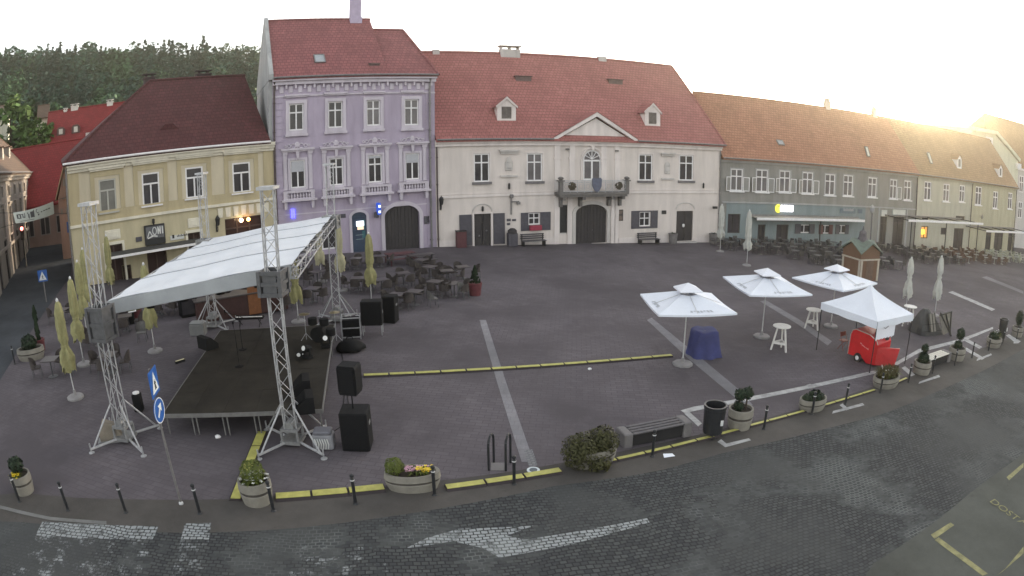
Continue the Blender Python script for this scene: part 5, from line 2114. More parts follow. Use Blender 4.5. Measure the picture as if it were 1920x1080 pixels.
for p, q in ((c_[0], c_[0] + Vector((-3.0, -.6, .3))), (c_[3], c_[3] + Vector((-3.0, -.6, -.3))), (c_[1], c_[1] + Vector((3.2, .6, .4))), (c_[2], c_[2] + Vector((3.2, .6, -.2)))):
    mb.tube(p - c_[3], q - c_[3], .02, 4)
mb.build('cord', m_black, t)
# traffic light at red, blue crossing signs
def street_sign(label, px, pyb, h, build, cat='sign', name='road_sign', r=.045):
    p = G(px, pyb)
    t = empty(name, label, cat, p, 0)
    MB().tube((0, 0, -.1), (0, 0, h), r, 8).build('pole', m_zinc, t)
    build(t, h)
    return t


m_signblue = M('sign_blue_paint', (.02, .10, .36), .15, 4, .45)
m_signwhite = M('sign_white_film', (.68, .70, .70), .08, 4, .45)
pT = G(50, 500)
hT = HT(42.5, 428, pT)
t = empty('traffic_light', 'traffic light showing red in the side street below the banner', 'traffic light', pT, R(200))
MB().tube((0, 0, -.1), (0, 0, hT), .07, 8).build('pole', m_black, t)
mb = MB()
mb.bbox(-.22, .22, -.18, .18, hT - .95, hT + .3, .04)
hd = mb.build('signal_head', m_black, t)
for k, (zz, m) in enumerate(((0, glow('signal_red', (1, .12, .1), 5)), (-.36, m_darkwood), (-.72, m_darkwood))):
    mb = MB()
    mb.T = Matrix.Translation((0, .185, hT + zz)) @ Matrix.Rotation(R(-90), 4, 'X')
    mb.lathe([(.15, 0), (.15, .02), (.08, .05)], 14)
    mb.build('lamp', m, hd)


def pict_crossing(t, h, ry, w_=.6):
    sg = MB().bbox(-w_ / 2, w_ / 2, -.07, -.045, h - w_, h, .01).build('sign_plate', m_signblue, t)
    sg.rotation_euler = (0, 0, ry)
    mb = MB()
    a = w_ * .4
    mb.add([(-a, -.076, h - w_ / 2 - a * .9), (a, -.076, h - w_ / 2 - a * .9), (0, -.076, h - w_ / 2 + a)], [(0, 1, 2)])
    tr = mb.build('white_triangle', m_signwhite, sg)
    mb = MB()      # walking figure
    cz = h - w_ / 2 - a * .15
    s = a * .5
    q = -.082
    mb.lathe([(.001, -.003), (s * .22, -.003), (s * .22, .003), (.001, .003)], 10, (s * .05, q, cz + s * .75), sy=.12)
    for p0, p1 in (((0, .55), (0, -.1)), ((0, -.1), (-.35, -1.0)), ((0, -.1), (.4, -1.0)), ((0, .45), (-.4, 0)), ((0, .45), (.4, .05))):
        mb.tube((p0[0] * s, q, cz + p0[1] * s), (p1[0] * s, q, cz + p1[1] * s), s * .12, 4)
    mb.build('walking_figure', m_black, tr)
    return sg


street_sign('small blue pedestrian crossing sign in the dark side street', 87, 566, HT(84.5, 505, G(87, 566)), lambda t, h: pict_crossing(t, h, R(30), .7))


def arrow_plate(t, h):
    sg = MB().bbox(-.3, .3, -.07, -.045, h - .9, h, .01).build('sign_plate', m_signblue, t)
    sg.rotation_euler = (0, 0, R(35))
    mb = MB()
    mb.box(-.05, .05, -.08, -.071, h - .75, h - .3)
    mb.add([(-.16, -.08, h - .3), (.16, -.08, h - .3), (0, -.08, h - .1)], [(0, 1, 2)])
    mb.build('white_arrow', m_signwhite, sg)


street_sign('dim blue one way sign beside the yellow house corner', 137.5, 487, 3.2, arrow_plate)
# ================================================================== STAGE
m_alu = M('truss_aluminium', (.40, .40, .41), .25, 8, .45, .35)
m_alu2 = M('dull_steel', (.26, .26, .26), .25, 8, .5, .4)
m_memb = M('white_membrane', (.63, .65, .69), .07, .8, .6, bmp=.05)
m_deckb = M('stage_plywood', (.031, .027, .022), .4, 1.2, .85, spec=.2)
m_rim = M('deck_rim', (.16, .155, .15), .25, 6, .6, .2)
m_blk = M('black_cabinet', (.009, .009, .010), .3, 6, .75, spec=.2)
m_grille = M('speaker_grille', (.011, .011, .012), .35, 30, .85, spec=.15)
m_steelblk = M('dark_sleeve_steel', (.10, .10, .105), .3, 6, .55, .3)


def atz(px, py, z):
    d = ray(px, py)
    t = (z - EYE) / d.z
    return Vector((d.x * t, d.y * t, z))


def truss(mb, p, q, w_=.34, r=.023, rd=.0105, step=.42, up=None):
    """square box truss between p and q"""
    p, q = Vector(p), Vector(q)
    d = (q - p)
    L = d.length
    d.normalize()
    a = (up or (Vector((0, 0, 1)) if abs(d.z) < .9 else Vector((.97, .23, 0)))).copy()
    a = (a - d * a.dot(d)).normalized()
    b = d.cross(a)
    cs = [(a * s + b * t) * (w_ / 2) for s, t in ((1, 1), (1, -1), (-1, -1), (-1, 1))]
    for c in cs:
        mb.tube(p + c, q + c, r, 6)
    n = max(2, round(L / step))
    for k in range(n):
        s0, s1 = p + d * (L * k / n), p + d * (L * (k + 1) / n)
        for i in range(4):
            c, e = cs[i], cs[(i + 1) % 4]
            if (k + i) % 2:
                c, e = e, c
            mb.tube(s0 + c, s1 + e, rd, 5)
    for s in (p, q):
        for i in range(4):
            mb.tube(s + cs[i], s + cs[(i + 1) % 4], rd, 5)


TW = {'FL': G(237, 826), 'FR': G(551, 832), 'RL': G(402, 614), 'RR': G(633, 603)}
SL = {'FL': (3.35, 4.33), 'FR': (4.33, 5.0), 'RL': (3.75, 4.4), 'RR': (4.4, 5.0)}
TOP = {'FL': 7.12, 'FR': 7.06, 'RL': 7.3, 'RR': 7.24}
sroot = empty('stage_roof', 'open air stage roof, sloping white membrane hung between four silver truss towers', 'stage roof', TW['FR'])
SO = Vector(sroot.location)
yaw = math.atan2(TW['FR'].y - TW['FL'].y, TW['FR'].x - TW['FL'].x)
for k, p in TW.items():
    o = p - SO
    mb = MB()
    truss(mb, o + Vector((0, 0, .45)), o + Vector((0, 0, TOP[k] - p.z)), .34)
    h = TOP[k] - p.z
    mb.box(o.x - .24, o.x + .24, o.y - .24, o.y + .24, o.z + h, o.z + h + .09)
    tw = mb.build('tower', m_alu, sroot)
    # base: hinged frame, four outriggers and stay struts
    mb = MB()
    mb.box(o.x - .3, o.x + .3, o.y - .3, o.y + .3, o.z + .1, o.z + .2)
    mb.box(o.x - .26, o.x + .26, o.y - .26, o.y + .26, o.z + .48, o.z + .56)
    for sx in (-1, 1):
        for sy in (-1, 1):
            mb.box(o.x + sx * .24 - .03, o.x + sx * .24 + .03, o.y + sy * .24 - .03, o.y + sy * .24 + .03, o.z + .2, o.z + .48)
    mb.tube((o.x, o.y - .2, o.z + .62), (o.x, o.y + .2, o.z + .62), .14, 10)
    mb.build('base_frame', m_alu2, tw)
    for j in range(4):
        a = yaw + math.pi / 4 + j * math.pi / 2
        e = Vector((math.cos(a), math.sin(a), 0))
        far_ = o + e * 1.3
        far_.z = zg((far_ + SO).x) - SO.z
        mb = MB()
        mb.tube(o + e * .3 + Vector((0, 0, .15)), far_ + Vector((0, 0, .12)), .04, 6)
        mb.tube(far_ + Vector((0, 0, .02)), far_ + Vector((0, 0, .3)), .025, 6)
        mb.lathe([(.1, 0), (.1, .02), (.03, .04)], 10, far_ + Vector((0, 0, .0)))
        mb.tube(far_ - e * .12 + Vector((0, 0, .14)), o + e * .25 + Vector((0, 0, 1.25)), .028, 6)
        mb.build('outrigger', m_alu, tw)
    # climbing sleeve
    z0, z1 = SL[k]
    z0, z1 = z0 - SO.z, z1 - SO.z
    mb = MB()
    s = .3
    for sx in (-1, 1):
        for sy in (-1, 1):
            mb.box(o.x + sx * s - .05, o.x + sx * s + .05, o.y + sy * s - .05, o.y + sy * s + .05, z0, z1)
    for z in (z0, z1 - .1, (z0 + z1) / 2 - .05):
        for sy in (-1, 1):
            mb.box(o.x - s + .05, o.x + s - .05, o.y + sy * s - .03, o.y + sy * s + .03, z, z + .1)
            mb.box(o.x + sy * s - .03, o.x + sy * s + .03, o.y - s + .05, o.y + s - .05, z, z + .1)
    for sy in (-1, 1):
        mb.box(o.x - .2, o.x + .2, o.y + sy * (s - .02) - .01, o.y + sy * (s - .02) + .01, z0 + .1, z1 - .1)
        mb.box(o.x + sy * (s - .02) - .01, o.x + sy * (s - .02) + .01, o.y - .2, o.y + .2, z0 + .1, z1 - .1)
    mb.build('sleeve', m_steelblk if k in ('FL', 'FR') else m_alu2, tw)
# membrane
CA, CB, CC, CD = atz(203, 564, 4.2) - SO, atz(545, 495, 4.95) - SO, atz(623, 403, 4.97) - SO, atz(386, 449, 4.35) - SO
mb = MB()
nu, nv = 36, 36
random.seed(11)


def mem(u, v):
    p = CA.lerp(CB, u).lerp(CD.lerp(CC, u), v)
    seam = abs(math.sin(v * math.pi * 4))
    z = -.03 * seam + .018 * math.sin(u * 37 + v * 9) * seam + .02 * math.sin(u * 11 - v * 23) + .015 * math.sin((u + v) * 61) * seam
    return p + Vector((0, 0, z + .06 * math.sin(math.pi * u) * math.sin(math.pi * v)))


vs = [mem(i / nu, j / nv) for j in range(nv + 1) for i in range(nu + 1)]
fs = [(j * (nu + 1) + i, j * (nu + 1) + i + 1, (j + 1) * (nu + 1) + i + 1, (j + 1) * (nu + 1) + i) for j in range(nv) for i in range(nu)]
mb.add(vs, fs)
mb.add([v - Vector((0, 0, .02)) for v in vs], [tuple(reversed(f)) for f in fs])
cv = mb.build('membrane', m_memb, sroot, smooth=True)
mb = MB()
for v in (.25, .5, .75):
    pts = [mem(i / 24, v) + Vector((0, 0, .012)) for i in range(25)]
    for a, b in zip(pts, pts[1:]):
        mb.tube(a, b, .022, 4)
mb.build('keder_seam', M('seam_grey', (.34, .35, .38), .1, 4, .6), cv)
# front valance: grey keder beam with skirt
mb = MB()
dn = Vector((0, 0, -.4))
out = (CB - CA).cross(Vector((0, 0, 1))).normalized() * .06
for i in range(12):
    a, b = CA.lerp(CB, i / 12), CA.lerp(CB, (i + 1) / 12)
    mb.add([a + out, b + out, b + out + dn, a + out + dn, a, b, b + dn, a + dn], [(3, 2, 1, 0), (4, 5, 6, 7), (0, 1, 5, 4), (2, 3, 7, 6)])
mb.build('front_valance', M('valance_grey', (.33, .345, .36), .12, 2, .7), sroot)
for nm, p, q in (('beam', CB, CC), ('beam', CA, CD), ('beam', CD, CC), ('beam', CA, CB)):
    mb = MB()
    dz = Vector((0, 0, -.3))
    ins = (SO * 0)
    truss(mb, p + dz + Vector((0, .25 if (p - CA).length < .01 and (q - CB).length < .01 else 0, .05)), q + dz + Vector((0, .25 if (p - CA).length < .01 and (q - CB).length < .01 else 0, .05)), .32, .024, .014, .5)
    mb.build(nm, m_alu, sroot)
mb = MB()
for v in (.25, .5, .75):
    mb.tube(mem(0, v) + Vector((0, 0, -.14)), mem(1, v) + Vector((0, 0, -.14)), .05, 6)
mb.build('purlin', m_alu2, sroot)
# hanging lights under the roof
mb = MB()
for f in (.2, .4, .6, .8):
    p = CA.lerp(CB, f) + Vector((0, .5, -.42))
    mb.lathe([(.04, .3), (.1, .25), (.12, 0), (.14, -.12)], 10, p)
mb.build('par_lamp', m_blk, sroot)
# ------------------------------------------------------------------ deck
DO = Vector((-10.25, 14.4, 0))
E1, E2 = Vector((.974, .225, 0)), Vector((-.225, .974, 0))
DW, DL, DZ = 5.0, 8.6, .84
dk = empty('stage_deck', 'low dark plywood stage deck on silver legs between the truss towers', 'stage', DO, math.atan2(E1.y, E1.x))
mb = MB()
for i in range(5):
    for j in range(5):
        x0, x1 = i * DW / 5, (i + 1) * DW / 5
        y0, y1 = j * DL / 5, (j + 1) * DL / 5
        mb.box(x0 + .003, x1 - .003, y0 + .003, y1 - .003, DZ - .05, DZ + random.uniform(-.002, .003))
mb.build('deck_panel', m_deckb, dk)
mb = MB()
mb.box(-.03, DW + .03, -.03, .0, DZ - .12, DZ + .006)
mb.box(-.03, DW + .03, DL, DL + .03, DZ - .12, DZ + .006)
mb.box(-.03, .0, .0, DL, DZ - .12, DZ + .006)
mb.box(DW, DW + .03, .0, DL, DZ - .12, DZ + .006)
for i in range(1, 5):
    mb.box(i * DW / 5 - .014, i * DW / 5 + .014, 0, DL, DZ - .12, DZ - .052)
mb.build('deck_rim', m_rim, dk)
for i in range(6):
    for j, y in enumerate((.08, DL / 5 * 2, DL / 5 * 4, DL - .08)):
        for s in ((-.07, .07) if 0 < i < 5 else ((.07,) if i == 0 else (-.07,))):
            x = i * DW / 5 + s
            wx_ = (DO + E1 * x + E2 * y).x
            MB().tube((x, y, zg(wx_) - .02), (x, y, DZ - .12), .026, 6).build('leg', m_rim, dk)


def on_deck(px, py):
    return atz(px, py, DZ + .005)


def wedge(label, p, rz, s=1.0):
    t = empty('floor_monitor', label, 'speaker', p, rz)
    w_, d_, h_ = .62 * s, .5 * s, .42 * s
    mb = MB()
    mb.prism([(-w_ / 2, 0), (w_ / 2, 0), (w_ / 2, .01), (-w_ / 2, .01)], 0, 0) if False else None
    vs = [(-w_ / 2, -d_ / 2, 0), (w_ / 2, -d_ / 2, 0), (w_ / 2, d_ / 2, 0), (-w_ / 2, d_ / 2, 0), (-w_ / 2, -d_ / 2, h_ * .35), (w_ / 2, -d_ / 2, h_ * .35), (w_ / 2, d_ * .1, h_), (-w_ / 2, d_ * .1, h_), (-w_ / 2, d_ / 2, h_), (w_ / 2, d_ / 2, h_)]
    mb.add(vs, [(3, 2, 1, 0), (0, 1, 5, 4), (4, 5, 6, 7), (7, 6, 9, 8), (2, 3, 8, 9), (0, 4, 7, 8, 3), (1, 2, 9, 6, 5)])
    mb.build('cabinet', m_blk, t)
    mb = MB()
    e = .03
    a, b = Vector((-w_ / 2 + e, -d_ / 2, h_ * .35)), Vector((-w_ / 2 + e, d_ * .1, h_))
    n_ = Vector((0, -.6, .75)).normalized() * .012
    a1, b1 = a.lerp(b, .06) + n_, a.lerp(b, .94) + n_
    dx = Vector((w_ - 2 * e, 0, 0))
    mb.quad(a1, a1 + dx, b1 + dx, b1)
    mb.build('grille', m_grille, t)
    return t


wedge('black floor monitor in front of the rear left tower of the stage', on_deck(391, 652), R(150), 1.15)
wedge('black floor monitor lying at the right front of the deck', on_deck(572, 768), R(-70), 1.15)
wedge('black floor monitor standing behind another at the right front of the deck', on_deck(566, 735), R(-70), 1.15)


def mic_stand(label, p, h, rz):
    t = empty('microphone_stand', label, 'microphone stand', p, rz)
    mb = MB()
    mb.lathe([(.17, 0), (.17, .015), (.05, .03), (.02, .05)], 14)
    mb.tube((0, 0, .03), (0, 0, h), .013, 6)
    mb.build('stand', m_blk, t)
    mb = MB()
    mb.tube((-.18, 0, h - .08), (.5, 0, h + .18), .01, 6)
    bm_ = mb.build('boom_arm', m_blk, t)
    MB().lathe([(.012, -.12), (.018, -.02), (.03, .0), (.034, .04), (.02, .075)], 8, (.52, 0, h + .2)).build('microphone', m_grille, bm_)
    return t


mic_stand('thin microphone stand in the middle of the deck, nearer the rear', on_deck(455, 655), 1.3, R(200))
mic_stand('thin microphone stand in the middle of the deck, nearer the front', on_deck(449, 687), 1.2, R(120))


def moving_head(label, p, rz, lit):
    t = empty('stage_light', label, 'stage light', p, rz)
    mb = MB()
    mb.bbox(-.17, .17, -.13, .13, 0, .14, .02)
    mb.build('base', m_blk, t)
    mb = MB()
    for s in (-1, 1):
        mb.bbox(s * .16 - .03, s * .16 + .03, -.05, .05, .14, .42, .01)
    mb.build('yoke', m_blk, t)
    mb = MB()
    mb.T = Matrix.Translation((0, 0, .36)) @ Matrix.Rotation(R(70), 4, 'X')
    mb.lathe([(.06, -.17), (.12, -.14), (.125, .1), (.11, .16)], 12)
    hd = mb.build('head', m_blk, t)
    mb2 = MB()
    mb2.T = mb.T
    mb2.lathe([(.09, .161), (.09, .17)], 12)
    mb2.build('lens', lit, hd)
    return t


m_lens = M('bright_lens', (.75, .75, .74), .05, 5, .2)
moving_head('moving head stage light with a white lens at the rear of the deck', on_deck(611, 652), R(20), m_lens)
moving_head('moving head stage light left of the deck rim, turned aside', on_deck(577, 672), R(-30), m_lens)
t = empty('twin_spot', 'small box with two white round lamps on the right half of the deck', 'stage light', on_deck(566, 668), R(10))
MB().bbox(-.2, .2, -.08, .08, 0, .16, .02).build('housing', m_blk, t)
for s in (-.1, .1):
    mb = MB()
    mb.T = Matrix.Translation((s, -.082, .085)) @ Matrix.Rotation(R(90), 4, 'X')
    mb.lathe([(.07, 0), (.07, .012)], 12)
    mb.build('lens', m_lens, t)
t = empty('light_bar', 'short yellowish light bar lying on the left edge of the deck', 'stage light', on_deck(338, 680), R(55))
MB().bbox(-.22, .22, -.05, .05, 0, .1, .015).build('housing', m_blk, t)
MB().box(-.19, .19, -.04, .04, .101, .106).build('lens', M('warm_lens', (.72, .66, .42), .1, 4, .3), t)
t = empty('keyboard', 'black keyboard on a low stand at the rear of the deck', 'keyboard', on_deck(470, 611), R(8))
MB().bbox(-.65, .65, -.16, .16, .32, .42, .02).build('body', m_blk, t)
MB().box(-.6, .6, -.15, -.04, .421, .43).build('keys', m_wf, t)
mb = MB()
for s in (-.45, .45):
    mb.tube((s, -.2, 0), (s, .2, .32), .018, 6)
    mb.tube((s, .2, 0), (s, -.2, .32), .018, 6)
mb.build('stand', m_blk, t)
t = empty('equipment_case', 'pale case with a rounded lid at the rear left of the deck', 'case', on_deck(373, 628), R(12))
MB().bbox(-.35, .35, -.25, .25, 0, .5, .05).build('case', M('pale_case', (.14, .14, .14), .2, 3, .6), t)
MB().bbox(-.33, .33, -.23, .23, .5, .58, .04).build('lid', M('pale_lid', (.24, .245, .245), .15, 3, .6), t)
# drum kit under cloths at the rear right
t = empty('drum_kit', 'dark drum kit with bright cymbal stands at the rear right of the deck', 'drum kit', on_deck(600, 640), R(-10))
mb = MB()
mb.T = Matrix.Rotation(R(90), 4, 'X')
mb.lathe([(.28, -.2), (.3, -.19), (.3, .19), (.28, .2)], 16, (0, .3, 0))
mb.build('bass_drum', m_blk, t)
for x, y, z in ((-.25, 0, .65), (.25, 0, .65), (.6, -.2, .35)):
    MB().lathe([(.17, 0), (.18, .02), (.18, .24), (.17, .26)], 14, (x, y, z)).build('drum', m_blk, t)
for x, y, z in ((-.65, .1, 1.0), (.6, .25, 1.1)):
    mb = MB()
    mb.tube((x, y, 0), (x, y, z), .014, 6)
    for a in (0, 2.1, 4.2):
        mb.tube((x, y, .25), (x + .25 * math.cos(a), y + .25 * math.sin(a), 0), .012, 5)
    st = mb.build('stand', m_alu, t)
    MB().lathe([(.22, z), (.05, z + .03), (.01, z + .04)], 16, (x, y, 0)).build('cymbal', M('dull_brass', (.3, .25, .14), .2, 6, .35, .7) if 'dull_brass' not in bpy.data.materials else bpy.data.materials['dull_brass'], st)


def cabinet(name, label, p, rz, w_, d_, h_, legs=0, cat='speaker'):
    t = empty(name, label, cat, p, rz)
    b_ = legs
    MB().bbox(-w_ / 2, w_ / 2, -d_ / 2, d_ / 2, b_, h_, .025).build('cabinet', m_blk, t)
    MB().bbox(-w_ / 2 + .04, w_ / 2 - .04, -d_ / 2 - .018, -d_ / 2 - .002, b_ + .04, h_ - .04, .008).build('grille', m_grille, t)
    mb = MB()
    for s in (-1, 1):
        mb.box(s * (w_ / 2) - (.0 if s > 0 else .012), s * (w_ / 2) + (.012 if s > 0 else .0), -.1, .1, h_ * .62, h_ * .7)
    mb.build('handle', m_alu2, t)
    if legs:
        for sx in (-1, 1):
            for sy in (-1, 1):
                MB().tube((sx * (w_ / 2 - .05), sy * (d_ / 2 - .05), 0), (sx * (w_ / 2 - .05), sy * (d_ / 2 - .05), legs - .003), .025, 6).build('leg', m_alu, t)
    return t


ps = G(672, 836)
cabinet('subwoofer', 'large black bass speaker standing at the front right of the stage', ps, R(4), .78, .72, 1.15)
t = empty('pole_speaker', 'black loudspeaker on a pole above the large bass speaker', 'speaker', ps + Vector((-.03, .0, 1.155)), R(-8))
MB().tube((0, 0, 0), (0, 0, .5), .02, 8).build('pole', m_blk, t)
mb = MB()
mb.prism([(-.24, .48), (.24, .48), (.27, .6), (.27, 1.22), (.24, 1.3), (-.24, 1.3), (-.27, 1.22), (-.27, .6)], -.25, .2)
mb.build('cabinet', m_blk, t)
mb = MB()
mb.bbox(-.23, .23, -.272, -.253, .55, 1.24, .02)
mb.build('grille', m_grille, t)
cabinet('subwoofer', 'black speaker on short silver legs near the rear right tower', G(700, 626), R(6), .92, .6, 1.5, .45)
cabinet('subwoofer', 'narrow black speaker beside the cafe tables, right of the legged one', G(733, 603), R(-8), .62, .6, 1.25)
t = empty('equipment_rack', 'open silver equipment rack beside the rear right tower', 'rack', G(660, 632), R(12))
mb = MB()
for x in (-.4, .4):
    for y in (-.35, .35):
        mb.box(x - .02, x + .02, y - .02, y + .02, 0, .95)
for z in (.1, .5, .93):
    for y in (-.35, .35):
        mb.box(-.38, .38, y - .02, y + .02, z - .02, z + .02)
    for x in (-.4, .4):
        mb.box(x - .02, x + .02, -.33, .33, z - .02, z + .02)
mb.build('frame', m_alu, t)
for z in (.13, .53):
    MB().bbox(-.36, .36, -.31, .31, z, z + .3, .02).build('amplifier', m_blk, t)
t = empty('equipment_bag', 'black slumped bag on the ground beside the equipment rack', 'bag', G(657, 657), R(15))
mb = MB()
mb.lathe([(.34, 0), (.46, .06), (.44, .2), (.36, .34), (.22, .44), (.05, .47)], 14, wob=.12, sx=1.3)
mb.build('bag', m_blk, t, smooth=True)
mb = MB()
mb.path([(-.15, 0, .42), (-.1, 0, .56), (.1, 0, .57), (.16, 0, .42)], .02, 6)
mb.build('strap', m_blk, t)
t = empty('power_box', 'translucent pale power distribution box beside the front right tower', 'box', G(609, 838), R(6))
MB().bbox(-.3, .3, -.22, .22, .0, .45, .04).build('box', M('pale_plastic', (.24, .24, .255), .25, 3, .4), t)
MB().bbox(-.26, .26, -.2, .2, .45, .56, .03).build('lid', M('grey_plastic', (.14, .14, .16), .2, 3, .4), t)
mb = MB()
for k in range(6):
    x = -.2 + k * .07
    mb.path([(x, -.225, .05), (x + .03, -.24, .2), (x - .01, -.23, .36)], .018, 5)
mb.build('cables', M('white_cable', (.6, .6, .58), .1, 6, .5), t)
t = empty('flight_case', 'black case against the foot of the front left tower', 'case', G(262, 770), R(20))
MB().bbox(-.16, .16, -.16, .16, 0, .62, .03).build('case', m_blk, t)
MB().lathe([(.13, .62), (.13, .66), (.08, .68)], 12).build('lid', m_wf, t)
t = empty('counterweight', 'pale curved ballast slab at the foot of the front left tower', 'ballast', G(212, 826), R(30))
mb = MB()
mb.prism([(-.4, 0), (.4, 0), (.4, .1), (.2, .55), (-.2, .7), (-.4, .3)], -.12, .12)
mb.build('slab', M('tan_ballast', (.22, .19, .15), .25, 3, .8), t)
MB().box(-.5, .5, -.2, .2, .0, .06).build('plate', m_alu2, t)
# crumpled litter on the ground by the deck
for px, py, s, lab in ((409, 819, .09, 'white crumpled paper cup on the ground in front of the deck'), (1105, 692, .07, 'small white scrap below the yellow cable ramp on the square')):
    t = MB()
    t.lathe([(s * .4, 0), (s, s * .3), (s * .8, s), (s * .2, s * 1.3)], 7, wob=.2)
    o = t.build('litter', m_wf, label=lab, cat='litter')
    o.location = G(px, py)
    o.rotation_euler = (R(70), 0, .4)
# cables on the ground
mb = MB()
for pl in ([(645, 700), (650, 730), (655, 770), (648, 800), (652, 830)], [(610, 820), (640, 800), (644, 760), (648, 720)], [(640, 660), (648, 700), (655, 740)]):
    pts = [G(*p) + Vector((0, 0, .012)) for p in pl]
    mb.path(pts, .013, 5)
mb.build('cable', m_blk, label='black cables trailing over the ground beside the large bass speaker', cat='cable')

# ------------------------------------------------------------------ yellow cable ramps
m_ylid = M('yellow_plastic', (.42, .40, .11), .3, 5, .65)
m_yside = M('black_rubber', (.03, .022, .024), .3, 8, .8)


def cable_ramp(label, p, q, w_=.36, seg=.92, name='cable_ramp', h=.06):
    """interlocking cable protectors: dark sloped sides and a yellow lid, one part per length"""
    p, q = Vector(p), Vector(q)
    d = q - p
    L = math.hypot(d.x, d.y)
    t = empty(name, label, 'cable ramp', p, math.atan2(d.y, d.x))
    n = max(1, round(L / seg))
    for k in range(n):
        a, b = L * k / n, L * (k + 1) / n
        za, zb = d.z * k / n, d.z * (k + 1) / n
        mb = MB()
        y = w_ / 2
        pr = [(-y, .002), (-y * .6, h), (y * .6, h), (y, .002)]
        vs = [(a + .01, c, za + z) for c, z in pr] + [(b - .01, c, zb + z) for c, z in pr]
        mb.add(vs, [(0, 1, 5, 4), (1, 2, 6, 5), (2, 3, 7, 6), (3, 2, 1, 0), (4, 5, 6, 7)])
        s = mb.build('segment', m_yside, t)
        mb = MB()
        j = y * .62
        mb.add([(a + .03, -j, za + h + .004), (b - .03, -j, zb + h + .004), (b - .03, j, zb + h + .004), (a + .03, j, za + h + .004), (a + .03, -j, za + h + .016), (b - .03, -j, zb + h + .016), (b - .03, j, zb + h + .016), (a + .03, j, za + h + .016)],
               [(3, 2, 1, 0), (4, 5, 6, 7), (0, 1, 5, 4), (1, 2, 6, 5), (2, 3, 7, 6), (3, 0, 4, 7)])
        mb.build('lid', m_ylid, s)
    return t


cable_ramp('yellow cable ramp running from the stage front to the ball bush planter', G(492, 812), G(442, 940), .42)
cable_ramp('yellow cable ramp along the kerb between the ball bush and the long flower planter', G(516, 934), G(722, 916), .42)
cable_ramp('yellow cable ramp along the kerb from the long flower planter to the big shrub', G(835, 917), G(1052, 884), .34)
cable_ramp('worn yellow cable ramp along the kerb in front of the bench and the black bin', G(1100, 876), G(1390, 806), .19)
cable_ramp('worn yellow cable ramp along the kerb between the striped urn and the brown grass planter', G(1405, 801), G(1640, 733), .16)
cable_ramp('short yellow cable ramp end at the brown grass planter by the trailer', G(1660, 728), G(1700, 711), .16)
cable_ramp('long thin yellow cable ramp crossing the middle of the square', G(681, 706), G(1260, 668), .3)
# ================================================================== FURNITURE OF THE SQUARE
m_bol = M('bollard_black', (.016, .017, .02), .3, 8, .45)
m_ring = M('reflective_ring', (.55, .55, .55), .1, 8, .4)
t = empty('bollard', 'placeholder', 'bollard', (0, 0, 0), 0, 'black bollards along the kerb')
mb = MB()
mb.lathe([(.07, -.05), (.07, .01), (.05, .03), (.042, .06), (.042, .66), (.05, .665), (.05, .695), (.035, .72), (.03, .74), (.055, .78), (.05, .82), (.02, .845)], 12)
mb.build('post', m_bol, t, smooth=False)
MB().lathe([(.0525, .667), (.0525, .693)], 12).build('reflective_band', m_ring, t)
bol = [(37, 941, 'first bollard of the kerb row, in front of the leftmost round planter with yellow flowers'), (128, 957, 'second bollard of the kerb row, right of the yellow flower planter by the bus crossing'),
       (236, 961, 'third bollard of the kerb row, left of the blue round sign post'), (375, 963, 'bollard just right of the foot of the blue sign post'),
       (513, 958, 'bollard touching the right side of the ball bush planter'), (667, 945, 'bollard in front of the yellow ramp between the ball bush and the long flower planter'),
       (815, 928, 'bollard in front of the right end of the long flower planter'), (964, 908, 'bollard beside the twin hoop rack and the white manhole ring'),
       (1223, 856, 'bollard in front of the slatted bench beside the dropped paper sheet'), (1432, 805, 'bollard right of the striped concrete urn with three round bushes'),
       (1522, 777, 'bollard in front of the low dark shrub in an oval planter'), (1584.5, 759, 'bollard between the low dark shrub and the brown grass planter'),
       (1650, 737, 'bollard in front of the brown grass planter by the red trailer'), (1703, 717, 'bollard right of the brown grass planter under the tent corner'),
       (1748, 700, 'bollard in front of the second bench near the urn behind the trailer'), (1790, 685, 'bollard in front of the urn with a single tall topiary near the dark tarp'),
       (1822, 671, 'bollard between the topiary urn and the oval urn with pale flowers'), (1853, 658, 'bollard in front of the oval urn with pale flowers'),
       (1880, 644, 'bollard beside the black litter bin at the right end of the row'), (1906, 636, 'last bollard at the right edge, in front of the conical bush urn'),
       (28, 683, 'lone bollard at the left edge beside the oval planter of the side street')]
for i, (px, py, lab) in enumerate(bol):
    p = G(px, py)
    lab = lab.replace(' by the bus crossing', '')
    if i == 0:
        t.location = p
        t['label'] = lab
    else:
        dup(t, p, random.random(), lab)

# ---- planters
m_conc = M('planter_concrete', (.22, .205, .175), .25, 2.5, .85)
m_bandd = M('planter_dark_band', (.06, .052, .045), .3, 5, .8)
m_soil = M('soil', (.03, .022, .016), .4, 8, .95)
m_box = leafmat('boxwood', (.085, .105, .022), .3)
m_dk = leafmat('dark_shrub', (.018, .03, .016))
m_grs = leafmat('brown_grass', (.075, .065, .025))
m_flw = M('yellow_flower', (.75, .55, .03), .15, 9, .6)
m_pnk = M('pink_flower', (.5, .28, .36), .2, 9, .6)
m_wfl = M('white_flower', (.6, .6, .58), .1, 9, .6)


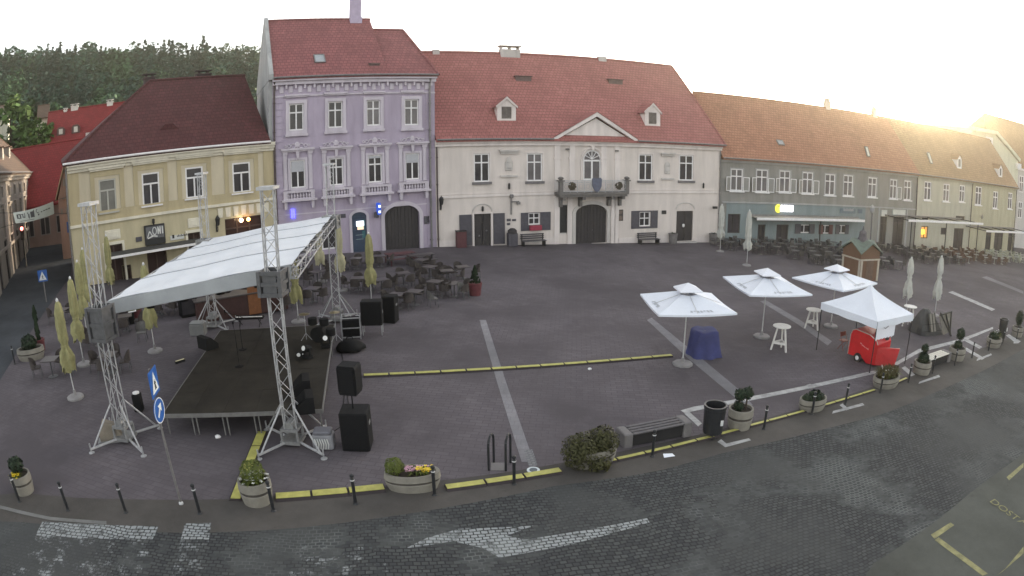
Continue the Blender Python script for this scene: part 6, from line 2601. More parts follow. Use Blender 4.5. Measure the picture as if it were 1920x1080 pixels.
def leafball(mb, c, r, n, s, sq=1.0, mat=0, fill=.35):
    for k in range(n):
        v = Vector((random.gauss(0, 1), random.gauss(0, 1), random.gauss(0, 1))).normalized()
        rr = r * (1 - fill * random.random() ** 2) * (1 + .06 * math.sin(v.x * 7) + .05 * math.sin(v.z * 9 + v.y * 6))
        p = Vector(c) + Vector((v.x * rr, v.y * rr, v.z * rr * sq))
        u = Vector((random.uniform(-1, 1), random.uniform(-1, 1), random.uniform(-1, 1)))
        u = (u - v * u.dot(v) * .6).normalized() * s * random.uniform(.6, 1.3)
        w_ = v.cross(u).normalized() * s * random.uniform(.5, 1)
        mb.add([p - u, p + w_ * .6, p + u, p - w_ * .6], [(0, 1, 2, 3)], mat)


def grass_tuft(mb, c, n, h, spread, mat=0):
    for k in range(n):
        a = random.random() * 6.28
        r0, r1 = spread * .5 * random.random(), spread * (.5 + .7 * random.random())
        hh = h * random.uniform(.6, 1.1)
        p = Vector(c) + Vector((math.cos(a) * r0, math.sin(a) * r0, 0))
        q = Vector(c) + Vector((math.cos(a) * (r0 + r1) * .5, math.sin(a) * (r0 + r1) * .5, hh))
        e = Vector(c) + Vector((math.cos(a) * r1, math.sin(a) * r1, hh * .75))
        s = Vector((-math.sin(a), math.cos(a), 0)) * .012
        mb.add([p - s, p + s, q + s, q - s], [(0, 1, 2, 3)], mat)
        mb.add([q - s, q + s, e], [(0, 1, 2)], mat)


def planter(label, p, R_, h, rz=0, sx=1.0, plants=(), mat=None, name='planter'):
    """concrete tub with a recessed dark band; sx stretches it to an oval"""
    t = empty(name, label, 'planter', p, rz)
    m = mat or m_conc
    pr = [(R_ * .82, -.04), (R_ * .86, .0), (R_ * .97, h * .42), (R_ * .98, h * .5), (R_ * .94, h * .52), (R_ * .95, h * .63), (R_ * 1.0, h * .65), (R_ * .97, h), (R_ * .84, h), (R_ * .82, h * .86)]
    MB().lathe(pr, 28, sx=sx).build('tub', m, t)
    MB().lathe([(R_ * .955, h * .525), (R_ * .965, h * .625)], 28, sx=sx).build('band', m_bandd, t)
    MB().lathe([(R_ * .82, h * .84), (R_ * .82, h * .87)], 20, sx=sx).build('soil', m_soil, t)
    for fn in plants:
        fn(t, R_, h)
    return t


def ball(x, y, r, m, n=700, s=.045, dz=0., sq=1., name='bush', stem=0, fill=.35):
    def f(t, R_, h):
        mb = MB()
        leafball(mb, (x, y, h * .86 + r * sq * .85 + dz + stem), r, n, s, sq, 0, fill)
        o = mb.build(name, m, t)
        if stem or dz:
            MB().tube((x, y, h * .8), (x, y, h * .86 + r + dz + stem), .03, 6).build('stem', m_bark, o)
    return f


def flowers(x0, x1, y, n, m, hgt=.12, name='flowers', ry=.12):
    def f(t, R_, h):
        mb = MB()
        for k in range(n):
            c = Vector((random.uniform(x0, x1), y + random.uniform(-ry, ry), h * .87 + hgt * random.uniform(.6, 1.2)))
            s = .045
            for j in range(4):
                a = j * math.pi / 2 + random.random()
                e = Vector((math.cos(a), math.sin(a), .25)) * s
                g = Vector((-math.sin(a), math.cos(a), 0)) * s * .5
                mb.add([c, c + e * .6 + g, c + e, c + e * .6 - g], [(0, 1, 2, 3)])
        o = mb.build(name, m, t, kind='stuff')
        mb = MB()
        grass_tuft(mb, ((x0 + x1) / 2, y, h * .86), 50, hgt, (x1 - x0) * .6)
        mb.build('leaves', m_box, o)
    return f


def tuft(x, y, n, h_, sp, m, name='grass'):
    def f(t, R_, h):
        mb = MB()
        grass_tuft(mb, (x, y, h * .85), n, h_, sp)
        mb.build(name, m, t)
    return f


planter('leftmost round concrete planter with a dark shrub and yellow flowers', G(47, 921), .36, .55, 0, 1, [ball(-.08, .05, .24, m_dk, 600, .06, .08), flowers(-.2, .2, -.16, 26, m_flw)])
planter('round concrete planter with a clipped ball bush and small white flowers', G(484, 938), .43, .62, 0, 1, [ball(0, .02, .31, m_box, 2200, .028, fill=.1), flowers(-.35, .36, -.05, 40, m_wfl, .16, ry=.3)])
planter('long oval concrete planter with a ball bush and yellow and pink flowers', G(775, 914), .36, .48, R(9), 1.95, [ball(-.42, .02, .24, m_box, 1600, .026, fill=.1), flowers(-.15, .42, 0, 46, m_pnk, .14, 'pink_flowers'), flowers(.12, .5, -.04, 34, m_flw, .16)])
planter('oval planter swallowed by a big brown green shrub at the kerb', G(1112, 868), .4, .5, R(22), 1.7, [ball(-.46, -.1, .5, leafmat('olive_shrub', (.05, .05, .02)), 2600, .045, -.36, 1.05, fill=.8), ball(.24, -.02, .46, bpy.data.materials['olive_shrub'], 2200, .045, -.18, .95, 'shrub', fill=.8), ball(.0, -.3, .36, bpy.data.materials['olive_shrub'], 1200, .045, -.5, .8, 'shrub', fill=.8)])
planter('striped concrete urn with three round topiary bushes beside the black bin', G(1385, 800), .42, .66, 0, 1, [ball(-.1, 0, .17, m_dk, 400, .05, .02), ball(-.08, .02, .2, m_dk, 480, .05, .36), ball(.16, .02, .2, m_dk, 480, .05, .4, 1, 'topiary')])
planter('oval dark concrete planter filled with a low dark shrub', G(1522, 766), .4, .42, R(14), 1.5, [ball(.1, 0, .34, m_dk, 900, .06, -.14, .7), ball(-.3, 0, .2, m_dk, 400, .06, -.05, .7, 'shrub')])
planter('wide planter with brown dry grass in front of the red trailer', G(1660, 722), .52, .42, R(20), 1.5, [tuft(-.3, 0, 260, .42, .5, m_grs), tuft(.3, 0, 240, .4, .5, m_grs), flowers(-.5, .6, -.1, 16, m_wfl, .3)])
planter('concrete urn with a bushy topiary behind the second bench end', G(1727, 699), .46, .55, 0, 1, [ball(0, 0, .3, m_dk, 700, .06, -.05), ball(-.02, 0, .2, m_dk, 400, .05, .5, 1, 'topiary')])
planter('concrete urn with a single tall two ball topiary near the dark tarp', G(1792, 673), .5, .6, 0, 1, [ball(0, 0, .24, m_dk, 500, .06, .0), ball(.05, 0, .26, m_dk, 560, .055, .5, 1.2, 'topiary')])
planter('oval concrete urn with dark leaves and pale flowers near the right bin', G(1862, 649), .5, .5, R(25), 1.3, [ball(-.1, 0, .34, m_dk, 700, .07, -.05, .8), flowers(-.3, .5, -.1, 22, m_wfl, .4)])
planter('concrete urn with a pointed conical bush at the right edge', G(1906, 630), .44, .6, 0, 1, [ball(0, 0, .3, m_dk, 800, .06, .18, 1.7)])
planter('oval planter with a dark bush at the mouth of the side street', G(60, 672), .5, .5, R(35), 1.5, [ball(0, 0, .42, m_dk, 900, .07, -.05, .9)])
# red pots with upright plants
m_redpot = M('dark_red_pot', (.12, .03, .035), .25, 4, .7)


def redpot(label, p, s, hgt, m, stems=0):
    t = empty('plant_pot', label, 'plant pot', p, .3)
    MB().lathe([(.24 * s, -.03), (.26 * s, 0), (.32 * s, .5 * s), (.34 * s, .52 * s), (.34 * s, .6 * s), (.29 * s, .6 * s), (.28 * s, .54 * s)], 16).build('pot', m_redpot, t)
    mb = MB()
    if stems:
        for k in range(90):
            a = random.random() * 6.28
            z = .55 * s + hgt * random.random()
            r = (.12 if z > .7 * s else .2) * s * random.random()
            c = Vector((r * math.cos(a), r * math.sin(a), z))
            mb.add([c + Vector((-.05, 0, -.1)), c + Vector((.05, .03, -.06)), c + Vector((.03, 0, .14)), c + Vector((-.04, -.03, .1))], [(0, 1, 2, 3)])
    else:
        for k in range(130):
            t_ = random.random()
            a = random.random() * 6.28
            r = .26 * s * (1.05 - t_) * random.random() ** .5
            c = Vector((r * math.cos(a), r * math.sin(a), .55 * s + hgt * t_))
            mb.add([c + Vector((-.05, 0, -.05)), c + Vector((.06, .03, -.04)), c + Vector((.03, 0, .08)), c + Vector((-.05, -.03, .06))], [(0, 1, 2, 3)])
    mb.build('foliage', m, t)


redpot('dark red pot with a slim conical evergreen at the right corner of the cafe tables', G(891, 553), 1.15, .95, m_dk)
redpot('dark red pot with a tall stem plant beside the oval planter at left', G(77, 657), .9, 1.5, m_dk, 1)
redpot('dark red pot with a clipped evergreen between the stage monitors and the cafe wall', G(258, 600), .9, .5, m_box)

# ---- benches
m_slat = M('bench_slat', (.085, .078, .085), .3, 6, .65)
m_bconc = M('bench_concrete', (.16, .15, .15), .25, 3, .85)


def bench(label, p, rz, L=1.75, slat=m_slat, end=m_bconc, conc=True):
    t = empty('bench', label, 'bench', p, rz)
    for s in (-1, 1):
        mb = MB()
        mb.bbox(s * (L / 2) - .14, s * (L / 2) + .14, -.3, .3, -.05, .46, .03)
        mb.build('end_block', end, t)
    for k in range(4):
        y = -.24 + k * .16
        MB().bbox(-L / 2 + .145, L / 2 - .145, y - .055, y + .055, .40, .445, .008).build('slat', slat, t)
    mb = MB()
    mb.box(-L / 2 + .15, L / 2 - .15, -.22, .22, .0, .38)  # added dark box, its colour stands for the shade under the slats
    mb.build('shade_box', M('bench_shadow_box', (.018, .017, .018), .2, 4, .9) if 'bench_shadow_box' not in bpy.data.materials else bpy.data.materials['bench_shadow_box'], t)
    return t


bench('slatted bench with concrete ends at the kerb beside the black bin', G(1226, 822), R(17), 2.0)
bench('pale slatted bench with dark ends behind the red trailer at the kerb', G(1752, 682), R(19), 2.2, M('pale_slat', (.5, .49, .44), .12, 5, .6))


def wall_bench(label, px, py, F, w_):
    u, _ = F.uv(px, py)
    p = F.w(u, -.7)
    p.z = zg(p.x)
    t = empty('wooden_bench', label, 'bench', p, F.a)
    mb = MB()
    for k in range(4):
        mb.bbox(-w_ / 2, w_ / 2, -.35 + k * .17, -.21 + k * .17, .42, .46, .008)
    mb.build('seat', m_slat, t)
    mb = MB()
    for k in range(3):
        mb.bbox(-w_ / 2, w_ / 2, .34, .38, .52 + k * .16, .64 + k * .16, .008)
    mb.build('backrest', m_slat, t)
    for s in (-1, 1):
        mb = MB()
        mb.box(s * (w_ / 2 - .12) - .04, s * (w_ / 2 - .12) + .04, -.3, .3, 0, .42)
        mb.box(s * (w_ / 2 - .12) - .04, s * (w_ / 2 - .12) + .04, .3, .345, 0, .96)
        mb.build('leg', m_black, t)
    return t


wall_bench('dark wooden bench against the town hall below the red flower box', 995, 460, H_, 2.0)
wall_bench('dark wooden bench against the town hall right of the arched gate', 1209, 455, H_, 2.0)
# bins and pots along the town hall


def litter_bin(label, p, r, h, m=m_bol, post=True, name='litter_bin'):
    t = empty(name, label, 'litter bin', p, 0)
    z0 = .22 if post else 0
    pr = [(r * .86, z0), (r * .9, z0 + .02), (r, h * .9), (r * 1.05, h * .92), (r * 1.05, h), (r * .9, h), (r * .88, h * .75)]
    MB().lathe(pr, 24).build('body', m, t)
    if post:
        mb = MB()
        mb.tube((0, 0, -.05), (0, 0, z0 + .05), .045, 8)
        mb.lathe([(.14, 0), (.14, .02)], 12)
        mb.build('post', m, t)
    MB().bbox(r * .3, r * .3 + .09, -r * 1.02, -r * .93, h * .5, h * .66, .01).build('sticker', m_ring, t)
    return t


litter_bin('big round black litter bin on a post beside the slatted bench', G(1334, 822), .34, 1.12)
litter_bin('black litter bin standing between the right urns at the far end of the kerb', G(1876, 640), .3, 1.35)


def at_wall(F, px, off):
    u, _ = F.uv(px, 455)
    p = F.w(u, -off)
    p.z = zg(p.x)
    return p


t = empty('dome_bin', 'dark dome topped bin left of the dark bench at the town hall', 'litter bin', at_wall(H_, 957, .5), A_H)
MB().bbox(-.38, .38, -.3, .3, 0, 1.05, .04).build('body', m_shut, t)
MB().lathe([(.38, 1.05), (.36, 1.25), (.2, 1.4), (.02, 1.44)], 16).build('lid', m_darkwood, t)
redbox = empty('red_brown_cabinet', 'low red brown cabinet at the town hall wall, left of the shuttered door', 'cabinet', at_wall(H_, 862, .5), A_H)
MB().bbox(-.38, .38, -.28, .28, 0, 1.25, .03).build('cabinet', m_red_door, redbox)
MB().bbox(-.42, .42, -.32, .32, 1.25, 1.31, .01).build('lid', m_darkwood, redbox)
for px, lab in ((1255, 'grey concrete tub left of the right hand door of the town hall'), (1330, 'grey concrete tub at the right corner of the town hall')):
    t = empty('concrete_tub', lab, 'planter', at_wall(H_, px, .6), A_H)
    MB().lathe([(.32, 0), (.36, .1), (.4, .8), (.44, .82), (.44, .92), (.36, .92), (.35, .8)], 18).build('tub', m_bconc, t)
    mb = MB()
    grass_tuft(mb, (0, 0, .82), 40, .2, .28)
    mb.build('plant', m_dk, t)

# ---- twin hoop rack, manhole, paper
t = empty('bicycle_rack', 'bicycle rack of two black hoops on a ground strip beside the kerb', 'bicycle rack', G(931, 882), R(0))
for x in (-.2, .24):
    mb = MB()
    pts = [(x, 0, -.03), (x, 0, .72)] + [(x + .12 * (1 - math.cos(a)) * .5, .22 - .22 * math.cos(a), .72 + .22 * math.sin(a)) for a in [k * math.pi / 8 for k in range(1, 8)]] + [(x + .12, .44, .72), (x + .12, .44, -.03)]
    mb.path(pts, .032, 8)
    mb.build('hoop', m_bol, t)
MB().box(-.15, .2, -.02, .4, .004, .012).build('base_strip', M('pale_strip', (.16, .15, .15), .15, 4, .8), t)
mb = MB()
c = G(1000, 882)
mb.lathe([(.17, .006), (.17, .016)], 24)
o = mb.build('manhole_cover', M('manhole_white', (.55, .6, .62), .15, 6, .5), label='small round manhole with a white ring at the kerb end of the pale band', cat='manhole')
o.location = c
MB().lathe([(.105, .017), (.105, .024)], 20).build('iron_centre', M('manhole_iron', (.07, .09, .11), .3, 12, .5), o)
sheet('sett_patch', [(982, 844), (998, 843), (1008, 873), (992, 876)], paving('small_setts', (.24, .24, .25), (.18, .18, .19), .12, .12, .4, .3, size=.02), .008)
mb = MB()
p4 = [(-.16, -.1, .012), (.17, -.06, .02), (.13, .12, .012), (-.15, .1, .03)]
mb.quad(*p4)
mb.quad(*[(x, y, z - .003) for x, y, z in reversed(p4)])
o = mb.build('paper_sheet', M('paper_white', (.75, .78, .85), .04, 4, .6), label='white paper sheet dropped on the roadway in front of the bench', cat='paper')
o.location = G(1254, 855)

# ---- blue signs on the pole at the front left
p = G(340, 945)
hP = HT(279, 692, p)
t = empty('road_sign', 'road sign post with a square crossing sign above a round blue arrow sign', 'sign', p, 0)
MB().tube((0, 0, -.05), (0, 0, hP), .03, 8).build('pole', m_zinc, t)
MB().lathe([(.06, 0), (.06, .05), (.03, .07)], 10).build('foot', m_ring, t)
sg = pict_crossing(t, hP, R(105), .62)
z = HT(291.5, 770, p)
mb = MB()
mb.T = Matrix.Translation((0, -.05, z)) @ Matrix.Rotation(R(90), 4, 'X')
mb.lathe([(.3, -.01), (.3, .01)], 28)
pl = mb.build('round_plate', m_signblue, t)
pl.rotation_euler = (0, 0, R(98))
mb2 = MB()
mb2.T = mb.T
ring = []
n = 28
for k in range(n):
    a, b = 2 * math.pi * k / n, 2 * math.pi * (k + 1) / n
    mb2.add([(.275 * math.cos(a), .275 * math.sin(a), .0125), (.275 * math.cos(b), .275 * math.sin(b), .0125), (.3 * math.cos(b), .3 * math.sin(b), .0125), (.3 * math.cos(a), .3 * math.sin(a), .0125)], [(0, 1, 2, 3)])
mb2.T = mb.T @ Matrix.Rotation(R(-45), 4, 'Z')
mb2.add([(-.035, -.18, .0135), (.035, -.18, .0135), (.035, .05, .0135), (-.035, .05, .0135)], [(0, 1, 2, 3)])
mb2.add([(-.13, .04, .0135), (.13, .04, .0135), (0, .2, .0135)], [(0, 1, 2)])
mb2.build('white_arrow', m_signwhite, pl)

# ================================================================== PARASOLS, TENT, TRAILER, TABLES
m_cloth = M('parasol_white', (.66, .69, .76), .07, 1.2, .7)
m_vent_c = M('parasol_white_vent', (.68, .69, .75), .05, 1.2, .7)
m_pole = M('parasol_pole', (.52, .52, .52), .1, 6, .4, .3)
m_print = M('grey_print', (.42, .44, .48), .2, 8, .7)


def open_parasol(label, p, rz, a, b, top, he=2.5, lean=(0, 0)):
    t = empty('open_parasol', label, 'parasol', p, rz)
    mb = MB()
    mb.tube((0, 0, .1), (lean[0], lean[1], top - .1), .028, 10)
    mb.build('pole', m_pole, t)
    MB().lathe([(.42, -.02), (.42, .08), (.36, .11), (.08, .12), (.06, .3)], 8, a0=.39).build('base', M('parasol_base', (.24, .23, .23), .2, 3, .8) if 'parasol_base' not in bpy.data.materials else bpy.data.materials['parasol_base'], t)
    n = 10
    hi = top - .28

    def pt(i, j, side, dz=0):
        s = i / n
        cs = [(-a / 2, -b / 2), (a / 2, -b / 2), (a / 2, b / 2), (-a / 2, b / 2)]
        c, d = cs[side], cs[(side + 1) % 4]
        f = j / n
        x, y = c[0] + (d[0] - c[0]) * f, c[1] + (d[1] - c[1]) * f
        sag = -.07 * math.sin(math.pi * s) * math.sin(math.pi * f) - .045 * math.sin(math.pi * f) * s
        return Vector((x * s + lean[0] * (1 - s), y * s + lean[1] * (1 - s), hi + (he - hi) * s ** .97 + sag + dz))
    mb = MB()
    for side in range(4):
        for dz in (0, -.012):
            vs = [pt(i, j, side, dz) for i in range(2, n + 1) for j in range(n + 1)]
            m = n + 1
            fs = [(i * m + j, i * m + j + 1, (i + 1) * m + j + 1, (i + 1) * m + j) for i in range(n - 2) for j in range(n)]
            mb.add(vs, fs if dz == 0 else [tuple(reversed(f)) for f in fs])
        e = [pt(n, j, side) for j in range(n + 1)]
        for q, r_ in zip(e, e[1:]):
            mb.add([q + Vector((0, 0, .004)), r_ + Vector((0, 0, .004)), r_ - Vector((0, 0, .07)), q - Vector((0, 0, .07))], [(0, 1, 2, 3)])
    cv = mb.build('canopy', m_cloth, t, smooth=False)
    for k in range(2):
        mb = MB()
        f0 = .22 if k == 0 else .62
        side = 0 if k else 3
        for q in range(7):
            c0, c1 = pt(8, 4 + q * .5, side, .012), pt(8, 4.35 + q * .5, side, .012)
            c2, c3 = pt(8.9, 4.35 + q * .5, side, .012), pt(8.9, 4 + q * .5, side, .012)
            if q % 3 == 1:
                c2, c3 = c1.lerp(c2, .5), c0.lerp(c3, .5)
            mb.quad(c0, c1, c2, c3)
        mb.build('faded_print', m_print, cv)
    mb = MB()
    k = .3
    vs = [(lean[0], lean[1], top)] + [(x * k * a + lean[0], y * k * b + lean[1], hi + (he - hi) * k * .75 + .16) for x, y in ((-.5, -.5), (.5, -.5), (.5, .5), (-.5, .5))]
    mb.add(vs, [(0, 1, 2), (0, 2, 3), (0, 3, 4), (0, 4, 1)])
    lo_ = [(x, y, z - .05) for x, y, z in vs[1:]]
    for i in range(4):
        j = (i + 1) % 4
        mb.quad(vs[1 + i], lo_[i], lo_[j], vs[1 + j])
    mb.add([(lean[0], lean[1], top - .02)] + [(x, y, z - .02) for x, y, z in vs[1:]], [(0, 2, 1), (0, 3, 2), (0, 4, 3), (0, 1, 4)])
    mb.build('vent_cap', m_vent_c, t)
    mb = MB()
    for i in range(8):
        ang = i * math.pi / 4
        c = (math.cos(ang), math.sin(ang))
        k = min((a / 2) / max(abs(c[0]), 1e-6), (b / 2) / max(abs(c[1]), 1e-6)) * .97
        mb.tube((lean[0], lean[1], hi - .06), (c[0] * k, c[1] * k, he - .05), .012, 5)
    mb.build('rib_frame', m_pole, t)
    return t


def par(label, base, top, corner, he=2.5):
    p = G(*base)
    cs = []
    for c in corner:
        d = ray(*c)
        q = d * ((p.z + he - EYE) / d.z)
        cs.append(Vector((q.x, q.y, 0)))
    e1 = cs[2] - cs[1]
    a = e1.length
    b = (cs[0] - cs[1]).length
    cen = (cs[0] + cs[2]) / 2
    rz = math.atan2(e1.y, e1.x)
    loc = Vector((cen.x, cen.y, zg(cen.x)))
    h = HT(*top, loc)
    return open_parasol(label, loc, rz, a, b, h, he)


par('nearest open white parasol, beside the covered blue table', (1277, 680), (1290, 530), [(1194, 551), (1242, 590), (1389, 587)])
par('middle open white parasol, left of the tall bar tables', (1425, 632), (1438, 502), [(1357, 518), (1404, 553), (1522, 552)])
par('farthest open white parasol, in front of the brick kiosk', (1564, 612), (1577, 496), [(1494, 519), (1573, 547), (1638, 532)])


def fold_prof(h0, h1, r, n):
    return [(r * (.25 + .75 * (1 - k / n) ** .8 * (1 if k else .8)), h0 + (h1 - h0) * k / n) for k in range(n + 1)]


def closed_parasol(name, label, base, top, m, r=.26, group=None, skirt=.3, tie=.35):
    p = G(*base)
    h = HT(*top, p)
    t = empty(name, label, 'parasol', p, random.random() * 3, group)
    MB().tube((0, 0, .05), (0, 0, h - .04), .024, 8).build('pole', m_pole, t)
    MB().lathe([(.36, -.02), (.36, .06), (.3, .1), (.07, .12), (.05, .32)], 16).build('base', bpy.data.materials['parasol_base'], t)
    n = 30
    mb = MB()
    z0 = h * .3
    L = h - z0 - .02
    vs, fs = [], []
    rows = 16
    for j in range(rows + 1):
        s = j / rows
        z = z0 + L * s
        rr = r * (1.0 - .55 * s) * (1 + .12 * math.sin(s * 9 + 1))
        if abs(s - tie) < .07:
            rr *= .66
        if s > .93:
            rr *= max(.12, (1 - s) / .07)
        if s < .08:
            rr *= .8
        for i in range(n):
            a = 2 * math.pi * i / n
            f = 1 + .3 * math.sin(a * 5 + s * 2.0 + 1.3 * math.sin(s * 7)) * (1 - s * .5) + .08 * random.uniform(-1, 1)
            zz = z + (.12 * math.sin(a * 3 + 1) + .07 * random.uniform(-1, 1) if j < 2 else .02 * random.uniform(-1, 1))
            vs.append((rr * f * math.cos(a), rr * f * math.sin(a), zz))
    for j in range(rows):
        for i in range(n):
            fs.append((j * n + i, j * n + (i + 1) % n, (j + 1) * n + (i + 1) % n, (j + 1) * n + i))
    fs.append(tuple(range(rows * n, rows * n + n)))
    mb.add(vs, fs)
    c = mb.build('folded_canopy', m, t, smooth=True)
    MB().lathe([(r * .62, z0 + L * tie - .03), (r * .62, z0 + L * tie + .03)], 14).build('tie_strap', m, c)
    MB().lathe([(.05, h - .08), (.06, h - .02), (.02, h + .05)], 8).build('finial', m_ring, t)
    return t


m_ycl = M('yellow_green_cloth', (.27, .255, .12), .35, 2.5, .85)
m_ycl2 = M('faded_cream_cloth', (.36, .335, .22), .25, 2.5, .85)
m_wcl = M('off_white_cloth', (.42, .42, .39), .18, 2.5, .85)
GY = 'closed yellow parasols of the cafe'
for base, top, lab in (((142, 746), (104, 562), 'nearest closed yellow parasol at the left of the stage'), ((158, 684), (126, 521), 'second closed yellow parasol from the left front, behind the nearest one'),
                       ((165, 634), (143, 489), 'third closed yellow parasol, next to the front left truss tower'), ((172, 604), (150, 466), 'closed yellow parasol half hidden behind the third one on the left'),
                       ((291, 659), (268, 494), 'closed yellow parasol standing left of the stage deck, under the roof edge'), ((213, 568), (203, 440), 'closed yellow parasol behind the front left truss tower at the cafe door'),
                       ((560, 604), (549, 470), 'closed yellow parasol just right of the front right truss tower sleeve'), ((603, 528), (597, 415), 'closed yellow parasol under the right end of the stage roof, left of the rear tower'),
                       ((641, 545), (633, 412), 'closed yellow parasol just right of the rear right truss tower'), ((697, 571), (690, 436), 'closed yellow parasol in the open, in front of the lit bank doorway')):
    closed_parasol('closed_parasol', lab, base, top, m_ycl2 if base[0] in (603, 641) else m_ycl, .27, GY)
closed_parasol('closed_parasol', 'closed grey white parasol at the corner of the town hall and the blue shop', (1350, 472), (1354, 383), m_wcl, .32, 'closed pale parasols', tie=.3)
closed_parasol('closed_parasol', 'closed grey white parasol left of the long cream awning', (1400, 498), (1407, 394), m_wcl, .32, 'closed pale parasols', tie=.2)
closed_parasol('closed_parasol', 'closed white parasol right behind the pop up tent', (1697, 588), (1708, 482), m_wcl, .3, 'closed pale parasols', tie=.5)
closed_parasol('closed_parasol', 'closed white parasol rising behind the dark tarp heap', (1752, 592), (1767, 480), m_wcl, .3, 'closed pale parasols', tie=.5)

# ---- pop-up tent
TL, TF, TR_ = Vector((13.75, 24.2)), Vector((14.95, 21.0)), Vector((17.75, 21.95))
TB = TL + TR_ - TF
tc = (TL + TR_) / 2
cen = Vector((tc.x, tc.y, zg(tc.x)))
t = empty('popup_tent', 'white pop up tent with black legs over the red trailer', 'tent', cen)
cs = [Vector((q.x - cen.x, q.y - cen.y, 0)) for q in (TF, TR_, TB, TL)]
he, hp = 2.28, HT(1627, 532, cen)
hv = .3
mb = MB()
n = 12
for side in range(4):
    c, d = cs[side], cs[(side + 1) % 4]
    grid = []
    for i in range(n + 1):
        s = i / n
        row = []
        for j in range(n + 1):
            f = j / n
            e = c.lerp(d, f) * s
            z = hp + (he - hp) * (s ** .72) - .06 * math.sin(math.pi * f) * math.sin(math.pi * min(1, s))
            row.append(Vector((e.x, e.y, z)))
        grid.append(row)
    vs = [v for r_ in grid for v in r_]
    m = n + 1
    fs = [(i * m + j, (i + 1) * m + j, (i + 1) * m + j + 1, i * m + j + 1) for i in range(n) for j in range(n)]
    mb.add(vs, fs)
    mb.add([v - Vector((0, 0, .015)) for v in vs], [tuple(reversed(f)) for f in fs])
cv = mb.build('canopy', m_cloth, t)
mb = MB()
for side in range(4):
    c, d = cs[side], cs[(side + 1) % 4]
    o_ = (c + d).normalized() * .02
    for j in range(n):
        a, b = c.lerp(d, j / n) + o_, c.lerp(d, (j + 1) / n) + o_
        w0, w1 = Vector((0, 0, he - hv - .02 * math.sin(j * 1.3))), Vector((0, 0, he - hv - .02 * math.sin(j * 1.3 + 1.3)))
        zt_ = Vector((0, 0, he + .004))
        mb.quad(a + zt_, b + zt_, b + w1, a + w0)
        mb.quad(a + zt_ - o_ * .5, a + w0 - o_ * .5, b + w1 - o_ * .5, b + zt_ - o_ * .5)
mb.build('valance', m_cloth, t)
for c in cs:
    MB().tube((c.x * .985, c.y * .985, zg(cen.x + c.x) - cen.z - .02), (c.x * .985, c.y * .985, he - .05), .025, 6).build('leg', m_black, t)
mb = MB()       # rolled flap hanging at the front right
a, b = cs[0].lerp(cs[1], .02), cs[0].lerp(cs[1], .52)
for i in range(6):
    p, q = a.lerp(b, i / 6), a.lerp(b, (i + 1) / 6)
    mb.quad(p + Vector((0, .05, he - hv)), q + Vector((0, .05, he - hv)), q + Vector((0, .05, he - hv - .5)), p + Vector((0, .05, he - hv - .55)))
mb.build('side_flap', m_vent_c, t)
mb = MB()
for side in range(4):
    c, d = cs[side] * .98, cs[(side + 1) % 4] * .98
    for f0, f1, z0, z1 in ((0, .25, he - .1, he - .4), (.25, .5, he - .4, he - .1), (.5, .75, he - .1, he - .4), (.75, 1, he - .4, he - .1)):
        p, q = c.lerp(d, f0), c.lerp(d, f1)
        mb.tube((p.x, p.y, z0), (q.x, q.y, z1), .012, 4)
mb.build('scissor_frame', m_black, t)

# ---- red drinks trailer
ra, rc_, rb_ = G(1583, 668), G(1639, 690), G(1684, 667)
u_ = (ra - rc_); u_.z = 0
Lr = 1.62
t = empty('red_trailer', 'small red drinks trailer under the white tent', 'trailer', rc_, math.atan2(-u_.y, -u_.x))
m_red = M('trailer_red', (.52, .012, .018), .2, 2, .45)
m_red2 = M('trailer_red_counter', (.44, .024, .028), .2, 2, .5)
h0, h1 = .2, 1.42
mb = MB()
pr = [(-Lr, h0), (-Lr + .03, h1 - .3), (-Lr + .12, h1 - .08), (-Lr + .3, h1), (-.5, h1 - .05), (-.1, h1 - .22), (0, h1 - .38), (0, h0 - .08), (-.5, h0 - .12), (-.85, h0 + .1), (-1.15, h0 + .1), (-1.3, h0)]
mb.prism(pr, 0, 1.25)
mb.build('body', m_red, t)
mb = MB()
for p, q in zip(pr[:7], pr[1:7]):
    mb.tube((p[0], -.012, p[1]), (q[0], -.012, q[1]), .022, 5)
mb.build('edge_trim', M('chrome_edge', (.45, .42, .38), .15, 6, .35, .5), t)
mb = MB()
mb.add([(.003, -.02, h0 - .06), (.78, .52, h0 - .02), (.9, .6, h1 - .42), (.06, -.06, h1 - .46), (-.03, .05, h0 - .06), (.73, .59, h0 - .02), (.85, .67, h1 - .42), (.02, .0, h1 - .46)],
       [(3, 2, 1, 0), (4, 5, 6, 7), (0, 1, 5, 4), (1, 2, 6, 5), (2, 3, 7, 6), (3, 0, 4, 7)])
mb.build('counter_flap', m_red2, t)
mb = MB()
mb.T = Matrix.Translation((-1.0, -.03, .2)) @ Matrix.Rotation(R(90), 4, 'X')
mb.lathe([(.12, -.06), (.2, -.05), (.22, 0), (.2, .05), (.12, .06)], 16)
wl = mb.build('wheel', m_yside, t)
mb2 = MB()
mb2.T = mb.T
mb2.lathe([(.1, .055), (.1, .066), (.03, .08)], 12)
mb2.build('rim', m_wf, wl)
mb = MB()
for k, (x, z, l, w_) in enumerate(((-1.0, .86, .1, .05), (-.9, .8, .14, .04), (-.78, .77, .1, .03), (-.66, .74, .13, .03), (-.55, .71, .06, .06))):
    mb.add([(x, -.006, z), (x + l, -.006, z - .04), (x + l + .02, -.006, z - .04 + w_), (x + .03, -.006, z + w_)], [(0, 1, 2, 3)])
mb.build('script_lettering', M('pale_red_script', (.62, .3, .28), .1, 6, .5), t)
mb = MB()
mb.tube((.2, .3, .2), (.55, -.1, .1), .035, 6)
mb.tube((.55, -.1, .1), (.55, -.1, -.04), .03, 6)
mb.build('drawbar', m_pole, t)
mb = MB()
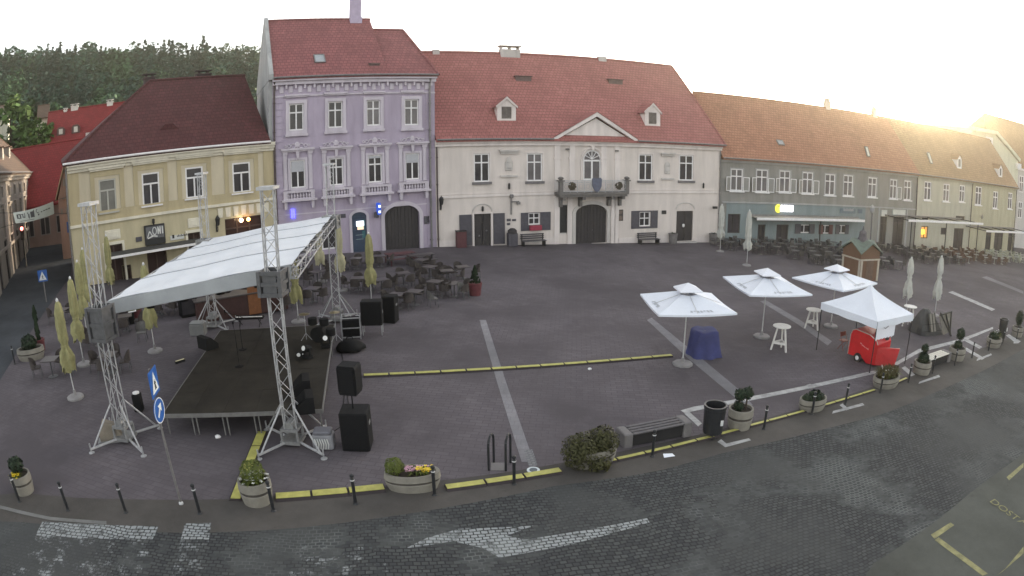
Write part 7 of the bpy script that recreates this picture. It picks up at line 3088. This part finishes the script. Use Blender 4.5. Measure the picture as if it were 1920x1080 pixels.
mb.lathe([(.1, 1.1), (.16, 1.15), (.15, 1.5), (.05, 1.55)], 10, (-.1, .9, 0))
mb.build('dispenser', m_darkwood, t)
MB().bbox(-.6, -.2, .4, .8, 1.1, 1.16, .01).build('tray', m_wf, t)
t = empty('red_folding_chair', 'red brown folding chair half hidden at the left end of the red trailer', 'chair', G(1580, 655), R(20))
mb = MB()
for s in (-1, 1):
    mb.tube((s * .2, -.2, 0), (s * .2, .15, .85), .014, 5)
    mb.tube((s * .2, .2, 0), (s * .2, -.15, .45), .014, 5)
mb.build('frame', M('red_brown_frame', (.2, .05, .035), .2, 6, .5), t)
MB().bbox(-.2, .2, -.18, .18, .43, .46, .008).build('seat', bpy.data.materials['red_brown_frame'], t)
MB().bbox(-.2, .2, .1, .13, .62, .84, .008).build('backrest', bpy.data.materials['red_brown_frame'], t)

# ---- bar tables
m_btab = M('bar_table_white', (.62, .60, .57), .12, 4, .6)


def bar_table(label, base, top):
    p = G(*base)
    h = HT(*top, p)
    t = empty('bar_table', label, 'bar table', p, R(25))
    MB().lathe([(.40, h - .05), (.425, h - .04), (.425, h - .01), (.40, h)], 28).build('table_top', m_btab, t)
    for k in range(3):
        a = k * 2.094 + .5
        c, s = math.cos(a), math.sin(a)
        mb = MB()
        w_ = .034
        mb.T = Matrix.Rotation(a, 4, 'Z')
        mb.add([(.42 - w_, -w_, 0), (.42 + w_, -w_, 0), (.42 + w_, w_, 0), (.42 - w_, w_, 0), (.2 - w_, -w_, h - .053), (.2 + w_, -w_, h - .053), (.2 + w_, w_, h - .053), (.2 - w_, w_, h - .053)],
               [(3, 2, 1, 0), (4, 5, 6, 7), (0, 1, 5, 4), (1, 2, 6, 5), (2, 3, 7, 6), (3, 0, 4, 7)])
        mb.build('leg', m_btab, t)
    mb = MB()
    pts = [Vector((.34 * math.cos(k * 2.094 + .5), .34 * math.sin(k * 2.094 + .5), .3)) for k in range(3)]
    for i in range(3):
        a, b = pts[i], pts[(i + 1) % 3]
        d = (b - a).normalized()
        s = Vector((-d.y, d.x, 0)) * .025
        mb.add([a - s, b - s, b + s, a + s, a - s + Vector((0, 0, .1)), b - s + Vector((0, 0, .1)), b + s + Vector((0, 0, .1)), a + s + Vector((0, 0, .1))],
               [(3, 2, 1, 0), (4, 5, 6, 7), (0, 1, 5, 4), (1, 2, 6, 5), (2, 3, 7, 6), (3, 0, 4, 7)])
    mb.build('foot_rail', m_btab, t)
    return t


bar_table('nearer white three legged bar table between parasols and tent', (1461, 656), (1463, 610))
bar_table('farther white three legged bar table at the left tent leg', (1522, 616), (1528, 580))
bar_table('white bar table showing only its top above the tent right corner', (1702, 612), (1708, 574))

# ---- blue covered table
p = G(1318, 664)
t = empty('covered_table', 'round table draped in a dark blue cover beside the near parasol', 'table', p, R(10))
m_blue = M('navy_cover', (.042, .048, .15), .35, 1.5, .8)
hb = HT(1318, 617, p)
mb = MB()
n = 40
rows = [(.72, 0), (.66, .12), (.6, hb * .5), (.55, hb * .85), (.52, hb * .97), (.47, hb), (.2, hb - .03), (.01, hb - .05)]
vs, fs = [], []
for j, (r_, z) in enumerate(rows):
    for i in range(n):
        a = 2 * math.pi * i / n
        sq = 1 / max(abs(math.cos(a)), abs(math.sin(a))) ** .45
        w_ = (1 + .07 * math.sin(a * 7 + j) * (1 - z / hb)) * sq
        vs.append((r_ * w_ * math.cos(a), r_ * w_ * math.sin(a), z + (.03 * math.sin(a * 4) if j in (4, 5) else 0)))
for j in range(len(rows) - 1):
    for i in range(n):
        fs.append((j * n + i, j * n + (i + 1) % n, (j + 1) * n + (i + 1) % n, (j + 1) * n + i))
mb.add(vs, fs)
mb.build('cover', m_blue, t, smooth=True)
MB().lathe([(.44, hb - .075), (.44, hb - .06)], 20).build('table_top', m_btab, t)
sheet('pale_patch', [(1308, 682), (1322, 680), (1328, 685), (1316, 688)], m_band, .009)  # small patch of pale paving by the covered table

# ---- dark tarp heap with leaning folded tables
p = G(1735, 622)
t = empty('tarp_heap', 'heap of stacked goods under a dark grey tarpaulin right of the tent', 'tarpaulin', p, R(8))
m_tarp = M('dark_tarp', (.05, .05, .05), .3, 1.2, .7)
mb = MB()
random.seed(5)
n, rows = 26, 9
vs, fs = [], []
for j in range(rows):
    s = j / (rows - 1)
    for i in range(n):
        a = 2 * math.pi * i / n
        sq = 1 / max(abs(math.cos(a)), abs(math.sin(a))) ** .6
        r_ = (1.0 - .85 * s ** 1.4) * (1 + .05 * math.sin(5 * a + 3 * s))
        vs.append((1.15 * r_ * sq * math.cos(a) - .25 * s, .8 * r_ * sq * math.sin(a), 1.35 * s + .05 * math.sin(a * 3 + s * 8) * (0 < j < rows - 1)))
for j in range(rows - 1):
    for i in range(n):
        fs.append((j * n + i, j * n + (i + 1) % n, (j + 1) * n + (i + 1) % n, (j + 1) * n + i))
fs.append(tuple(range((rows - 1) * n, rows * n)))
mb.add(vs, fs)
mb.build('tarpaulin', m_tarp, t)
mb = MB()
for z in (.3, .7):
    mb.tube((-1.2, -.78, z), (1.0, -.75, z - .05), .012, 5)
mb.build('rope', m_blk, t)
m_ply = M('worn_plywood', (.20, .185, .16), .25, 3, .8)
m_bat = M('dark_batten', (.04, .038, .035), .3, 5, .7)
t = empty('leaning_panel', 'pale upright panel leaning on the dark tarpaulin heap', 'panel', G(1741, 627), R(10))
mb = MB()
mb.T = Matrix.Translation((0, -.35, .25)) @ Matrix.Rotation(R(-22), 4, 'X')
mb.box(-.28, .28, -.03, .03, 0, 1.0)
mb.build('board', m_ply, t)
mb2 = MB()
mb2.T = mb.T
for a, b in ((-.3, -.24), (.24, .3), (-.03, .03)):
    mb2.box(a, b, -.055, -.033, 0, 1.02)
mb2.build('batten', m_bat, t)
t = empty('folded_table', 'folded wooden table propped on edge at the right of the tarpaulin heap', 'table', G(1770, 628), R(15))
mb = MB()
mb.add([(-.75, .1, 1.15), (.55, .1, 1.25), (.45, -.1, .15), (-.2, -.1, .05), (-.75, .14, 1.15), (.55, .14, 1.25), (.45, -.06, .15), (-.2, -.06, .05)],
       [(3, 2, 1, 0), (4, 5, 6, 7), (0, 1, 5, 4), (1, 2, 6, 5), (2, 3, 7, 6), (3, 0, 4, 7)])
mb.build('table_top', m_ply, t)
for pts in (((-.8, .02, 1.35), (.35, -.35, -.02)), ((-.1, .03, 1.2), (.5, -.2, 0)), ((.58, .08, 1.3), (.4, -.2, .0)), ((-.75, .06, 1.2), (.58, .06, 1.28))):
    MB().tube(pts[0], pts[1], .05, 4).build('leg', m_bat, t)
# ================================================================== CAFE TABLES AND CHAIRS
random.seed(21)
m_rat = M('dark_rattan', (.055, .045, .042), .35, 12, .8)
m_rat2 = M('grey_rattan', (.13, .125, .12), .3, 12, .8)
m_ctab = M('dark_table_top', (.065, .055, .055), .25, 4, .4)
m_chm = M('chair_metal', (.10, .10, .105), .25, 8, .45, .4)
m_woodw = M('warm_wood', (.22, .085, .03), .25, 4, .6)


def make_chair(label, rat, group):
    t = empty('cafe_chair', label, 'chair', (0, 0, 0), 0, group)
    mb = MB()
    mb.bbox(-.24, .24, -.22, .22, .40, .46, .02)
    mb.build('seat', rat, t)
    mb = MB()
    n = 9
    for k in range(n):
        a0, a1 = math.pi * (k / n), math.pi * ((k + 1) / n)
        for r0, s in ((.265, 1), (.235, -1)):
            q = [(r0 * math.cos(a), .02 + r0 * math.sin(a) * .92) for a in (a0, a1)]
            hh = [(.60 + .26 * math.sin(a) ** .6) for a in (a0, a1)]
            vs = [(q[0][0], q[0][1], .44), (q[1][0], q[1][1], .44), (q[1][0] * 1.04, q[1][1] * 1.1, hh[1]), (q[0][0] * 1.04, q[0][1] * 1.1, hh[0])]
            mb.add(vs, [(0, 1, 2, 3)] if s > 0 else [(3, 2, 1, 0)])
    mb.build('backrest', rat, t)
    for sx in (-1, 1):
        for sy in (-1, 1):
            MB().tube((sx * .23, sy * .22, 0), (sx * .19, sy * .18, .41), .017, 5).build('leg', m_chm, t)
    return t


def make_table(label, group, sq=True, top=m_ctab):
    t = empty('cafe_table', label, 'table', (0, 0, 0), 0, group)
    if sq:
        MB().bbox(-.38, .38, -.38, .38, .71, .745, .012).build('table_top', top, t)
    else:
        MB().lathe([(.36, .71), (.38, .72), (.38, .74), (.36, .745)], 20).build('table_top', top, t)
    MB().tube((0, 0, .03), (0, 0, .71), .035, 8).build('column', m_chm, t)
    MB().lathe([(.24, 0), (.24, .02), (.05, .04)], 12).build('foot', m_chm, t)
    return t


def zone(spots, clab, tlab, cgroup, tgroup, rat, sq=True, chairs=4, rad=.66):
    ct, tt = None, None
    for k, (px, py) in enumerate(spots):
        p = G(px, py)
        a0 = random.uniform(0, 1.5)
        if tt is None:
            tt = make_table(tlab, tgroup, sq)
            tt.location, tt.rotation_euler = p, (0, 0, a0)
        else:
            dup(tt, p, a0)
        n = chairs if random.random() < .75 else chairs - 1
        for j in range(n):
            a = a0 + j * 2 * math.pi / chairs + random.uniform(-.2, .2)
            r = rad * random.uniform(.9, 1.2)
            q = p + Vector((math.cos(a) * r, math.sin(a) * r, 0))
            q.z = zg(q.x)
            rz = a - math.pi / 2 + random.uniform(-.3, .3)
            if ct is None:
                ct = make_chair(clab, rat, cgroup)
                ct.location, ct.rotation_euler = q, (0, 0, rz)
            else:
                dup(ct, q, rz)


zone([(712, 500), (790, 508), (838, 530), (868, 522), (816, 552), (852, 556), (757, 535), (745, 578), (716, 548), (778, 572), (668, 505), (672, 545), (806, 522)],
     'dark rattan chair at the open cafe tables before the lilac house gate', 'small dark cafe table in the open before the lilac house gate',
     'rattan chairs before the lilac house', 'cafe tables before the lilac house', m_rat)
zone([(596, 532), (588, 566), (630, 512), (560, 520), (525, 580), (490, 560), (450, 572), (345, 585), (300, 590), (410, 560)],
     'dark rattan chair in the shade between the stage and the house doors', 'dark cafe table in the shade between the stage and the house doors',
     'rattan chairs behind the stage', 'cafe tables behind the stage', m_rat)
zone([(100, 706), (208, 698), (187, 648), (238, 620), (120, 606), (255, 575), (205, 596)],
     'dark rattan chair among the yellow parasols by the side street', 'dark cafe table among the yellow parasols by the side street',
     'rattan chairs by the side street', 'cafe tables by the side street', m_rat)
for px, py, rz, lab in ((268, 640, .4, 'pale grey rattan chair left of the yellow parasol by the deck'), (868, 560, 1.0, 'grey rattan chair at the edge of the cafe tables beside the conical evergreen'), (812, 575, 2.0, 'grey rattan chair left at the front edge of the open cafe tables')):
    c = make_chair(lab, m_rat2, 'odd grey rattan chairs')
    c.location, c.rotation_euler = G(px, py), (0, 0, rz)


def long_table(label, px, py, rz, m, L=1.7):
    t = empty('pub_table', label, 'table', G(px, py), rz)
    mb = MB()
    for k in range(5):
        mb.bbox(-L / 2, L / 2, -.38 + k * .155, -.24 + k * .155, .7, .74, .008)
    mb.build('table_top', m, t)
    for s in (-1, 1):
        mb = MB()
        mb.box(s * (L / 2 - .15) - .04, s * (L / 2 - .15) + .04, -.3, .3, 0, .06)
        mb.box(s * (L / 2 - .15) - .035, s * (L / 2 - .15) + .035, -.05, .05, .06, .7)
        mb.build('leg', m_black, t)
    for y in (-.68, .68):
        mb = MB()
        mb.bbox(-L / 2, L / 2, y - .14, y + .14, .42, .46, .01)
        for s in (-1, 1):
            mb.box(s * (L / 2 - .2) - .03, s * (L / 2 - .2) + .03, y - .1, y + .1, 0, .42)
        mb.build('bench_seat', m, t)
    return t


long_table('red brown wooden table with benches in front of the lilac house gate', 750, 494, A_P, m_red_door, 2.0)
long_table('dark wooden table with benches right of the red brown one', 790, 497, A_P, m_ctab, 1.8)
# wooden counter and screens behind the deck
t = empty('wooden_bar', 'dark wooden outdoor bar with one bright orange panel behind the stage', 'bar', G(462, 590), A_Y - .1)
MB().bbox(-2.6, 2.2, -.3, .3, 0, 1.05, .03).build('counter', M('dark_red_wood', (.055, .022, .02), .3, 3, .6), t)
MB().bbox(-2.7, 2.3, -.42, .4, 1.05, 1.12, .02).build('counter_top', m_ctab, t)
MB().bbox(.1, .75, -.34, -.303, .05, 1.5, .01).build('orange_panel', m_woodw, t)
mb = MB()
for x in (-2.5, -1.2, .9, 2.1):
    mb.box(x - .05, x + .05, .3, .4, 0, 2.3)
mb.box(-2.6, 2.2, .3, .4, 2.3, 2.4)
mb.build('frame', m_darkwood, t)
t = empty('drinks_fridge', 'tall dark fridge standing behind the deck beside the rear left tower', 'fridge', G(352, 592), A_Y)
MB().bbox(-.4, .4, -.35, .35, 0, 1.9, .03).build('cabinet', m_blk, t)
MB().box(-.34, .34, -.372, -.353, .15, 1.75).build('pane', m_glass, t)
t = empty('menu_stand', 'low stand with white edged board between the yellow parasols and the deck', 'menu board', G(243, 607), A_Y)
mb = MB()
mb.T = Matrix.Translation((0, 0, .55)) @ Matrix.Rotation(R(-35), 4, 'X')
mb.bbox(-.45, .45, -.03, .03, 0, .55, .01)
mb.build('board', m_box, t)
mb2 = MB()
mb2.T = mb.T
for b in ((-.46, .46, -.05, -.033, -.02, .04), (.4, .46, -.05, -.033, .04, .56), (-.1, .46, -.05, -.033, .52, .57)):
    mb2.box(*b)
mb2.build('white_edge', m_wf, t)
MB().bbox(-.3, .3, -.2, .2, 0, .56, .02).build('stand', m_blk, t)
# ---- small single-mesh chairs and tables of the right terrace
def small_chair(label, m, group):
    mb = MB()
    mb.box(-.22, .22, -.21, .21, .42, .46)
    mb.add([(-.22, .19, .46), (.22, .19, .46), (.22, .26, .88), (-.22, .26, .88), (-.22, .22, .46), (.22, .22, .46), (.22, .29, .88), (-.22, .29, .88)], [(0, 1, 2, 3), (7, 6, 5, 4), (3, 2, 6, 7), (0, 3, 7, 4), (1, 5, 6, 2)])
    for sx in (-1, 1):
        for sy in (-1, 1):
            mb.tube((sx * .2, sy * .2, 0), (sx * .19, sy * .18, .42), .02, 4)
        mb.tube((sx * .22, -.18, .64), (sx * .22, .2, .64), .02, 4)
        mb.tube((sx * .22, -.18, .46), (sx * .22, -.18, .64), .018, 4)
    return mb.build('terrace_chair', m, None, label=label, cat='chair', group=group)


def small_table(label, m, group):
    mb = MB()
    mb.lathe([(.38, .71), (.4, .72), (.4, .745)], 12)
    mb.tube((0, 0, 0), (0, 0, .71), .04, 5)
    mb.lathe([(.25, 0), (.2, .03)], 8)
    return mb.build('terrace_table', m, None, label=label, cat='table', group=group)


m_ch1 = M('dark_terrace_chair', (.05, .047, .05), .3, 6, .6)
m_ch2 = M('wood_terrace_chair', (.10, .055, .04), .3, 6, .6)
m_ch3 = M('pale_terrace_chair', (.32, .33, .26), .2, 6, .6)
m_tt = M('pale_terrace_table', (.30, .30, .28), .2, 4, .4)
m_tt2 = M('dark_terrace_table', (.09, .085, .085), .2, 4, .35)


def terrace(F, u0, u1, y0, y1, su, sy, mc, mt, clab, tlab, cg, tg, skip=0.1, cond=None):
    c0 = t0 = None
    u = u0
    row = 0
    while u < u1:
        y = y0
        while y < y1:
            uu, yy = u + random.uniform(-.25, .25) + (su * .4 if int((y - y0) / sy) % 2 else 0), y + random.uniform(-.2, .2)
            y += sy
            if random.random() < skip or (cond and not cond(uu, yy)):
                continue
            p = F.w(uu, -yy)
            p.z = zg(p.x)
            if t0 is None:
                t0 = small_table(tlab, mt, tg)
                t0.location = p
            else:
                dup(t0, p, 0)
            a0 = F.a + random.uniform(-.3, .3)
            for j in range(4):
                if random.random() < .15:
                    continue
                a = a0 + j * math.pi / 2
                q = p + Vector((math.cos(a) * .66, math.sin(a) * .66, 0))
                q.z = zg(q.x)
                rz = a - math.pi / 2 + random.uniform(-.25, .25)
                if c0 is None:
                    c0 = small_chair(clab, mc, cg)
                    c0.location, c0.rotation_euler = q, (0, 0, rz)
                else:
                    dup(c0, q, rz)
        u += su


terrace(G_, -1.2, 14.5, 2.2, 12.5, 2.0, 1.9, m_ch1, m_tt2, 'dark chair on the crowded terrace in front of the blue shop front', 'dark round table on the crowded terrace in front of the blue shop front',
        'dark chairs of the blue shop terrace', 'dark tables of the blue shop terrace', .08, lambda u, y: y < 4.5 + max(0, u + 1) * 1.1)
terrace(G_, 20.5, 27.0, 2.5, 9.5, 2.1, 2.0, m_ch1, m_tt2, 'dark chair on the terrace between the brick kiosk and the signboards', 'dark table on the terrace between the brick kiosk and the signboards',
        'dark chairs behind the kiosk', 'dark tables behind the kiosk', .1)
terrace(FB, .3, 12.0, 2.0, 8.5, 2.1, 1.9, m_ch2, m_tt, 'brown wooden chair on the terrace under the white barred awning', 'pale topped table on the terrace under the white barred awning',
        'brown chairs of the awning terrace', 'pale tables of the awning terrace', .08)
terrace(FB, 13.5, 25.0, 2.0, 7.5, 2.0, 1.9, m_ch3, m_tt, 'pale greenish chair on the terrace by the ochre house', 'pale table on the terrace by the ochre house',
        'pale chairs of the ochre house terrace', 'pale tables of the ochre house terrace', .08)

# ---- brick kiosk with a green cross-gabled roof
p = G(1611, 521)
t = empty('brick_kiosk', 'small square brick kiosk with a green cross gabled roof', 'kiosk', p, R(12))
m_brick = paving('kiosk_brick', (.20, .12, .085), (.165, .10, .07), .25, .08, .7, 0, .85, .012)
m_grn = M('green_copper', (.115, .15, .125), .3, 3, .7)
s = 1.12
hw_ = HT(1611, 468, p)
hg = hw_ + .75
mb = MB()
mb.box(-s, s, -s, s, -.2, hw_)
for a in range(4):
    mb.T = Matrix.Rotation(a * math.pi / 2, 4, 'Z')
    mb.add([(-s, -s - .002, hw_), (s, -s - .002, hw_), (0, -s - .002, hg - .1)], [(0, 1, 2)])
mb.T = None
mb.build('wall', m_brick, t)
mb = MB()
for a in range(4):
    mb.T = Matrix.Rotation(a * math.pi / 2, 4, 'Z')
    mb.box(-s - .05, s + .05, -s - .06, -s - .003, hw_ - .62, hw_ - .5)
    for x in (-s + .12, s - .12):
        mb.box(x - .1, x + .1, -s - .045, -s - .003, -.1, hw_ - .62)
mb.T = None
mb.build('cornice', M('kiosk_stone', (.42, .38, .32), .15, 4, .8), t)
mb = MB()
e = s + .22
for a in range(4):
    mb.T = Matrix.Rotation(a * math.pi / 2, 4, 'Z')
    for th in (0, -.07):
        vs = [(-e, -e, hw_ - .05 + th), (0, -e, hg + th), (0, 0, hg + .12 + th), (e, -e, hw_ - .05 + th)]
        mb.add(vs, [(0, 1, 2), (1, 3, 2)] if th == 0 else [(2, 1, 0), (2, 3, 1)])
    mb.add([(-e, -e, hw_ - .05), (0, -e, hg), (0, -e, hg - .07), (-e, -e, hw_ - .12)], [(0, 3, 2, 1)])
    mb.add([(e, -e, hw_ - .05), (0, -e, hg), (0, -e, hg - .07), (e, -e, hw_ - .12)], [(0, 1, 2, 3)])
mb.T = None
rf = mb.build('roof', m_grn, t)
MB().lathe([(.5, hg - .05), (.34, hg + .3), (.3, hg + .55), (.36, hg + .58), (.1, hg + .8), (.03, hg + 1.1)], 8).build('lantern', m_shut, rf)
mb = MB()
mb.box(-.42, .42, -s - .03, -s - .003, 0, 1.7)
mb.build('door', M('kiosk_door', (.12, .075, .055), .25, 4, .7), t)
mb = MB()
mb.T = Matrix.Rotation(math.pi / 2, 4, 'Z')
mb.box(-.4, .4, -s - .03, -s - .003, 1.0, 1.7)
mb.build('hatch', bpy.data.materials['kiosk_door'], t)
# lamp post behind the kiosk
p = G(1627, 505)
t = empty('street_lamp', 'old lamp post rising behind the brick kiosk', 'street lamp', p, 0)
hl_ = HT(1623, 385, p)
MB().lathe([(.14, 0), (.12, .4), (.07, .5), (.05, hl_ - .6)], 10).build('post', m_shut, t)
MB().lathe([(.08, hl_ - .6), (.2, hl_ - .45), (.24, hl_ - .12), (.1, hl_ + .05), (.02, hl_ + .15)], 8).build('lantern', m_greyt, t)
# benches/steps seen as a low dark mass left of kiosk: serving barrel
t = empty('parasol_weight', 'white flat stone weight on the ground behind the far open parasol', 'weight', G(1632, 520), 0)
MB().lathe([(.28, 0), (.28, .12), (.2, .16)], 10).build('stone', m_btab, t)
MB().tube((0, 0, .16), (0, 0, .3), .03, 6).build('stub', m_pole, t)
# ================================================================== EVENING HAZE
hm = bpy.data.materials.new('evening_haze')
hm.use_nodes = True
hn = hm.node_tree
hn.nodes.clear()
ho = hn.nodes.new('ShaderNodeOutputMaterial')
hv_ = hn.nodes.new('ShaderNodeVolumePrincipled')
hv_.inputs['Color'].default_value = (1.0, .91, .68, 1)
hv_.inputs['Density'].default_value = .0007
hv_.inputs['Anisotropy'].default_value = .82
hn.links.new(hv_.outputs[0], ho.inputs['Volume'])
MB().box(-905, 905, -205, 905, -14, 100).build('haze', hm, kind='stuff')
# ================================================================== one object per separate piece


def pieces_of(me):
    """loose islands grouped so that each lies closer to another than half the larger one's size"""
    n = len(me.vertices)
    par = list(range(n))

    def find(i):
        while par[i] != i:
            par[i] = par[par[i]]
            i = par[i]
        return i
    for p in me.polygons:
        a = find(p.vertices[0])
        for v in p.vertices[1:]:
            b = find(v)
            if a != b:
                par[b] = a
    isl = {}
    for v in me.vertices:
        r = find(v.index)
        c = v.co
        if r not in isl:
            isl[r] = [list(c), list(c)]
        else:
            lo, hi = isl[r]
            for k in range(3):
                lo[k] = min(lo[k], c[k])
                hi[k] = max(hi[k], c[k])
    ks = list(isl)
    if not 1 < len(ks) <= 160:
        return None
    grp = {k: k for k in ks}

    def gf(i):
        while grp[i] != i:
            i = grp[i]
        return i
    size = {k: max(isl[k][1][j] - isl[k][0][j] for j in range(3)) for k in ks}
    for i, a in enumerate(ks):
        for b in ks[i + 1:]:
            g2 = sum(max(0., isl[a][0][j] - isl[b][1][j], isl[b][0][j] - isl[a][1][j]) ** 2 for j in range(3))
            if g2 ** .5 <= max(.02, .5 * max(size[a], size[b])):
                x, y = gf(a), gf(b)
                if x != y:
                    grp[y] = x
    roots = {gf(k) for k in ks}
    if len(roots) < 2:
        return None
    return [gf(find(i)) for i in range(n)], sorted(roots)


for o in [x for x in COL.objects if x.type == 'MESH' and x.data.users == 1 and 'kind' not in x and x.name.split('.')[0] not in ('crown', 'foliage', 'bush', 'grass', 'flowers', 'pink_flowers', 'leaves', 'topiary', 'shrub')]:
    if len(o.data.vertices) > 6000:
        continue
    got = pieces_of(o.data)
    if not got:
        continue
    owner, roots = got
    me0 = o.data
    for q, r in enumerate(roots):
        mb = MB()
        idx = [i for i in range(len(me0.vertices)) if owner[i] == r]
        new = {i: k for k, i in enumerate(idx)}
        mb.v = [tuple(me0.vertices[i].co) for i in idx]
        for p in me0.polygons:
            if owner[p.vertices[0]] == r:
                mb.f.append([new[i] for i in p.vertices])
                mb.m.append(p.material_index)
        sm = len(me0.polygons) > 0 and me0.polygons[0].use_smooth
        if q == 0:
            tmp = mb.build('piece', list(me0.materials), None, sm)
            o.data = tmp.data
            bpy.data.objects.remove(tmp)
        else:
            c = mb.build(o.name.split('.')[0], list(me0.materials), o.parent, sm)
            c.location, c.rotation_euler, c.scale = o.location, o.rotation_euler, o.scale
    me0.name = 'spent'
